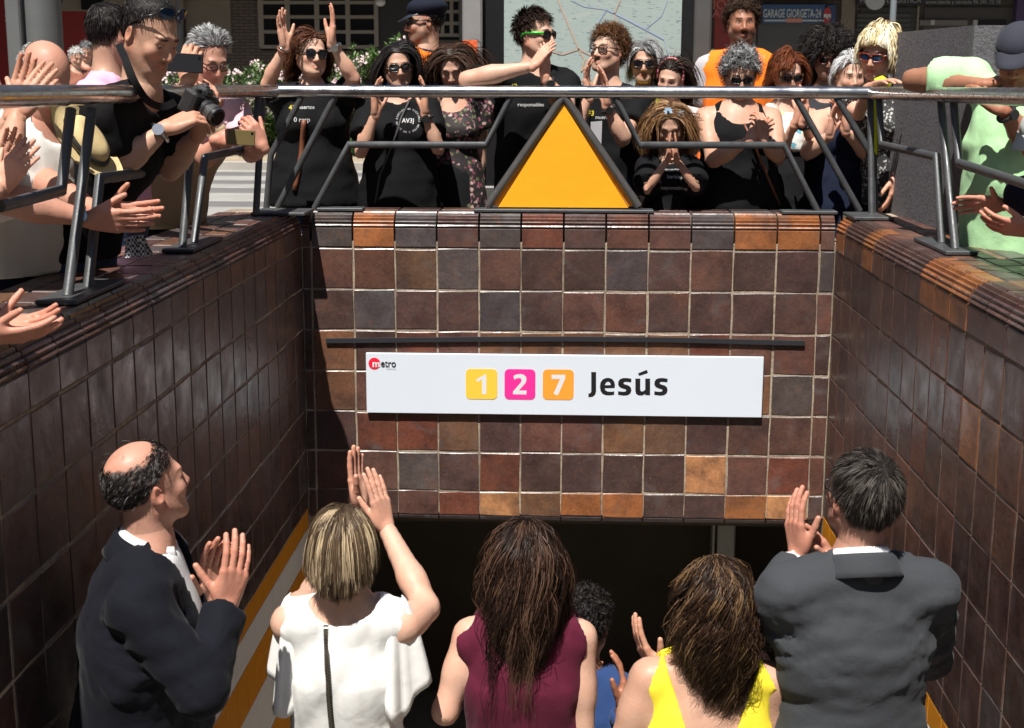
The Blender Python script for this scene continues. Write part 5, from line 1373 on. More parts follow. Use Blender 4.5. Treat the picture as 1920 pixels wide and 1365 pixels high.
# looks
def H_(col, **kw): d = dict(col=col, n=1000, K=8, len=.2, width=.0033, clump=.34); d.update(kw); f_ = d['n'] < 5000; d['n'] = int(d['n']*.70) if f_ else d['n']; d['K'] = min(d['K'], 8) if f_ else d['K']; d.setdefault('taper', (-.05, -.24, .74, .7, -.02)) if d.get('style', 'down') == 'down' and d['len'] > .2 else None; d.setdefault('shave', tuple(min(1, x*2.2) for x in col[0])); return d
BLK = ((.010, .008, .008), (.022, .017, .015)); DBR = ((.016, .010, .008), (.042, .024, .016)); BRN = ((.045, .022, .012), (.11, .055, .028)); RED = ((.085, .022, .010), (.21, .062, .022)); RBR = ((.050, .018, .010), (.13, .050, .024))
GRY = ((.10, .10, .10), (.32, .32, .32)); SALT = ((.045, .045, .046), (.22, .22, .22), (.45, .45, .45)); WHT = ((.50, .49, .47), (.80, .79, .76)); BLO = ((.55, .42, .22), (.86, .76, .52), (.92, .88, .72)); LBR = ((.10, .052, .024), (.26, .15, .07), (.42, .28, .14))

TEE = cloth('black_tee', (.0062, .0062, .0070), sheen=.0, bump=.06); DENIM = cloth('denim', (.030, .052, .115)); BLACKP = cloth('black_trousers', (.010, .010, .011), sheen=0); NAVY = cloth('navy', (.010, .014, .032), sheen=.05)

def armholes(out=.035, rad=.060):
    return lambda B, C: [B.cap(C['S'][sd]+C['up']*.05*C['s']+C['r']*sx*out*C['s'], C['S'][sd]-C['up']*.10*C['s']+C['r']*sx*(out+.01)*C['s'], rad*C['s'], (rad-.004)*C['s'], .012, 'sub') for sd, sx in (('R', 1), ('L', -1))]
def band_collar(mat, prof, open_deg, name='collar', tip=.0, tilt=.40, yoff=-.004):
    """A folded collar: prof lists (radius, height) from the inside foot over the fold to the outer edge; it runs round the back of the neck up to open_deg from the nape."""
    def fn(T_, C, g):
        s, Nb, r, f, up = C['s'], C['Nb'], C['r'], C['f'], C['up']; n = 44; V = []; m = len(prof)
        for i in range(n+1):
            a = R(open_deg)*(2*i/n-1); d = -f*math.cos(a)+r*math.sin(a); e = abs(2*i/n-1); k = max(0, (e-.72)/.28)
            for j, (rr, zz) in enumerate(prof):
                t = j/(m-1); rad = rr*s; yf = np.dot(d, f)*rad
                V.append(Nb+f*yoff*s+d*rad+up*(zz*s-tilt*yf*1.0)-up*tip*s*k*max(0, t-.45)*2+f*.012*s*k*max(0, t-.4))
        b = MB(); b.add(V, [(i*m+j, i*m+j+1, (i+1)*m+j+1, (i+1)*m+j) for i in range(n) for j in range(m-1)]); o = b.build(name, mat, T_, smooth=True); o.modifiers.new('thickness', 'SOLIDIFY').thickness = .0035
    return fn
SHIRT_PROF = [(.064, -.02), (.060, .020), (.0585, .044), (.062, .048), (.068, .040), (.078, .008), (.082, -.002)]
JACKET_PROF = [(.078, -.045), (.072, .010), (.070, .028), (.075, .033), (.084, .022), (.098, -.012), (.106, -.028)]
# ================================================================== THE CROWD AT THE RAILING
M_YPRINT = plain('yellow_print', (.48, .38, .03), .6, var=0); M_WPRINT = plain('white_print', (.36, .36, .36), .6, var=.1)
tee = lambda **k: dict(dict(kind='tee', mat=TEE, hem=.12), **k)
def clap(px, py, Y, F=(0, 0, 1), A=(1, 0, 0), gap=.03, off=.088, R_=None, L_=None, ry=0.0):
    c = at(px, py, Y); F = nrm(F); A = nrm(A); sh = F*ry
    a = {'R': dict(W=c-A*gap-F*off+sh, F=F, N=A), 'L': dict(W=c+A*gap-F*off-sh, F=F, N=-A)}
    a['R'].update(R_ or {}); a['L'].update(L_ or {}); return a
def bracelet(sd, mat, back=.03, r=.031, t=.004, nm='bracelet'):
    def fn(T_, C, g):
        E_, W_ = C['E'][sd], C['W'][sd]; u = nrm(W_-E_); p = W_-u*back; e1 = nrm(np.cross(u, [.3, .5, .8])); e2 = np.cross(u, e1); b = MB()
        b.tube([p+(e1*math.cos(q)+e2*math.sin(q))*r*C['s'] for q in np.linspace(0, 6.283, 19)[:-1]], t, 7, closed=True); b.build(nm, mat, T_, smooth=True)
    return fn
def strap(pts, r, mat, nm='bag_strap'):
    """A strap lying on the clothes, from pixel points with depths."""
    def fn(T_, C, g):
        V, Q = C['gV']; bv = BVHTree.FromPolygons([tuple(v) for v in V], [tuple(int(i) for i in q) for q in Q]); L = []
        for (x0, y0, Y0), (x1, y1, Y1) in zip(pts[:-1], pts[1:]):
            for t in np.linspace(0, 1, 7)[:-1]:
                p = at(x0+(x1-x0)*t, y0+(y1-y0)*t, Y0+(Y1-Y0)*t); d = nrm(p-CAMP); h = bv.ray_cast(Vector(CAMP), Vector(d), 30)
                L.append(np.array(h[0])-d*r*.3 if h[0] is not None and abs(h[0][1]-p[1]) < .25 else p)
        b = MB(); b.tube(L, r, 6); b.build(nm, mat, T_, smooth=True)
    return fn
def shirt_print(lines):
    def fn(T_, C, g):
        for txt, px, py, size, mat in lines: print_on(T_, C, txt, px, py, size, mat)
    return fn
LONG = dict(n=2295, K=10, vol=.22, width=.0030)
CROWD = 'people clapping behind the straight railing'

# woman with raised arms
person('smiling woman in black T-shirt and dark sunglasses clapping with raised arms', (584, 104, 7.12), 1.62, 28, body=12, hp=-4, hr=4, female=True, skin='fair', w=1.18, fo=dict(fat=1.1), smile=True, group=CROWD, seed=1,
       upper=tee(e=.016, flare=.02), lower=dict(mat=DENIM), hair=H_(RBR, len=.19, curl=.012, cfreq=7, vol=.28, n=2565, K=10, hl=.088, part=-.02, lift=.5), glasses=dict(size=(.026, .022), r=.0035), eyes=False,
       arms={'R': dict(E=(500, 160, 7.0), W=(534, 88, 6.93), F=(-.13, -.05, 1), N=(1, -.35, 0), curl=(4, 8, 6), spread=5, thumb=(34, 14)), 'L': dict(E=(664, 150, 6.98), W=(622, 80, 6.93), F=(.10, -.05, 1), N=(-1, -.35, 0), curl=(4, 8, 6), spread=3, thumb=(22, 16), watch='steel')},
       hooks=[bracelet('R', M_BROWNL, .02, .030, .006), bracelet('R', M_WSTEEL, .005, .030, .003), shirt_print([('43', 548, 206, .034, M_YPRINT), ('muertos', 573, 204, .026, M_WPRINT), ('0 resp', 566, 228, .032, M_WPRINT)]), strap([(570, 225, 6.93), (565, 290, 6.92), (550, 370, 6.93)], .014, M_BROWNL)])

# woman with the round logo
def ring_logo(T_, C, g):
    b_v = []; b_f = []
    def put(txt, size, x, y, rot):
        me = text_mesh(txt, size, size*.015, 'CENTER'); co = np.zeros(len(me.vertices)*3); me.vertices.foreach_get('co', co); co = co.reshape(-1, 3); n = len(b_v); c, s_ = math.cos(rot), math.sin(rot)
        b_v.extend([(x+p[0]*c-p[1]*s_, y+p[0]*s_+p[1]*c, 0) for p in co]); b_f.extend([tuple(i+n for i in f.vertices) for f in me.polygons]); bpy.data.meshes.remove(me)
    txt = 'ASOCIACION VICTIMAS METRO 3 DE JULIO '; n = len(txt)
    for i, ch in enumerate(txt):
        if ch != ' ': a = math.pi*.95-i*2*math.pi/n; put(ch, .0125, .052*math.cos(a), .052*math.sin(a), a-math.pi/2)
    put('AV3J', .030, 0, -.010, 0)
    me = bpy.data.meshes.new('logo'); me.from_pydata(b_v, [], b_f); me.update(); print_on(T_, C, me, 765, 226, 1, M_WPRINT, 'shirt_logo')
person('dark-haired woman clapping in black T-shirt with round white logo and crossbody strap', (746, 124, 7.08), 1.58, 14, body=4, hr=-5, hp=6, female=True, skin='mid', w=1.12, fo=dict(fat=1.08), group=CROWD, seed=2,
       upper=tee(e=.016), lower=dict(mat=BLACKP), hair=H_(BLK, len=.26, vol=.16, n=3600, K=11, hl=.078, part=.012, curl=.003, cfreq=4, clump=.35), glasses=dict(size=(.027, .021), r=.0034), eyes=False,
       arms={'R': dict(E=(676, 286, 6.86), W=(704, 214, 6.84), F=(.02, 0, 1), N=(1, -.35, 0), curl=(8, 10, 8)), 'L': dict(E=(822, 280, 6.86), W=(797, 212, 6.84), F=(0, .05, 1), N=(-1, -.3, 0), curl=(8, 10, 8), watch='black')},
       hooks=[ring_logo, strap([(768, 188, 6.92), (752, 222, 6.86), (744, 250, 6.85), (712, 330, 6.90), (702, 392, 6.93)], .0065, P_('strap_black', (.03, .03, .03)))])

# girl in floral dress
person('girl in a dark floral dress with long brown hair looking down', (848, 126, 7.28), 1.58, 0, hp=28, hr=-3, female=True, skin='fair', w=.92, group=CROWD, seed=3,
       upper=dict(kind='dress', mat=floral('dark_floral', (.012, .008, .009), [(.34, .12, .15), (.02, .012, .012), (.45, .30, .27), (.02, .02, .012), (.20, .05, .07), (.10, .11, .05)], 46), hem=.42, sleeve=.35, neck=(.085, .05, .0), flare=.05, name='dress'), lower=dict(kind='skirt', mat=BLACKP, len=.40),
       hair=H_(((.030, .016, .010), (.075, .038, .022)), clump=.3, len=.34, n=3400, K=12, vol=.12, part=.004, hl=.076, curl=.003), arms={'R': dict(W=(822, 400, 7.3), F=(.1, 0, -1)), 'L': dict(W=(885, 405, 7.3), F=(-.1, 0, -1))})

# policeman
def police_cap(T_, C, g):
    L, h_ = C['L'], C['h']; B = Body(); M = C['M']
    B.ell(L(0, -.012, .070), np.array([.089, .110, .062])*h_, M, .02*h_); B.ell(L(0, -.02, .085), np.array([.096, .114, .046])*h_, M, .02*h_); B.plane(L(0, 0, .036), -M[2]); V, Q = B.mesh(.008); cap_ = link('cap', mesh_from(V, Q), T_, cloth('cap_navy', (.010, .012, .022), sheen=0))
    b = MB(); n = 12; P = []; 
    for k in (0, 1):
        for i in range(n+1):
            a = math.pi*i/n; P.append(L(.078*math.cos(a)*(1+.02*k), .045+(.045+.062*k)*math.sin(a), .044-.034*k*math.sin(a)))
    up = M[2]*.004; F = [(i, i+1, n+2+i, n+1+i) for i in range(n)]; m = len(P); b.add(P+[p-up for p in P], F+[tuple(m+j for j in q)[::-1] for q in F]+[(n+1+i, n+2+i, m+n+2+i, m+n+1+i) for i in range(n)]); b.build('visor', P_('visor_navy', (.02, .022, .035), rough=.3), cap_, smooth=True)
VESTO = cloth('vest_orange', (.95, .20, .015), rough=.7, sheen=.1, var=.06)
person('policeman with navy cap and orange vest seen from the side', (797, 42, 8.0), 1.82, -78, body=-150, hp=2, skin='mid', group='uniformed men behind the crowd', seed=4,
       upper=[dict(kind='shirt', mat=NAVY, sleeve=1.9, neck=(.06, .02, .05), hem=.05), dict(kind='shell', sleeve=0, mat=VESTO, e=.026, hem=.1, neck=(.066, .0, .035), name='reflective_vest', ops=[armholes(.05, .055)])], lower=dict(mat=NAVY), fo=dict(beard=.75, shave=(.15, .12, .1)),
       hair=H_(BLK, style='fwd', len=.02, n=900, K=4, vol=.02), glasses=dict(size=(.026, .018), r=.003), hooks=[police_cap])

# boy with green sunglasses
person('boy in black T-shirt with green-armed sunglasses clapping with elbow on the rail', (1004, 66, 7.0), 1.68, 58, body=28, hp=0, skin='fair', w=1.14, fo=dict(fat=1.1), group=CROWD, seed=5, armw=1.12,
       upper=tee(e=.016, sleeve=.7), lower=dict(mat=DENIM), hair=H_(DBR, style='fwd', len=.045, n=2970, K=5, vol=.10, hl=.085, lift=.5, width=.003, grav=.1), glasses=dict(size=(.026, .019), r=.0034, temple=M_GREEN, tk=2.2), eyes=False,
       arms={'R': dict(hsz=.86, E=(876, 150, 6.70), W=(1000, 124, 6.66), F=(.55, .25, .75), N=(.6, .6, 0), curl=(10, 12, 8)), 'L': dict(hsz=.88, E=(1062, 205, 6.78), W=(1022, 146, 6.70), F=(.0, .1, 1), N=(-.75, .6, 0), curl=(6, 10, 8), thumb=(52, 8), spread=4, watch='black')},
       hooks=[shirt_print([('43', 960, 168, .04, M_YPRINT), ('responsables', 990, 199, .024, M_WPRINT)])])

# curly youth with glasses
person('curly-haired young man with black glasses looking up and clapping', (1140, 97, 7.36), 1.70, -38, body=-12, hp=-8, skin='fair', w=.95, group=CROWD, seed=6, fo=dict(beard=.35, brow_w=1.2), neck=.20,
       upper=tee(), lower=dict(mat=DENIM), hair=H_(((.055, .024, .010), (.17, .078, .032)), style='out', len=.060, curl=.009, cfreq=22, n=2835, K=11, grav=.06, vol=.10, width=.0026, lift=.7, hl=.075), glasses=dict(lens=M_GLASS, name='spectacles', size=(.025, .018), r=.0026, sq=.5),
       arms={'R': dict(E=(1072, 262, 7.0), W=(1103, 182, 6.98), F=(-.12, 0, 1), N=(1, -.3, 0), curl=(10, 14, 10), spread=6), 'L': dict(E=(1168, 262, 7.02), W=(1137, 196, 6.98), F=(-.05, 0, 1), N=(-1, -.3, 0), curl=(10, 12, 10), watch='black')},
       hooks=[shirt_print([('43', 1106, 217, .036, M_YPRINT), ('muertos', 1132, 223, .026, M_WPRINT)])])
b = MB(); p = at(1118, 246, 6.93); b.prism([p+np.array([-.028, 0, .045]), p+np.array([.028, 0, .05]), p+np.array([.026, .01, -.06]), p+np.array([-.025, .01, -.06])], (0, .002, 0)); tag(b.build('folded_leaflet', P_('paper_grey', (.42, .42, .44))), 'pale folded leaflet held by the curly-haired young man', 'leaflet')

# grey-haired woman with sunglasses behind
person('grey-haired woman in dark sunglasses and yellow scarf behind the girl with a hairband', (1209, 118, 7.8), 1.60, -6, hp=4, female=True, skin='mid', group=CROWD, seed=7,
       upper=dict(kind='tee', mat=cloth('yellow_scarf', (.55, .50, .06)), neck=(.05, .03, .07)), lower=dict(mat=BLACKP), hair=H_(((.13, .13, .13), (.33, .33, .33), (.5, .5, .5)), len=.15, style='down', part=.02, n=2295, K=9, vol=.2, lift=.5, hl=.075), glasses=dict(size=(.029, .021), r=.0034), eyes=False, fo=dict(lips=(.95, .55, .5)))

# girl with pink hairband
def hairband(col, r=.004, y=.02):
    def fn(T_, C, g):
        L, h_ = C['L'], C['h']; b = MB(); b.tube([L(.086*math.cos(a), y-.03*math.sin(a)*.3, .035+.108*math.sin(a)) for a in np.linspace(-.3, math.pi+.3, 25)], .0075*h_, 7); b.build('hairband', P_('band_pink', col, rough=.5), T_, smooth=True)
    return fn
person('girl with a pink hairband peering over the rail', (1258, 150, 7.5), 1.50, -22, hp=12, hr=8, female=True, skin='fair', w=.9, group=CROWD, seed=8,
       upper=dict(kind='tee', mat=cloth('pale_top', (.5, .42, .40))), lower=dict(mat=DENIM), hair=H_(DBR, len=.30, n=2295, K=11, vol=.08, part=.0, hl=.078, style='back', curl=.002), hooks=[hairband((.50, .16, .17))])

# child praying
def flower_band(T_, C, g):
    L, h_, M = C['L'], C['h'], C['M']; b = MB(); b.tube([L(.092*math.cos(a), .035, .020+.085*math.sin(a)) for a in np.linspace(-.1, math.pi+.1, 25)], .003*h_, 6); band = b.build('hairband', P_('band_white', (.6, .62, .66)), T_, smooth=True)
    for a in (2.25, 1.45, .65):
        c = L(.097*math.cos(a), .05, .022+.096*math.sin(a)); n = nrm(M[1]+.5*(c-C['c'])/np.linalg.norm(c-C['c'])); e1 = nrm(np.cross(n, [0, .2, 1])); e2 = np.cross(n, e1); b = MB()
        for k in range(9):
            t = k*2*math.pi/9; d = e1*math.cos(t)+e2*math.sin(t); q = np.cross(n, d); b.add([c, c+d*.016+q*.006, c+d*.023+n*.002, c+d*.016-q*.006], [(0, 1, 2, 3)])
        fl = b.build('flower', P_('petal_blue', (.42, .60, .78)), band); b = MB(); b.ball(c+n*.003, .006, seg=8, rings=5); b.build('flower_centre', P_('flower_dark', (.05, .05, .08)), fl)
person('child with flower hairband and hands pressed together before her face', (1256, 236, 6.93), 1.27, -4, hp=26, female=True, skin='mid', hs=1.13, w=.86, group=CROWD, seed=9, bust=.55, shoulder=.95,
       upper=tee(e=.022, sleeve=.8, sw=1.15), lower=dict(mat=DENIM), hair=H_(((.075, .036, .016), (.22, .115, .05), (.34, .2, .1)), clump=.3, len=.27, n=3600, K=11, vol=.10, part=.0, hl=.080, curl=.004), eyes=True,
       arms={'R': dict(E=(1213, 356, 6.74), W=(1252, 298, 6.72), hsz=.74, F=(.05, 0, 1), N=(1, 0, 0), curl=(2, 4, 3), thumb=(12, 8), spread=1), 'L': dict(E=(1306, 354, 6.74), W=(1268, 298, 6.72), hsz=.74, F=(-.05, 0, 1), N=(-1, 0, 0), curl=(2, 4, 3), thumb=(12, 8), spread=1)},
       hooks=[flower_band, shirt_print([('muertos', 1262, 322, .024, M_WPRINT), ('heridos', 1265, 335, .024, M_WPRINT), ('responsables', 1262, 356, .026, M_WPRINT)])])

# bearded man in orange vest
person('bearded man with curly dark hair in an orange vest standing behind the crowd', (1391, 45, 8.4), 1.83, 2, hp=-3, skin='tan', w=1.15, fo=dict(beard=.9, fat=1.05, beardcol=(.12, .09, .08), hres=.005), group='uniformed men behind the crowd', seed=10,
       upper=[dict(kind='tee', mat=cloth('white_shirt2', (.42, .40, .42)), sleeve=.75), dict(kind='shell', sleeve=0, mat=VESTO, e=.028, hem=.12, neck=(.08, .04, .02), name='reflective_vest', ops=[armholes(.05, .055)])], lower=dict(mat=NAVY),
       hair=H_(((.020, .011, .007), (.055, .030, .018)), style='out', len=.05, curl=.009, cfreq=24, n=2295, K=9, grav=.0, vol=.12, hl=.074, lift=1.), belly=.9)

# grey curly woman in tank top
person('woman with curly grey hair in a black tank top looking down over the rail', (1388, 143, 7.02), 1.57, 0, hp=15, female=True, skin='mid', w=1.2, fo=dict(fat=1.05), group=CROWD, seed=11, armw=1.2, shoulder=1.12, neck=.165,
       upper=dict(kind='tank', mat=TEE, hem=.12, e=.016, neck=(.10, .05, -.01), nkz=1.1), lower=dict(mat=DENIM), hair=H_(((.05, .05, .052), (.18, .18, .185), (.36, .36, .36)), style='out', len=.065, curl=.009, cfreq=20, n=2565, K=10, grav=.12, vol=.25, hl=.072, lift=.8), glasses=dict(size=(.027, .018), r=.003), eyes=False,
       arms={'R': dict(E=(1338, 300, 6.86), W=(1405, 262, 6.76), F=(.75, 0, .65), N=(.3, .9, .0), curl=(25, 30, 20)), 'L': dict(E=(1458, 290, 6.86), W=(1432, 262, 6.76), F=(-.15, 0, 1), N=(-.5, .8, 0), curl=(35, 40, 25), watch='steel')},
       hooks=[strap([(1372, 188, 6.96), (1392, 225, 6.86), (1420, 285, 6.84), (1445, 345, 6.88), (1465, 392, 6.9)], .007, M_BROWNL)])

# red-haired woman
person('red-haired woman in brown sunglasses and black dress with a patterned collar', (1478, 140, 7.34), 1.58, 8, hp=14, hr=-4, female=True, skin='fair', w=1.05, group=CROWD, seed=12,
       upper=[dict(kind='tank', mat=floral('collar_print', (.6, .62, .6), [(.10, .30, .38), (.62, .62, .58), (.55, .5, .2), (.30, .05, .08)], 30), hem=-.2, e=.014, name='patterned_top'), dict(kind='tank', mat=BLACKP, hem=.45, e=.02, neck=(.17, .10, -.04), flare=.04, name='dress')], lower=dict(kind='skirt', mat=BLACKP, len=.4),
       hair=H_(RED, len=.15, n=2565, K=9, vol=.22, hl=.078, part=-.03, lift=.6, curl=.006, cfreq=6), glasses=dict(size=(.029, .021), r=.0036, frame=P_('frame_brown', (.05, .022, .012), rough=.3)), eyes=False,
       arms={'R': dict(E=(1458, 300, 7.1), W=(1490, 232, 6.95), F=(.15, 0, 1), N=(1, 0, 0)), 'L': dict(E=(1530, 270, 7.1), W=(1505, 228, 6.93), F=(.1, 0, 1), N=(-.9, -.3, 0), watch='black')})

# black curly hair
person('woman with thick black curly hair and red-framed sunglasses', (1552, 110, 7.85), 1.63, -4, hp=8, female=True, skin='mid', w=1.0, group=CROWD, seed=13,
       upper=dict(kind='tank', mat=cloth('charcoal', (.03, .03, .034)), neck=(.09, .04, .0)), lower=dict(mat=BLACKP), hair=H_(BLK, len=.19, style='out', curl=.017, cfreq=10, n=3105, K=12, vol=.35, grav=.3, lift=.8, hl=.07), glasses=dict(size=(.027, .020), r=.0034, frame=M_FRAMER), eyes=False, fo=dict(lips=(.95, .5, .48)))

# white-haired woman in navy
def pearls(T_, C, g):
    b = MB()
    for a in np.linspace(-1.1, 1.1, 27):
        p = C['Nb']+C['f']*(.075*math.cos(a)+.008)*C['s']+C['r']*.078*math.sin(a)*C['s']-C['up']*(.03+.035*math.cos(a))*C['s']; b.ball(p, .005, seg=6, rings=4)
    b.build('pearl_necklace', P_('pearl', (.45, .30, .28), rough=.25), T_, smooth=True)
person('white-haired older woman in a navy sleeveless dress and bead necklace clapping', (1594, 146, 7.36), 1.56, 6, hp=2, female=True, skin='fair', w=1.2, fo=dict(fat=1.08), group=CROWD, seed=14, armw=1.25,
       upper=dict(kind='tank', mat=NAVY, hem=.4, e=.018, neck=(.10, .05, -.02), flare=.05, name='dress'), lower=dict(kind='skirt', mat=NAVY, len=.4), hair=H_(((.45, .45, .45), (.72, .72, .71)), len=.10, style='back', curl=.006, cfreq=7, n=2565, K=8, vol=.22, lift=.7, hl=.082),
       arms={'R': dict(E=(1515, 285, 7.05), W=(1556, 252, 6.95), F=(.08, 0, 1), N=(1, -.5, 0), curl=(8, 12, 8), spread=4), 'L': dict(E=(1640, 300, 7.1), W=(1585, 245, 6.98), F=(-.25, 0, 1), N=(-1, -.4, 0))}, hooks=[pearls])

# blonde woman at the corner
person('pale blonde woman in blue-lensed sunglasses at the railing corner by the plinth', (1646, 100, 7.0), 1.64, -32, body=-25, hp=14, hr=6, lean=(-.13, -.02), female=True, skin='fair', w=.86, group=CROWD, seed=15, fo=dict(lips=(.98, .52, .5), fat=.95), hs=.99,
       upper=dict(kind='tee', mat=floral('white_black', (.02, .02, .02), [(.02, .02, .02), (.42, .42, .40), (.03, .03, .03), (.40, .40, .38)], 70), sleeve=.5, neck=(.08, .04, .02)), lower=dict(mat=BLACKP), hair=H_(BLO, len=.12, style='fwd', n=2970, K=8, vol=.22, lift=.7, hl=.080, part=-.02, curl=.004), glasses=dict(size=(.029, .019), r=.0042, lens=M_LENSB, frame=M_FRAMER, tk=1.5), eyes=False,
       arms={'R': dict(E=(1610, 215, 6.95), W=(1630, 165, 6.74), F=(.3, -.5, .2), N=(0, 0, -1)), 'L': dict(W=(1682, 330, 6.85), F=(-.2, 0, -1))})
b = MB(); g_ = np.random.default_rng(5)
pts = [at(1640, 152, 6.70), at(1652, 150, 6.70), at(1662, 158, 6.72), at(1655, 170, 6.74), at(1643, 166, 6.72)]
b.tube(pts+[at(1640, 180, 6.76), at(1642, 290, 6.8)], [.012, .02, .022, .02, .016, .012, .009], 8); tag(b.build('lime_scarf', cloth('lime', (.55, .70, .02)), smooth=True), 'bright lime scarf over the rail at the blonde woman', 'scarf')

# distant passers-by
for i, (px, py, Y, lab) in enumerate(((143, 108, 20, 'distant white-haired person left of the pair behind the bald man'), (162, 97, 21, 'distant grey-haired person right of the pair behind the bald man'))):
    c = at(px, py, Y); person(lab, c, c[2]+.12, 40 if i == 0 else 20, hp=18, skin='fair', group='people far across the road', seed=20+i, res=.02, upper=dict(kind='tee', mat=cloth('far_top', (.3, .12, .08)), res=.02), lower=dict(mat=NAVY), hair=H_(WHT if i == 0 else GRY, len=.06, style='out', n=500, K=5, vol=.15, grav=.1, width=.008), eyes=False, fo=dict(hres=.008), arms={'R': dict(hand=False), 'L': dict(hand=False)})
# ================================================================== LEFT AND RIGHT SIDES
WHITE = cloth('white_cotton', (.72, .71, .68), sheen=.05); LEFT = 'people leaning over the shaded-side railing'; RIGHT = 'people leaning over the sunny-side railing'
FRINGE = lambda col, **k: H_(col, **dict(dict(style='back', len=.03, n=2600, K=4, vol=.03, bald=.108, baldc=(0, .02, .125), hl=.09, nocap=True, width=.0022, grav=.25, lift=.35), **k))
# photographer
def forehead_shades(T_, C, g):
    L, h_, M = C['L'], C['h'], C['M']; fr = MB()
    for sx in (-1, 1):
        P = [L(sx*.034+.028*math.cos(t), .072-.22*abs(sx*.034+.028*math.cos(t))+.010, .108+.020*math.sin(t)) for t in np.linspace(0, 6.283, 17)[:-1]]; fr.tube(P, .0022, 6, closed=True)
    o = fr.build('raised_sunglasses', M_FRAMEB, T_, smooth=True)
    for sx in (-1, 1):
        P = [L(sx*.034+.028*math.cos(t), .074-.22*abs(sx*.034+.028*math.cos(t))+.010, .108+.020*math.sin(t)) for t in np.linspace(0, 6.283, 17)[:-1]]; b = MB(); b.add(P+[sum(P)/16+M[1]*.004], [(i, (i+1) % 16, 16) for i in range(16)]); b.build('lens', M_LENSB, o, smooth=True)
        b = MB(); b.tube([L(sx*.062, .068, .105), L(sx*.082, .03, .075), L(sx*.085, -.02, .03)], .003, 6); b.build('temple', M_FRAMEB, o, smooth=True)
person('photographer in black T-shirt with sunglasses on his head looking at his camera', (280, 66, 4.55), 1.72, 62, body=72, hp=26, lean=(.26, .02), skin='mid', hs=.97, w=1.0, group=LEFT, seed=30, fo=dict(hres=.0045, beard=.22), neck=.20, armw=1.08,
       upper=tee(sleeve=.75, e=.016, res=.012), lower=dict(mat=DENIM), hair=H_(BLK, style='fwd', len=.022, n=3200, K=4, vol=.02, hl=.088, width=.0022, lift=.6), hooks=[forehead_shades],
       arms={'R': dict(E=(216, 318, 4.42), W=(312, 240, 4.48), F=(.75, .35, .35), N=(.3, .6, -.6), curl=(35, 40, 25), thumb=(30, 20), watch='steel', wdir=(0, -1, .2)), 'L': dict(E=(318, 318, 4.72), W=(372, 250, 4.66), F=(.35, -.15, .7), N=(-.3, .3, .8), curl=(30, 35, 25))})
cm = empty('camera_body', at(372, 196, 4.58), 'black digital camera in the photographer hands', 'camera'); cp_ = np.array(cm.location)
cr, cu, cf = nrm((.55, .55, -.25)), None, nrm((.75, -.45, -.42)); cr = nrm(cr-cf*np.dot(cr, cf)); cu = np.cross(cr, cf); cu = cu if cu[2] > 0 else -cu
M_CAMB = plain('camera_black', (.018, .018, .019), .35, bump=.2, bscale=300)
def obox(b, c, ax, hx, hy, hz, bev=.15):
    e1, e2, e3 = ax; lo = MB(); lo.box((-hx, -hy, -hz), (hx, hy, hz), bev=min(hx, hy, hz)*bev*2); b.add([c+e1*v[0]+e2*v[1]+e3*v[2] for v in lo.v], lo.f)
AXC = (cr, cf, cu)
b = MB(); obox(b, cp_, AXC, .062, .030, .042); b.build('housing', M_CAMB, cm)
b = MB(); obox(b, cp_+cu*.048, AXC, .024, .028, .016, .3); b.build('viewfinder_hump', M_CAMB, cm)
b = MB(); obox(b, cp_+cu*.066-cf*.004, AXC, .011, .012, .003, .2); b.build('hot_shoe', M_WSTEEL, cm)
b = MB(); b.tube([cp_+cr*-.038+cu*.038, cp_+cr*-.038+cu*.054], .013, 14); b.build('mode_dial', P_('dial', (.05, .05, .05)), cm, auto=40)
b = MB(); b.tube([cp_+cf*.028, cp_+cf*.05, cp_+cf*.052, cp_+cf*.095], [.033, .034, .031, .031], 22); b.build('lens_barrel', M_CAMB, cm, auto=40)
b = MB(); b.tube([cp_+cf*.060, cp_+cf*.080], .0325, 22); b.build('focus_ring', P_('rubber', (.03, .03, .03), bump=.6, bscale=200), cm, auto=40)
b = MB(); b.tube([cp_+cf*.0952, cp_+cf*.0975], [.026, .024], 20); b.build('front_glass', M_LENS, cm, auto=40)
P_st = [at(222, 82, 4.62), at(232, 104, 4.46), at(243, 132, 4.42), at(256, 160, 4.42), at(278, 190, 4.46), at(306, 200, 4.52), at(334, 188, 4.54)]
b = MB(); V = []; L_ = []
for i in range(len(P_st)-1):
    p0, p1, p2, p3 = P_st[max(i-1, 0)], P_st[i], P_st[i+1], P_st[min(i+2, len(P_st)-1)]
    for t in (0, .25, .5, .75): L_.append(.5*((2*p1)+(p2-p0)*t+(2*p0-5*p1+4*p2-p3)*t*t+(3*p1-p0-3*p2+p3)*t**3))
for i, p in enumerate(L_):
    d = nrm(L_[min(i+1, len(L_)-1)]-L_[max(i-1, 0)]); n = nrm(np.cross(d, nrm(p-CAMP)))*.012; V += [p+n, p-n]
b.add(V, [(2*i, 2*i+1, 2*i+3, 2*i+2) for i in range(len(L_)-1)]); b.build('neck_strap', P_('strap_dark', (.008, .008, .009), rough=.8, spec=.1), cm, smooth=True)
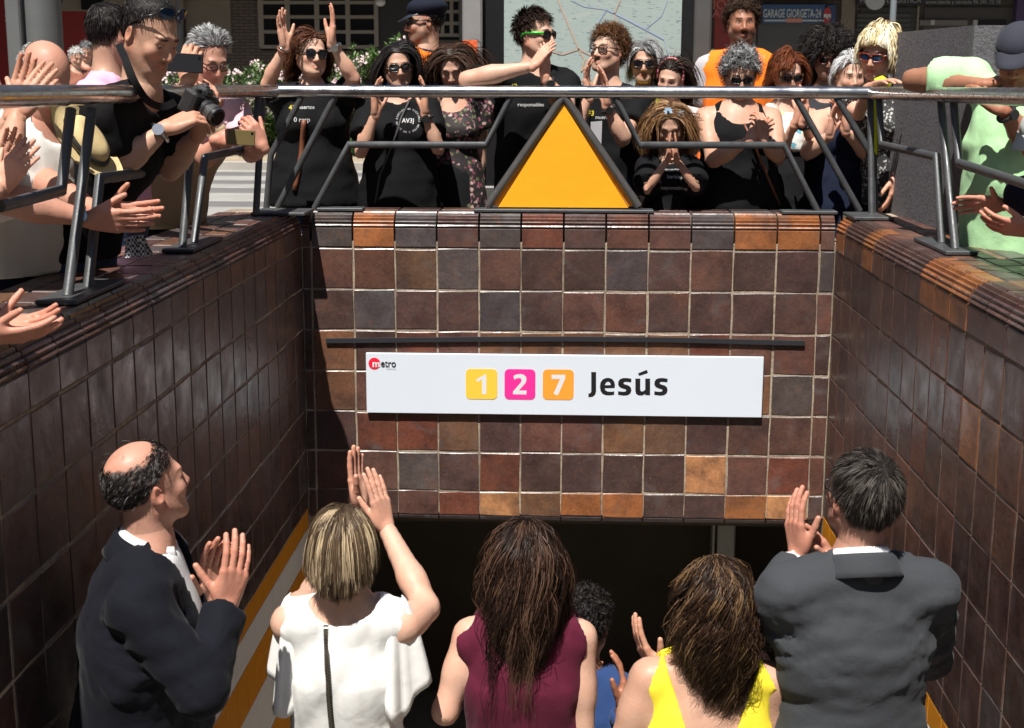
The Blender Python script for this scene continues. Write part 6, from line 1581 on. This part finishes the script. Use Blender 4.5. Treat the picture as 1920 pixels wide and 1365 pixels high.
# person in pink behind him, holding a phone
person('person in pink shirt with black hair hidden behind the photographer', (207, 66, 5.6), 1.70, 150, body=90, hp=8, skin='mid', w=1.1, group=LEFT, seed=31, upper=dict(kind='shirt', mat=cloth('pink', (.62, .36, .50)), sleeve=.7, neck=(.065, .02, .04)), lower=dict(mat=DENIM),
       hair=H_(BLK, style='crown', len=.03, n=3000, K=5, vol=.03, lift=.2, grav=.2, width=.0024, clear=False), arms={'R': dict(E=(300, 240, 5.2), W=(352, 152, 5.15), F=(.1, .1, .8), N=(0, .7, 0), curl=(40, 45, 30)), 'L': dict(W=(345, 240, 5.5))})
def phone(c, r, u, n, hw, hh, name, lab, col):
    r, u = nrm(r), nrm(u); n = nrm(np.cross(r, u)); t = empty(name, c, lab, 'phone'); b = MB(); obox(b, np.asarray(c), (r, n, u), hw, .0045, hh, .3); b.build('case', P_(name+'_case', col, rough=.3), t)
    b = MB(); obox(b, np.asarray(c)-n*.0048*(1 if n[1] > 0 else -1)+r*hw*.78+u*hh*.6, (r, n, u), .005, .001, .005, .2); b.build('camera_lens', M_LENS, t)
    b = MB(); obox(b, np.asarray(c)+n*.0047*(1 if n[1] > 0 else -1), (r, n, u), hw*.92, .0006, hh*.88, .2); b.build('screen', M_LENS, t)
phone(at(347, 118, 5.1), (1, .35, -.06), (.02, .1, 1), None, .064, .034, 'smartphone', 'black phone raised in front of the grey-haired man face', (.015, .015, .017))
# grey-haired man with glasses and khaki vest
person('grey-haired man in spectacles and khaki waistcoat filming with his phone', (392, 112, 6.0), 1.66, 42, body=48, hp=22, lean=(.22, -.05), skin='red', group=LEFT, seed=32, fo=dict(brow=(.3, .28, .27)), upper=[dict(kind='shirt', mat=cloth('pink_check', (.55, .38, .42)), sleeve=.75, hem=.08), dict(kind='tank', mat=cloth('khaki', (.36, .28, .18)), e=.024, hem=.14, neck=(.10, .07, -.03), name='waistcoat')], lower=dict(mat=BLACKP),
       hair=H_(((.10, .10, .10), (.30, .30, .30), (.5, .5, .5)), style='back', len=.045, n=3000, K=6, vol=.10, hl=.086, lift=.5, grav=.1, width=.0026, curl=.003), glasses=dict(lens=M_GLASS, name='spectacles', size=(.025, .017), r=.0022, sq=.7),
       arms={'R': dict(E=(385, 300, 5.75), W=(408, 262, 5.68), F=(.8, .1, .15), N=(.2, .8, -.3), curl=(40, 45, 30), thumb=(25, 20)), 'L': dict(E=(470, 290, 5.95), W=(492, 275, 5.72), F=(-.4, -.2, .75), N=(-.5, .7, 0), curl=(40, 45, 30), thumb=(40, 10))})
phone(at(452, 258, 5.62), (1, .12, -.06), (.05, .1, 1), None, .056, .031, 'gold_smartphone', 'bronze phone held low by the grey-haired man with spectacles', (.12, .09, .035))
# bald man in white shirt
person('bald man in white shirt clapping below the rail with a steel watch', (84, 150, 4.38), 1.66, 52, body=65, hp=34, lean=(.10, 0), skin='red', w=1.15, group=LEFT, seed=33, fo=dict(hres=.0045, brow=(.6, .58, .56)), armw=1.15, upper=dict(kind='shirt', mat=WHITE, sleeve=.95, sw=1.15, e=.02, hem=.12, res=.013), lower=dict(mat=NAVY),
       hair=FRINGE(((.28, .28, .27), (.52, .52, .5))), hooks=[band_collar(WHITE, SHIRT_PROF, 155, tip=.03)],
       arms={'R': dict(E=(5, 372, 3.92), W=(168, 412, 3.98), F=(1, .12, -.05), N=(.1, .9, .3), curl=(6, 10, 8), spread=2, watch='steel', wdir=(0, -1, .3)), 'L': dict(E=(60, 330, 4.35), W=(196, 404, 4.08), F=(1, .0, .05), N=(-.1, -.9, .2), curl=(8, 12, 10), thumb=(50, 5))})
# straw hat hanging at his chest
ht = empty('straw_hat', at(158, 266, 4.25), 'wide-brimmed cream straw hat held in front of the white shirt', 'hat'); hc_ = np.array(ht.location); M_STRAW = plain('straw', (.52, .40, .20), .8, var=.18, scale=60, bump=.12, bscale=220)
hx, hy = nrm((.55, .1, -.80)), nrm((.10, .95, .18)); hy = nrm(hy-hx*np.dot(hx, hy)); hz = np.cross(hx, hy)
b = MB(); ns, V, F = 36, [], []
for k, (rr, zz) in enumerate(((.082, .0), (.10, -.004), (.125, -.002), (.145, .010))):
    for i in range(ns): a = 2*math.pi*i/ns; V.append(hc_+hx*rr*1.05*math.cos(a)+hy*rr*.85*math.sin(a)+hz*(zz+.012*math.cos(2*a)*(rr/.175)))
for k in range(3):
    for i in range(ns): F.append((k*ns+i, k*ns+(i+1) % ns, (k+1)*ns+(i+1) % ns, (k+1)*ns+i))
m = len(V); V += [v-hz*.003 for v in V]; F += [tuple(m+i for i in q)[::-1] for q in F]; b.add(V, F); b.build('brim', M_STRAW, ht, smooth=True)
b = MB(); V, F = [], []
for k, (rr, zz) in enumerate(((.082, .0), (.078, .022), (.070, .036), (.045, .042), (.01, .038))):
    for i in range(ns): a = 2*math.pi*i/ns; V.append(hc_+hx*rr*1.05*math.cos(a)+hy*rr*.85*math.sin(a)+hz*zz)
for k in range(4):
    for i in range(ns): F.append((k*ns+i, k*ns+(i+1) % ns, (k+1)*ns+(i+1) % ns, (k+1)*ns+i))
F.append(tuple(4*ns+i for i in range(ns))); b.add(V, F); b.build('crown', M_STRAW, ht, smooth=True)
b = MB(); b.tube([hc_+hx*.084*1.05*math.cos(a)+hy*.084*.85*math.sin(a)+hz*.012 for a in np.linspace(0, 6.283, 33)[:-1]], .008, 6, closed=True); b.build('hat_band', P_('band_black', (.012, .012, .012)), ht, smooth=True)
# people mostly outside the frame, whose hands reach in
OUT = 'people at the left edge of whom only hands and arms show'
person('hairy-armed person at the edge clapping in front of the bald head', (-1.86, 3.86, 1.58), 1.75, 75, hp=5, skin='mid', group=LEFT, seed=34, upper=dict(kind='shirt', mat=WHITE, sleeve=.7), lower=dict(mat=DENIM), hair=H_(GRY, style='back', len=.05, n=900, K=4), armw=1.1,
       arms={'R': dict(E=(8, 318, 3.85), W=(34, 212, 3.95), F=(.42, .30, .66), N=(-.15, .95, -.1), curl=(8, 12, 8), spread=1.2, thumb=(56, 0), hsz=.92), 'L': dict(E=(-30, 320, 4.1), W=(24, 212, 4.05), F=(.28, .2, .80), N=(.2, -.95, .1), curl=(8, 10, 8), spread=1.5, thumb=(48, 4), hsz=.92)})
person('person at the edge with ringed hands clapping behind the nearest railing post', (-1.86, 3.08, 1.50), 1.66, 75, hp=10, female=True, skin='fair', group=LEFT, seed=35, upper=dict(kind='tee', mat=cloth('grey_top', (.3, .3, .32))), lower=dict(mat=DENIM), hair=H_(DBR, len=.2, n=900, K=6),
       arms={'R': dict(E=(-60, 400, 3.25), W=(-2, 352, 3.42), F=(.50, .25, .70), N=(-.2, .9, -.2), curl=(14, 18, 12), hsz=.84), 'L': dict(E=(-80, 380, 3.5), W=(-14, 338, 3.52), F=(.5, .1, .80), N=(.2, -.9, .2), hsz=.84)})
person('person in grey sitting by the straw bag with open palms over the tiles', (-1.74, 2.72, 1.30), 1.55, 70, hp=25, female=True, skin='red', group=LEFT, seed=36, upper=dict(kind='tee', mat=cloth('grey_top2', (.34, .34, .37))), lower=dict(mat=cloth('grey_slacks', (.3, .3, .33))), hair=H_(BRN, len=.2, n=900, K=6),
       arms={'R': dict(E=(-150, 640, 2.95), W=(-28, 632, 3.02), F=(1, .15, .05), N=(0, .5, .85), curl=(10, 12, 10), spread=2, thumb=(35, 8), k=1.05), 'L': dict(E=(-140, 600, 3.15), W=(-22, 618, 3.12), F=(1, .05, .12), N=(0, -.5, .85), curl=(8, 12, 10), spread=4, thumb=(52, 0), k=1.05)})
# straw bag
bg_ = empty('straw_bag', (-1.47, 3.10, TOPZ), 'round woven straw bag resting on the parapet at the edge', 'bag'); M_WEAVE = plain('straw_weave', (.30, .21, .095), .8, var=.5, scale=90)
b = MB(); c0 = np.array([-1.47, 3.12, TOPZ+.005])
for i in range(15):
    z = i*.017; rr = .14*math.sin(.65+1.75*i/14); n = 40; b.tube([c0+np.array([rr*.75*math.cos(a), rr*1.1*math.sin(a), z+.003*math.sin(a*20+i*math.pi)]) for a in np.linspace(0, 2*math.pi, n+1)[:-1]], [.0085+.0028*math.sin(j*math.pi*.9+i*1.6) for j in range(n)], 6, closed=True)
o = b.build('weave', M_WEAVE, bg_, smooth=True); o['kind'] = 'stuff'
b = MB(); b.tube([c0+np.array([.0, .12*math.cos(a), .24+.13*math.sin(a)]) for a in np.linspace(0, math.pi, 15)], .007, 7); b.build('handle', M_BROWNL, bg_, smooth=True)
# checked cloth trailing on the parapet
b = MB(); nx, ny = 10, 14; V = []
for j in range(ny):
    t = j/(ny-1); p0, p1 = at(232, 445+t*38, 4.32-.02*t), at(268+t*26, 440+t*40, 4.32+.04*t)
    for i in range(nx): u = i/(nx-1); p = p0*(1-u)+p1*u; V.append(np.array([p[0], p[1]+.014*math.sin(u*15+t*3), max(p[2], TOPZ+.012)]))
b.add(V, [(j*nx+i, j*nx+i+1, (j+1)*nx+i+1, (j+1)*nx+i) for j in range(ny-1) for i in range(nx-1)])
def check_mat():
    m, t, bb = newmat('check_cloth'); co = t.new('TexCoord').outputs['Object']; ck = t.new('TexChecker', Scale=110.0, Color1=(.02, .02, .03), Color2=(.55, .55, .58)); t.t.links.new(co, ck.inputs['Vector']); t.put(bb, 'Base Color', ck.outputs[0]); t.put(bb, 'Roughness', .9); return m
tag(b.build('checked_cloth', check_mat(), smooth=True), 'black and white checked cloth trailing onto the parapet', 'cloth')

# ---- right side: man in green
def ball_cap(col, nm='cap', visor=.075):
    def fn(T_, C, g):
        L, h_, M = C['L'], C['h'], C['M']; mt = cloth('cap_'+nm+str(col[0]), col, sheen=.05); B = Body(); B.ell(L(0, -.012, .055), np.array([.089, .110, .085])*h_, M, .02); B.plane(L(0, 0, .045), -M[2]); V, Q = B.mesh(.007); o = link('cap', mesh_from(V, Q), T_, mt)
        b = MB(); n = 14; P = []
        for k in range(4):
            for i in range(n+1): a = math.pi*i/n; P.append(L(.080*math.cos(a)*(1-.03*k), .055+(.035+visor/3*k)*math.sin(a), .058-.012*k*math.sin(a)+.010*k*math.cos(a)**2*-1))
        F = [(k*(n+1)+i, k*(n+1)+i+1, (k+1)*(n+1)+i+1, (k+1)*(n+1)+i) for k in range(3) for i in range(n)]; m = len(P); b.add(P+[p-M[2]*.004 for p in P], F+[tuple(m+j for j in q)[::-1] for q in F]+[(3*(n+1)+i, 3*(n+1)+i+1, m+3*(n+1)+i+1, m+3*(n+1)+i) for i in range(n)]); b.build('visor', mt, o, smooth=True)
    return fn
GREEN = cloth('pale_green', (.40, .66, .36), sheen=.05, fold=.5)
person('man in pale green shirt and navy cap resting his forearm on the rail', (1910, 108, 5.30), 1.66, -30, body=-48, hp=24, lean=(-.02, -.03), skin='tan', w=1.16, group=RIGHT, seed=40, fo=dict(beard=.6, beardcol=(.75, .75, .75), hres=.0045), armw=1.15, belly=1.0,
       upper=dict(kind='shirt', mat=GREEN, sleeve=.56, sw=1.15, e=.024, hem=.16, res=.013, folds=(.020, (22, 38, 66), (1, 1, .5))), lower=dict(mat=cloth('olive', (.10, .10, .05))), hair=FRINGE(GRY), hooks=[ball_cap((.035, .037, .05)), band_collar(GREEN, SHIRT_PROF, 155, tip=.03)],
       arms={'R': dict(S=(-.02, .05, .155), E=(1712, 150, 5.70), W=(1842, 158, 5.36), F=(.9, -.30, .25), N=(0, .3, -1), curl=(22, 28, 20), hsz=.92), 'L': dict(E=(1935, 268, 5.18), W=(1880, 206, 5.10), F=(-.75, .1, .50), N=(-.2, .8, -.4), curl=(18, 22, 16), watch='black', wdir=(0, -1, .3), hsz=.92)})
person('person with a pale grey cap clapping through the bars at the right edge', (1962, 262, 4.62), 1.50, -62, body=-60, hp=20, lean=(-.24, .02), skin='red', group=RIGHT, seed=41, upper=dict(kind='tee', mat=NAVY), lower=dict(mat=NAVY), hair=FRINGE(WHT), hooks=[ball_cap((.42, .45, .44), 'pale')],
       arms={'R': dict(E=(1990, 388, 4.9), W=(1876, 384, 4.80), F=(-1, -.05, .02), N=(.1, -.8, -.4), curl=(4, 8, 6), spread=3, thumb=(60, 0)), 'L': dict(E=(2010, 440, 4.45), W=(1930, 432, 4.52), F=(-.95, .15, .15), N=(-.1, .75, .55), curl=(16, 20, 14), thumb=(30, 10), watch='black')})
# ================================================================== THE FIVE OFFICIALS ON THE STAIRS (and one man further down)
FRONT = 'officials on the stairs clapping towards the sign'
step_z = lambda Y: -.16*(math.floor((Y-.9)/.3)+1)
SUITN = cloth('suit_navy', (.0055, .0060, .0100), sheen=.03, bump=.02, fold=.5); SUITG = cloth('suit_grey', (.040, .043, .048), sheen=.04, bump=.03, fold=.5); WSHIRT = cloth('shirt_white', (.78, .78, .78), sheen=0)
def vcut(z0, z1, half, front=1, depth=.01):
    """A V-shaped opening down the front (or back) of a garment; z measured from the neck base."""
    def op(B, C):
        s, Nb, r, f, up = C['s'], C['Nb'], C['r'], C['f']*front, C['up']
        def fn(P):
            q = P-Nb; x = np.abs(q@r); y = q@f; z = (q@up)/s; hw = half*s*np.clip((z-z0)/(z1-z0), 0, 1.3)
            return np.maximum(np.maximum((x-hw)*.95, (z0-z)*s), depth*s-y)
        B.add(fn, Nb-.6*s, Nb+.3*s, .004, 'sub')
    return op
def lapels(z0, z1, half, wid=.07):
    def op(B, C):
        s, Nb, r, f, up = C['s'], C['Nb'], C['r'], C['f'], C['up']; base = list(B.ops)
        def fn(P):
            D = np.full(P.shape[:-1], 1.0)
            for o in base:
                if o[4] == 'add': D = smin(D, o[0](P), o[3])
            q = P-Nb; x = np.abs(q@r); y = q@f; z = (q@up)/s; hw = half*s*np.clip((z-z0)/(z1-z0), 0, 1.2); w = wid*s*np.clip((z-z0)/(z1-z0), 0, .8)
            return np.maximum(np.maximum(D-.007*s, x-hw-w), np.maximum((z0-z)*s, -y))
        B.add(fn, Nb-.45*s, Nb+.1*s, .003)
    return op
def jacket(mat, seed, v=(-.40, .03, .085), fold=(.014, (24, 44, 74), (.6, .6, 1.1)), **k):
    return dict(dict(kind='jacket', mat=mat, e=.018, sleeve=1.93, sw=1.03, hem=.20, res=.0095, neck=(.064, .0, .05), folds=fold, smooth=1,
                ops=PITS+ELBOWS+[lapels(*v), vcut(*v)]), **k)
AXB = lambda C: (C['r'], C['up'])
PITS = [radial_folds(lambda C, sd=sd, sx=sx: C['S'][sd]-C['up']*.11*C['s']-C['r']*sx*.03*C['s'], 7, .0045, .16, AXB) for sd, sx in (('R', 1), ('L', -1))]
ELBOWS = [radial_folds(lambda C, sd=sd: C['E'][sd]*.8+C['S'][sd]*.1+C['W'][sd]*.1, 9, .005, .085, lambda C, sd=sd: (nrm(C['E'][sd]-C['S'][sd]), nrm(np.cross(C['E'][sd]-C['S'][sd], C['r'])))) for sd in 'RL']
def dress_shirt(): return dict(kind='shirt', mat=WSHIRT, e=.005, sleeve=1.98, sw=.84, hem=.02, res=.014, neck=(.060, .0, .05), folds=(.001, (40, 70)))

# man in navy suit
AY = 3.2
person('bald-crowned man in a dark navy suit and white shirt seen from the side', (276, 910, AY), 1.78, 132, body=100, ground=step_z(AY), hp=-14, hr=-4, skin='red', hs=.86, w=1.2, group=FRONT, seed=50, belly=1.0, res=.014, lean=(.07, 0), fo=dict(hres=.0042, shave=None, brow=(.25, .2, .18)), neck=.19,
       upper=[dress_shirt(), jacket(SUITN, 50)], lower=dict(mat=SUITN),
       hooks=[band_collar(WSHIRT, SHIRT_PROF, 158, tip=.03), band_collar(SUITN, JACKET_PROF, 118, 'jacket_collar')],
       hair=dict(col=((.008, .007, .007), (.024, .021, .019), (.085, .08, .075)), style='back', len=.015, n=7000, K=3, vol=.02, bald=.078, baldc=(0, -.035, .150), hl=.070, nocap=True, width=.0016, grav=.35, lift=.14, mess=.15, clump=.2, shave=(.25, .20, .18),
                 more=[dict(bald=.0, n=45, len=.03, hl=.088, lift=.5, mess=.4, col=((.03, .03, .03), (.2, .2, .2)), width=.0010)]),
       arms={'R': dict(E=(378, 1290, 2.98), W=(424, 1136, 3.14), F=(.26, .10, 1), N=(-.55, .75, .1), curl=(10, 14, 10), spread=2, thumb=(52, 6), hres=.0036), 'L': dict(E=(330, 1230, 3.55), W=(386, 1130, 3.32), F=(.16, .05, 1), N=(.65, -.6, 0), curl=(10, 12, 10), spread=2, thumb=(46, 6), hres=.0036)})

# woman in white blouse
BY = 3.42
M_BLOUSE = cloth('blouse_white', (.64, .635, .61), sheen=0, bump=.02, fold=.30)
def ruffle(sd, sx, back=.4):
    def fn(T_, C, g):
        s, r, f = C['s'], C['r'], C['f']; S_ = C['Nb']+r*sx*.128*s-C['up']*.040*s; n, m = 26, 14; V = []
        for j in range(m):
            v = j/(m-1)
            for i in range(n):
                u = i/(n-1); a = R(-75+195*u); d = -f*math.cos(a)+r*sx*math.sin(a)
                L = (.20+.05*math.sin(a*2.2+.6))*s; wv = (.018*math.sin(u*17+sx)+.010*math.sin(u*31+2))*v*s
                rad = (.022+.042*math.sqrt(v)+.012*v)*s+wv
                V.append(S_+d*rad+np.array([0, 0, 1.])*((.060*math.cos(v*1.57))*s-v*L+.012*math.sin(u*11)*v))
        b = MB(); b.add(V, [(j*n+i, j*n+i+1, (j+1)*n+i+1, (j+1)*n+i) for j in range(m-1) for i in range(n-1)]); o = b.build('flutter_sleeve', M_BLOUSE, T_, smooth=True)
        o.modifiers.new('thickness', 'SOLIDIFY').thickness = .003
    return fn
def zipper(T_, C, g):
    V, Q = C['gV']; bv = BVHTree.FromPolygons([tuple(v) for v in V], [tuple(int(i) for i in q) for q in Q]); L = []
    for t in np.linspace(0, 1, 40):
        x = 610+(2+14*t**2); y = 1172+t*225; p = at(x, y, BY-.1); d = nrm(p-CAMP); h = bv.ray_cast(Vector(CAMP), Vector(d), 10)
        if h[0] is not None: L.append(np.array(h[0])-d*.002)
    b = MB(); W = []
    for i, p in enumerate(L): W += [p+np.array([.0075, 0, 0]), p+np.array([-.0075, 0, 0])]
    b.add(W, [(2*i, 2*i+1, 2*i+3, 2*i+2) for i in range(len(L)-1)]); z = b.build('zip_tape', P_('zip_tape', (.03, .027, .022)), T_, smooth=True)
    b = MB()
    for i in range(len(L)-1):
        for t in (0, .33, .66):
            p = L[i]*(1-t)+L[i+1]*t+np.array([0, -.002, 0]); sx = .0016*(1 if int(t*3) % 2 else -1); b.box(p+np.array([-.0032+sx, -.001, -.0009]), p+np.array([.0032+sx, .001, .0009]))
    o = b.build('zip_teeth', P_('zip_metal', (.30, .27, .22), rough=.3, metal=1.), z); o['kind'] = 'stuff'
    b = MB(); p = L[1]; b.box(p+np.array([-.005, -.006, -.030]), p+np.array([.005, -.002, .004]), bev=.001); b.box(p+np.array([-.004, -.007, -.052]), p+np.array([.004, -.004, -.031]), bev=.001); b.build('zip_pull', P_('zip_metal2', (.35, .32, .27), rough=.25, metal=1.), z)
BOB = ((.048, .031, .019), (.125, .083, .049), (.42, .32, .20))
person('woman with a short highlighted bob in a white blouse with a back zip', (645, 1022, BY), 1.68, 176, body=178, ground=step_z(BY), hp=-16, female=True, skin='fair', hs=.86, w=.98, shoulder=.95, group=FRONT, seed=51, res=.013, fo=dict(hres=.007), eyes=False,
       upper=dict(kind='shell', name='blouse', mat=M_BLOUSE, e=.011, sleeve=0, hem=.16, flare=.03, res=.0078, neck=(.092, -.012, .018), nkz=.8, folds=(.022, (24, 44, 80), (1.2, 1, .35)), ops=[armholes(.048, .056)]), lower=dict(mat=BLACKP),
       hair=H_(BOB, style='comb', part=.015, pw=.06, len=.145, n=8500, K=9, vol=.09, lift=.16, grav=.38, width=.0015, clump=.58, clumps=420, hl=.08, capvol=.08, mess=.10, wave=.03, lvar=.10, lenfn=lambda q: np.clip(.58+(q[:, 2]+.06)*3.4, .42, 1.12), clear=False,
                 mass=[[((0, -.024, .045), (0, -.030, -.010), .086, .082), ((0, -.035, -.02), (0, -.04, -.06), .070, .050)]]),
       arms={'R': dict(E=(800, 1140, 3.52), W=(724, 990, 3.70), F=(-.22, .06, 1), N=(-.75, .5, .1), curl=(3, 5, 4), spread=1.5, thumb=(20, 10), hres=.0036), 'L': dict(E=(585, 1110, 3.85), W=(674, 948, 3.82), F=(-.10, .05, 1), N=(.85, -.4, .1), curl=(3, 5, 4), spread=1.5, thumb=(25, 10), hres=.0036)}, armw=1.1,
       hooks=[ruffle('L', -1), ruffle('R', 1), zipper])

# woman in maroon
CY = 3.56
person('woman with long dark brown hair in a maroon sleeveless top', (985, 1048, CY), 1.64, 182, body=180, ground=step_z(CY), hp=-14, female=True, skin='fair', hs=.90, w=1.05, group=FRONT, seed=52, res=.013, eyes=False, fo=dict(hres=.006), shoulder=.96,
       upper=dict(kind='shell', name='sleeveless_top', mat=cloth('maroon', (.085, .010, .026), sheen=.05, bump=.03, fold=.3), e=.018, sleeve=0, hem=.25, flare=.06, res=.0078, neck=(.082, .0, .03), folds=(.022, (22, 40, 76), (1.3, .6, .25)), ops=[armholes(.040, .058)]), lower=dict(mat=BLACKP),
       hair=H_(((.009, .005, .0038), (.030, .016, .011), (.085, .046, .029)), style='comb', part=.006, len=.36, n=8500, K=14, vol=.12, lift=.08, grav=.42, width=.0017, clump=.68, clumps=300, curl=.013, cfreq=4.0, capvol=.07, mess=.05, wave=.04, lvar=.28, taper=(-.07, -.34, .62, .6, -.05), clear=False,
                 mass=[[((0, -.024, .045), (0, -.035, -.06), .090, .088), ((0, -.045, -.08), (.01, -.065, -.17), .076, .052), ((0, -.065, -.17), (.015, -.085, -.25), .045, .02)]]),
       arms={'L': dict(E=(834, 1335, 3.50), W=(905, 1230, 3.95), F=(0, .2, 1), N=(1, 0, 0)), 'R': dict(E=(1092, 1410, 3.52), W=(1050, 1230, 3.95), F=(0, .2, 1), N=(-1, 0, 0))}, armw=1.08)

# woman in yellow
DY = 3.32
person('woman with wavy brown hair in a bright yellow top open low at the back', (1336, 1122, DY), 1.62, -166, body=178, ground=step_z(DY), hp=-10, female=True, skin='mid', hs=.90, w=1.10, group=FRONT, seed=53, res=.012, eyes=False, fo=dict(hres=.005),
       upper=dict(kind='shell', name='yellow_top', mat=cloth('yellow', (.74, .60, .04), sheen=.0, bump=.02, fold=.2), e=.013, sleeve=0, hem=.18, res=.0085, neck=(.075, .01, .03), folds=(.007, (34, 60)), ops=[vcut(-.335, -.005, .118, -1, -.02), lambda B, C: [B.cap(C['S'][sd]+C['up']*.05*C['s']+C['r']*sx*.035*C['s'], C['S'][sd]-C['up']*.10*C['s']+C['r']*sx*.045*C['s'], .062*C['s'], .058*C['s'], .006, 'sub') for sd, sx in (('R', 1), ('L', -1))]]), lower=dict(mat=BLACKP),
       hair=H_(((.014, .0075, .005), (.048, .025, .014), (.135, .078, .038)), style='comb', part=-.02, len=.29, n=8500, K=14, vol=.10, lift=.08, grav=.42, width=.0017, clump=.72, clumps=300, curl=.018, cfreq=6.5, capvol=.07, mess=.06, wave=.05, lvar=.24, taper=(-.08, -.28, .62, .6, -.05), clear=False,
                 mass=[[((0, -.024, .045), (0, -.035, -.06), .090, .088), ((0, -.045, -.08), (.0, -.06, -.14), .074, .05)]]),
       arms={'L': dict(E=(1168, 1400, 3.3), W=(1232, 1262, 3.62), F=(-.48, .1, .86), N=(.85, .4, .3), curl=(8, 10, 8), hres=.004), 'R': dict(E=(1445, 1420, 3.35), W=(1452, 1312, 3.62), F=(-.1, .1, 1), N=(-.9, .2, .2), curl=(25, 30, 20), thumb=(15, 10), hres=.004)}, armw=1.2)

# man in grey suit
EY = 3.29
person('grey-suited man with thick dark hair clapping beside the sunlit wall', (1616, 932, EY), 1.76, -158, body=-172, ground=step_z(EY), hp=-10, skin='red', hs=.875, w=1.0, group=FRONT, seed=54, belly=.9, res=.015, fo=dict(hres=.005), eyes=False, shoulder=.95, neck=.195,
       upper=[dress_shirt(), jacket(SUITG, 54, sk=.045, fold=(.015, (26, 46, 78), (.35, .35, 1.2)))], lower=dict(mat=SUITG),
       hair=H_(((.012, .009, .0075), (.032, .025, .021), (.085, .075, .066)), style='crown', crown=(.006, -.070, .106), len=.046, n=8500, K=4, vol=.03, lift=.28, grav=.22, width=.0013, clump=.4, clumps=900, capvol=.05, mess=.12, hl=.082, lvar=.2, clear=False),
       glasses=dict(lens=M_GLASS, name='spectacles', size=(.025, .017), r=.0022), hooks=[band_collar(WSHIRT, SHIRT_PROF, 158, tip=.03), band_collar(SUITG, JACKET_PROF, 118, 'jacket_collar')],
       arms={'L': dict(E=(1428, 1172, 3.46), W=(1496, 1040, 3.58), F=(-.14, .05, 1), N=(.75, .4, .1), curl=(10, 14, 10), spread=2, thumb=(30, 10), hres=.0036), 'R': dict(E=(1742, 1230, 3.62), W=(1566, 1062, 3.62), F=(-.55, .02, .8), N=(-.6, -.3, -.5), curl=(10, 14, 10), spread=2, thumb=(36, 10), hres=.0036)})

# man further down the stairs
FY_ = 4.28
person('dark curly-haired person in blue further down the stairs behind the maroon top', (1096, 1172, FY_), 1.64, 160, body=170, ground=step_z(FY_), hp=0, skin='tan', w=1.05, seed=55, group='people further down the stairs', eyes=False,
       upper=dict(kind='jacket', mat=cloth('blue_jacket', (.020, .045, .13)), e=.02, sleeve=1.9, hem=.15), lower=dict(mat=BLACKP), hair=H_(BLK, style='out', len=.045, curl=.008, cfreq=20, n=3000, K=8, vol=.12, grav=.1, width=.0024),
       arms={'R': dict(E=(1180, 1400, 4.15), W=(1168, 1330, 4.0), F=(0, .3, 1), N=(-1, 0, 0)), 'L': dict(W=(1050, 1300, 4.5))})
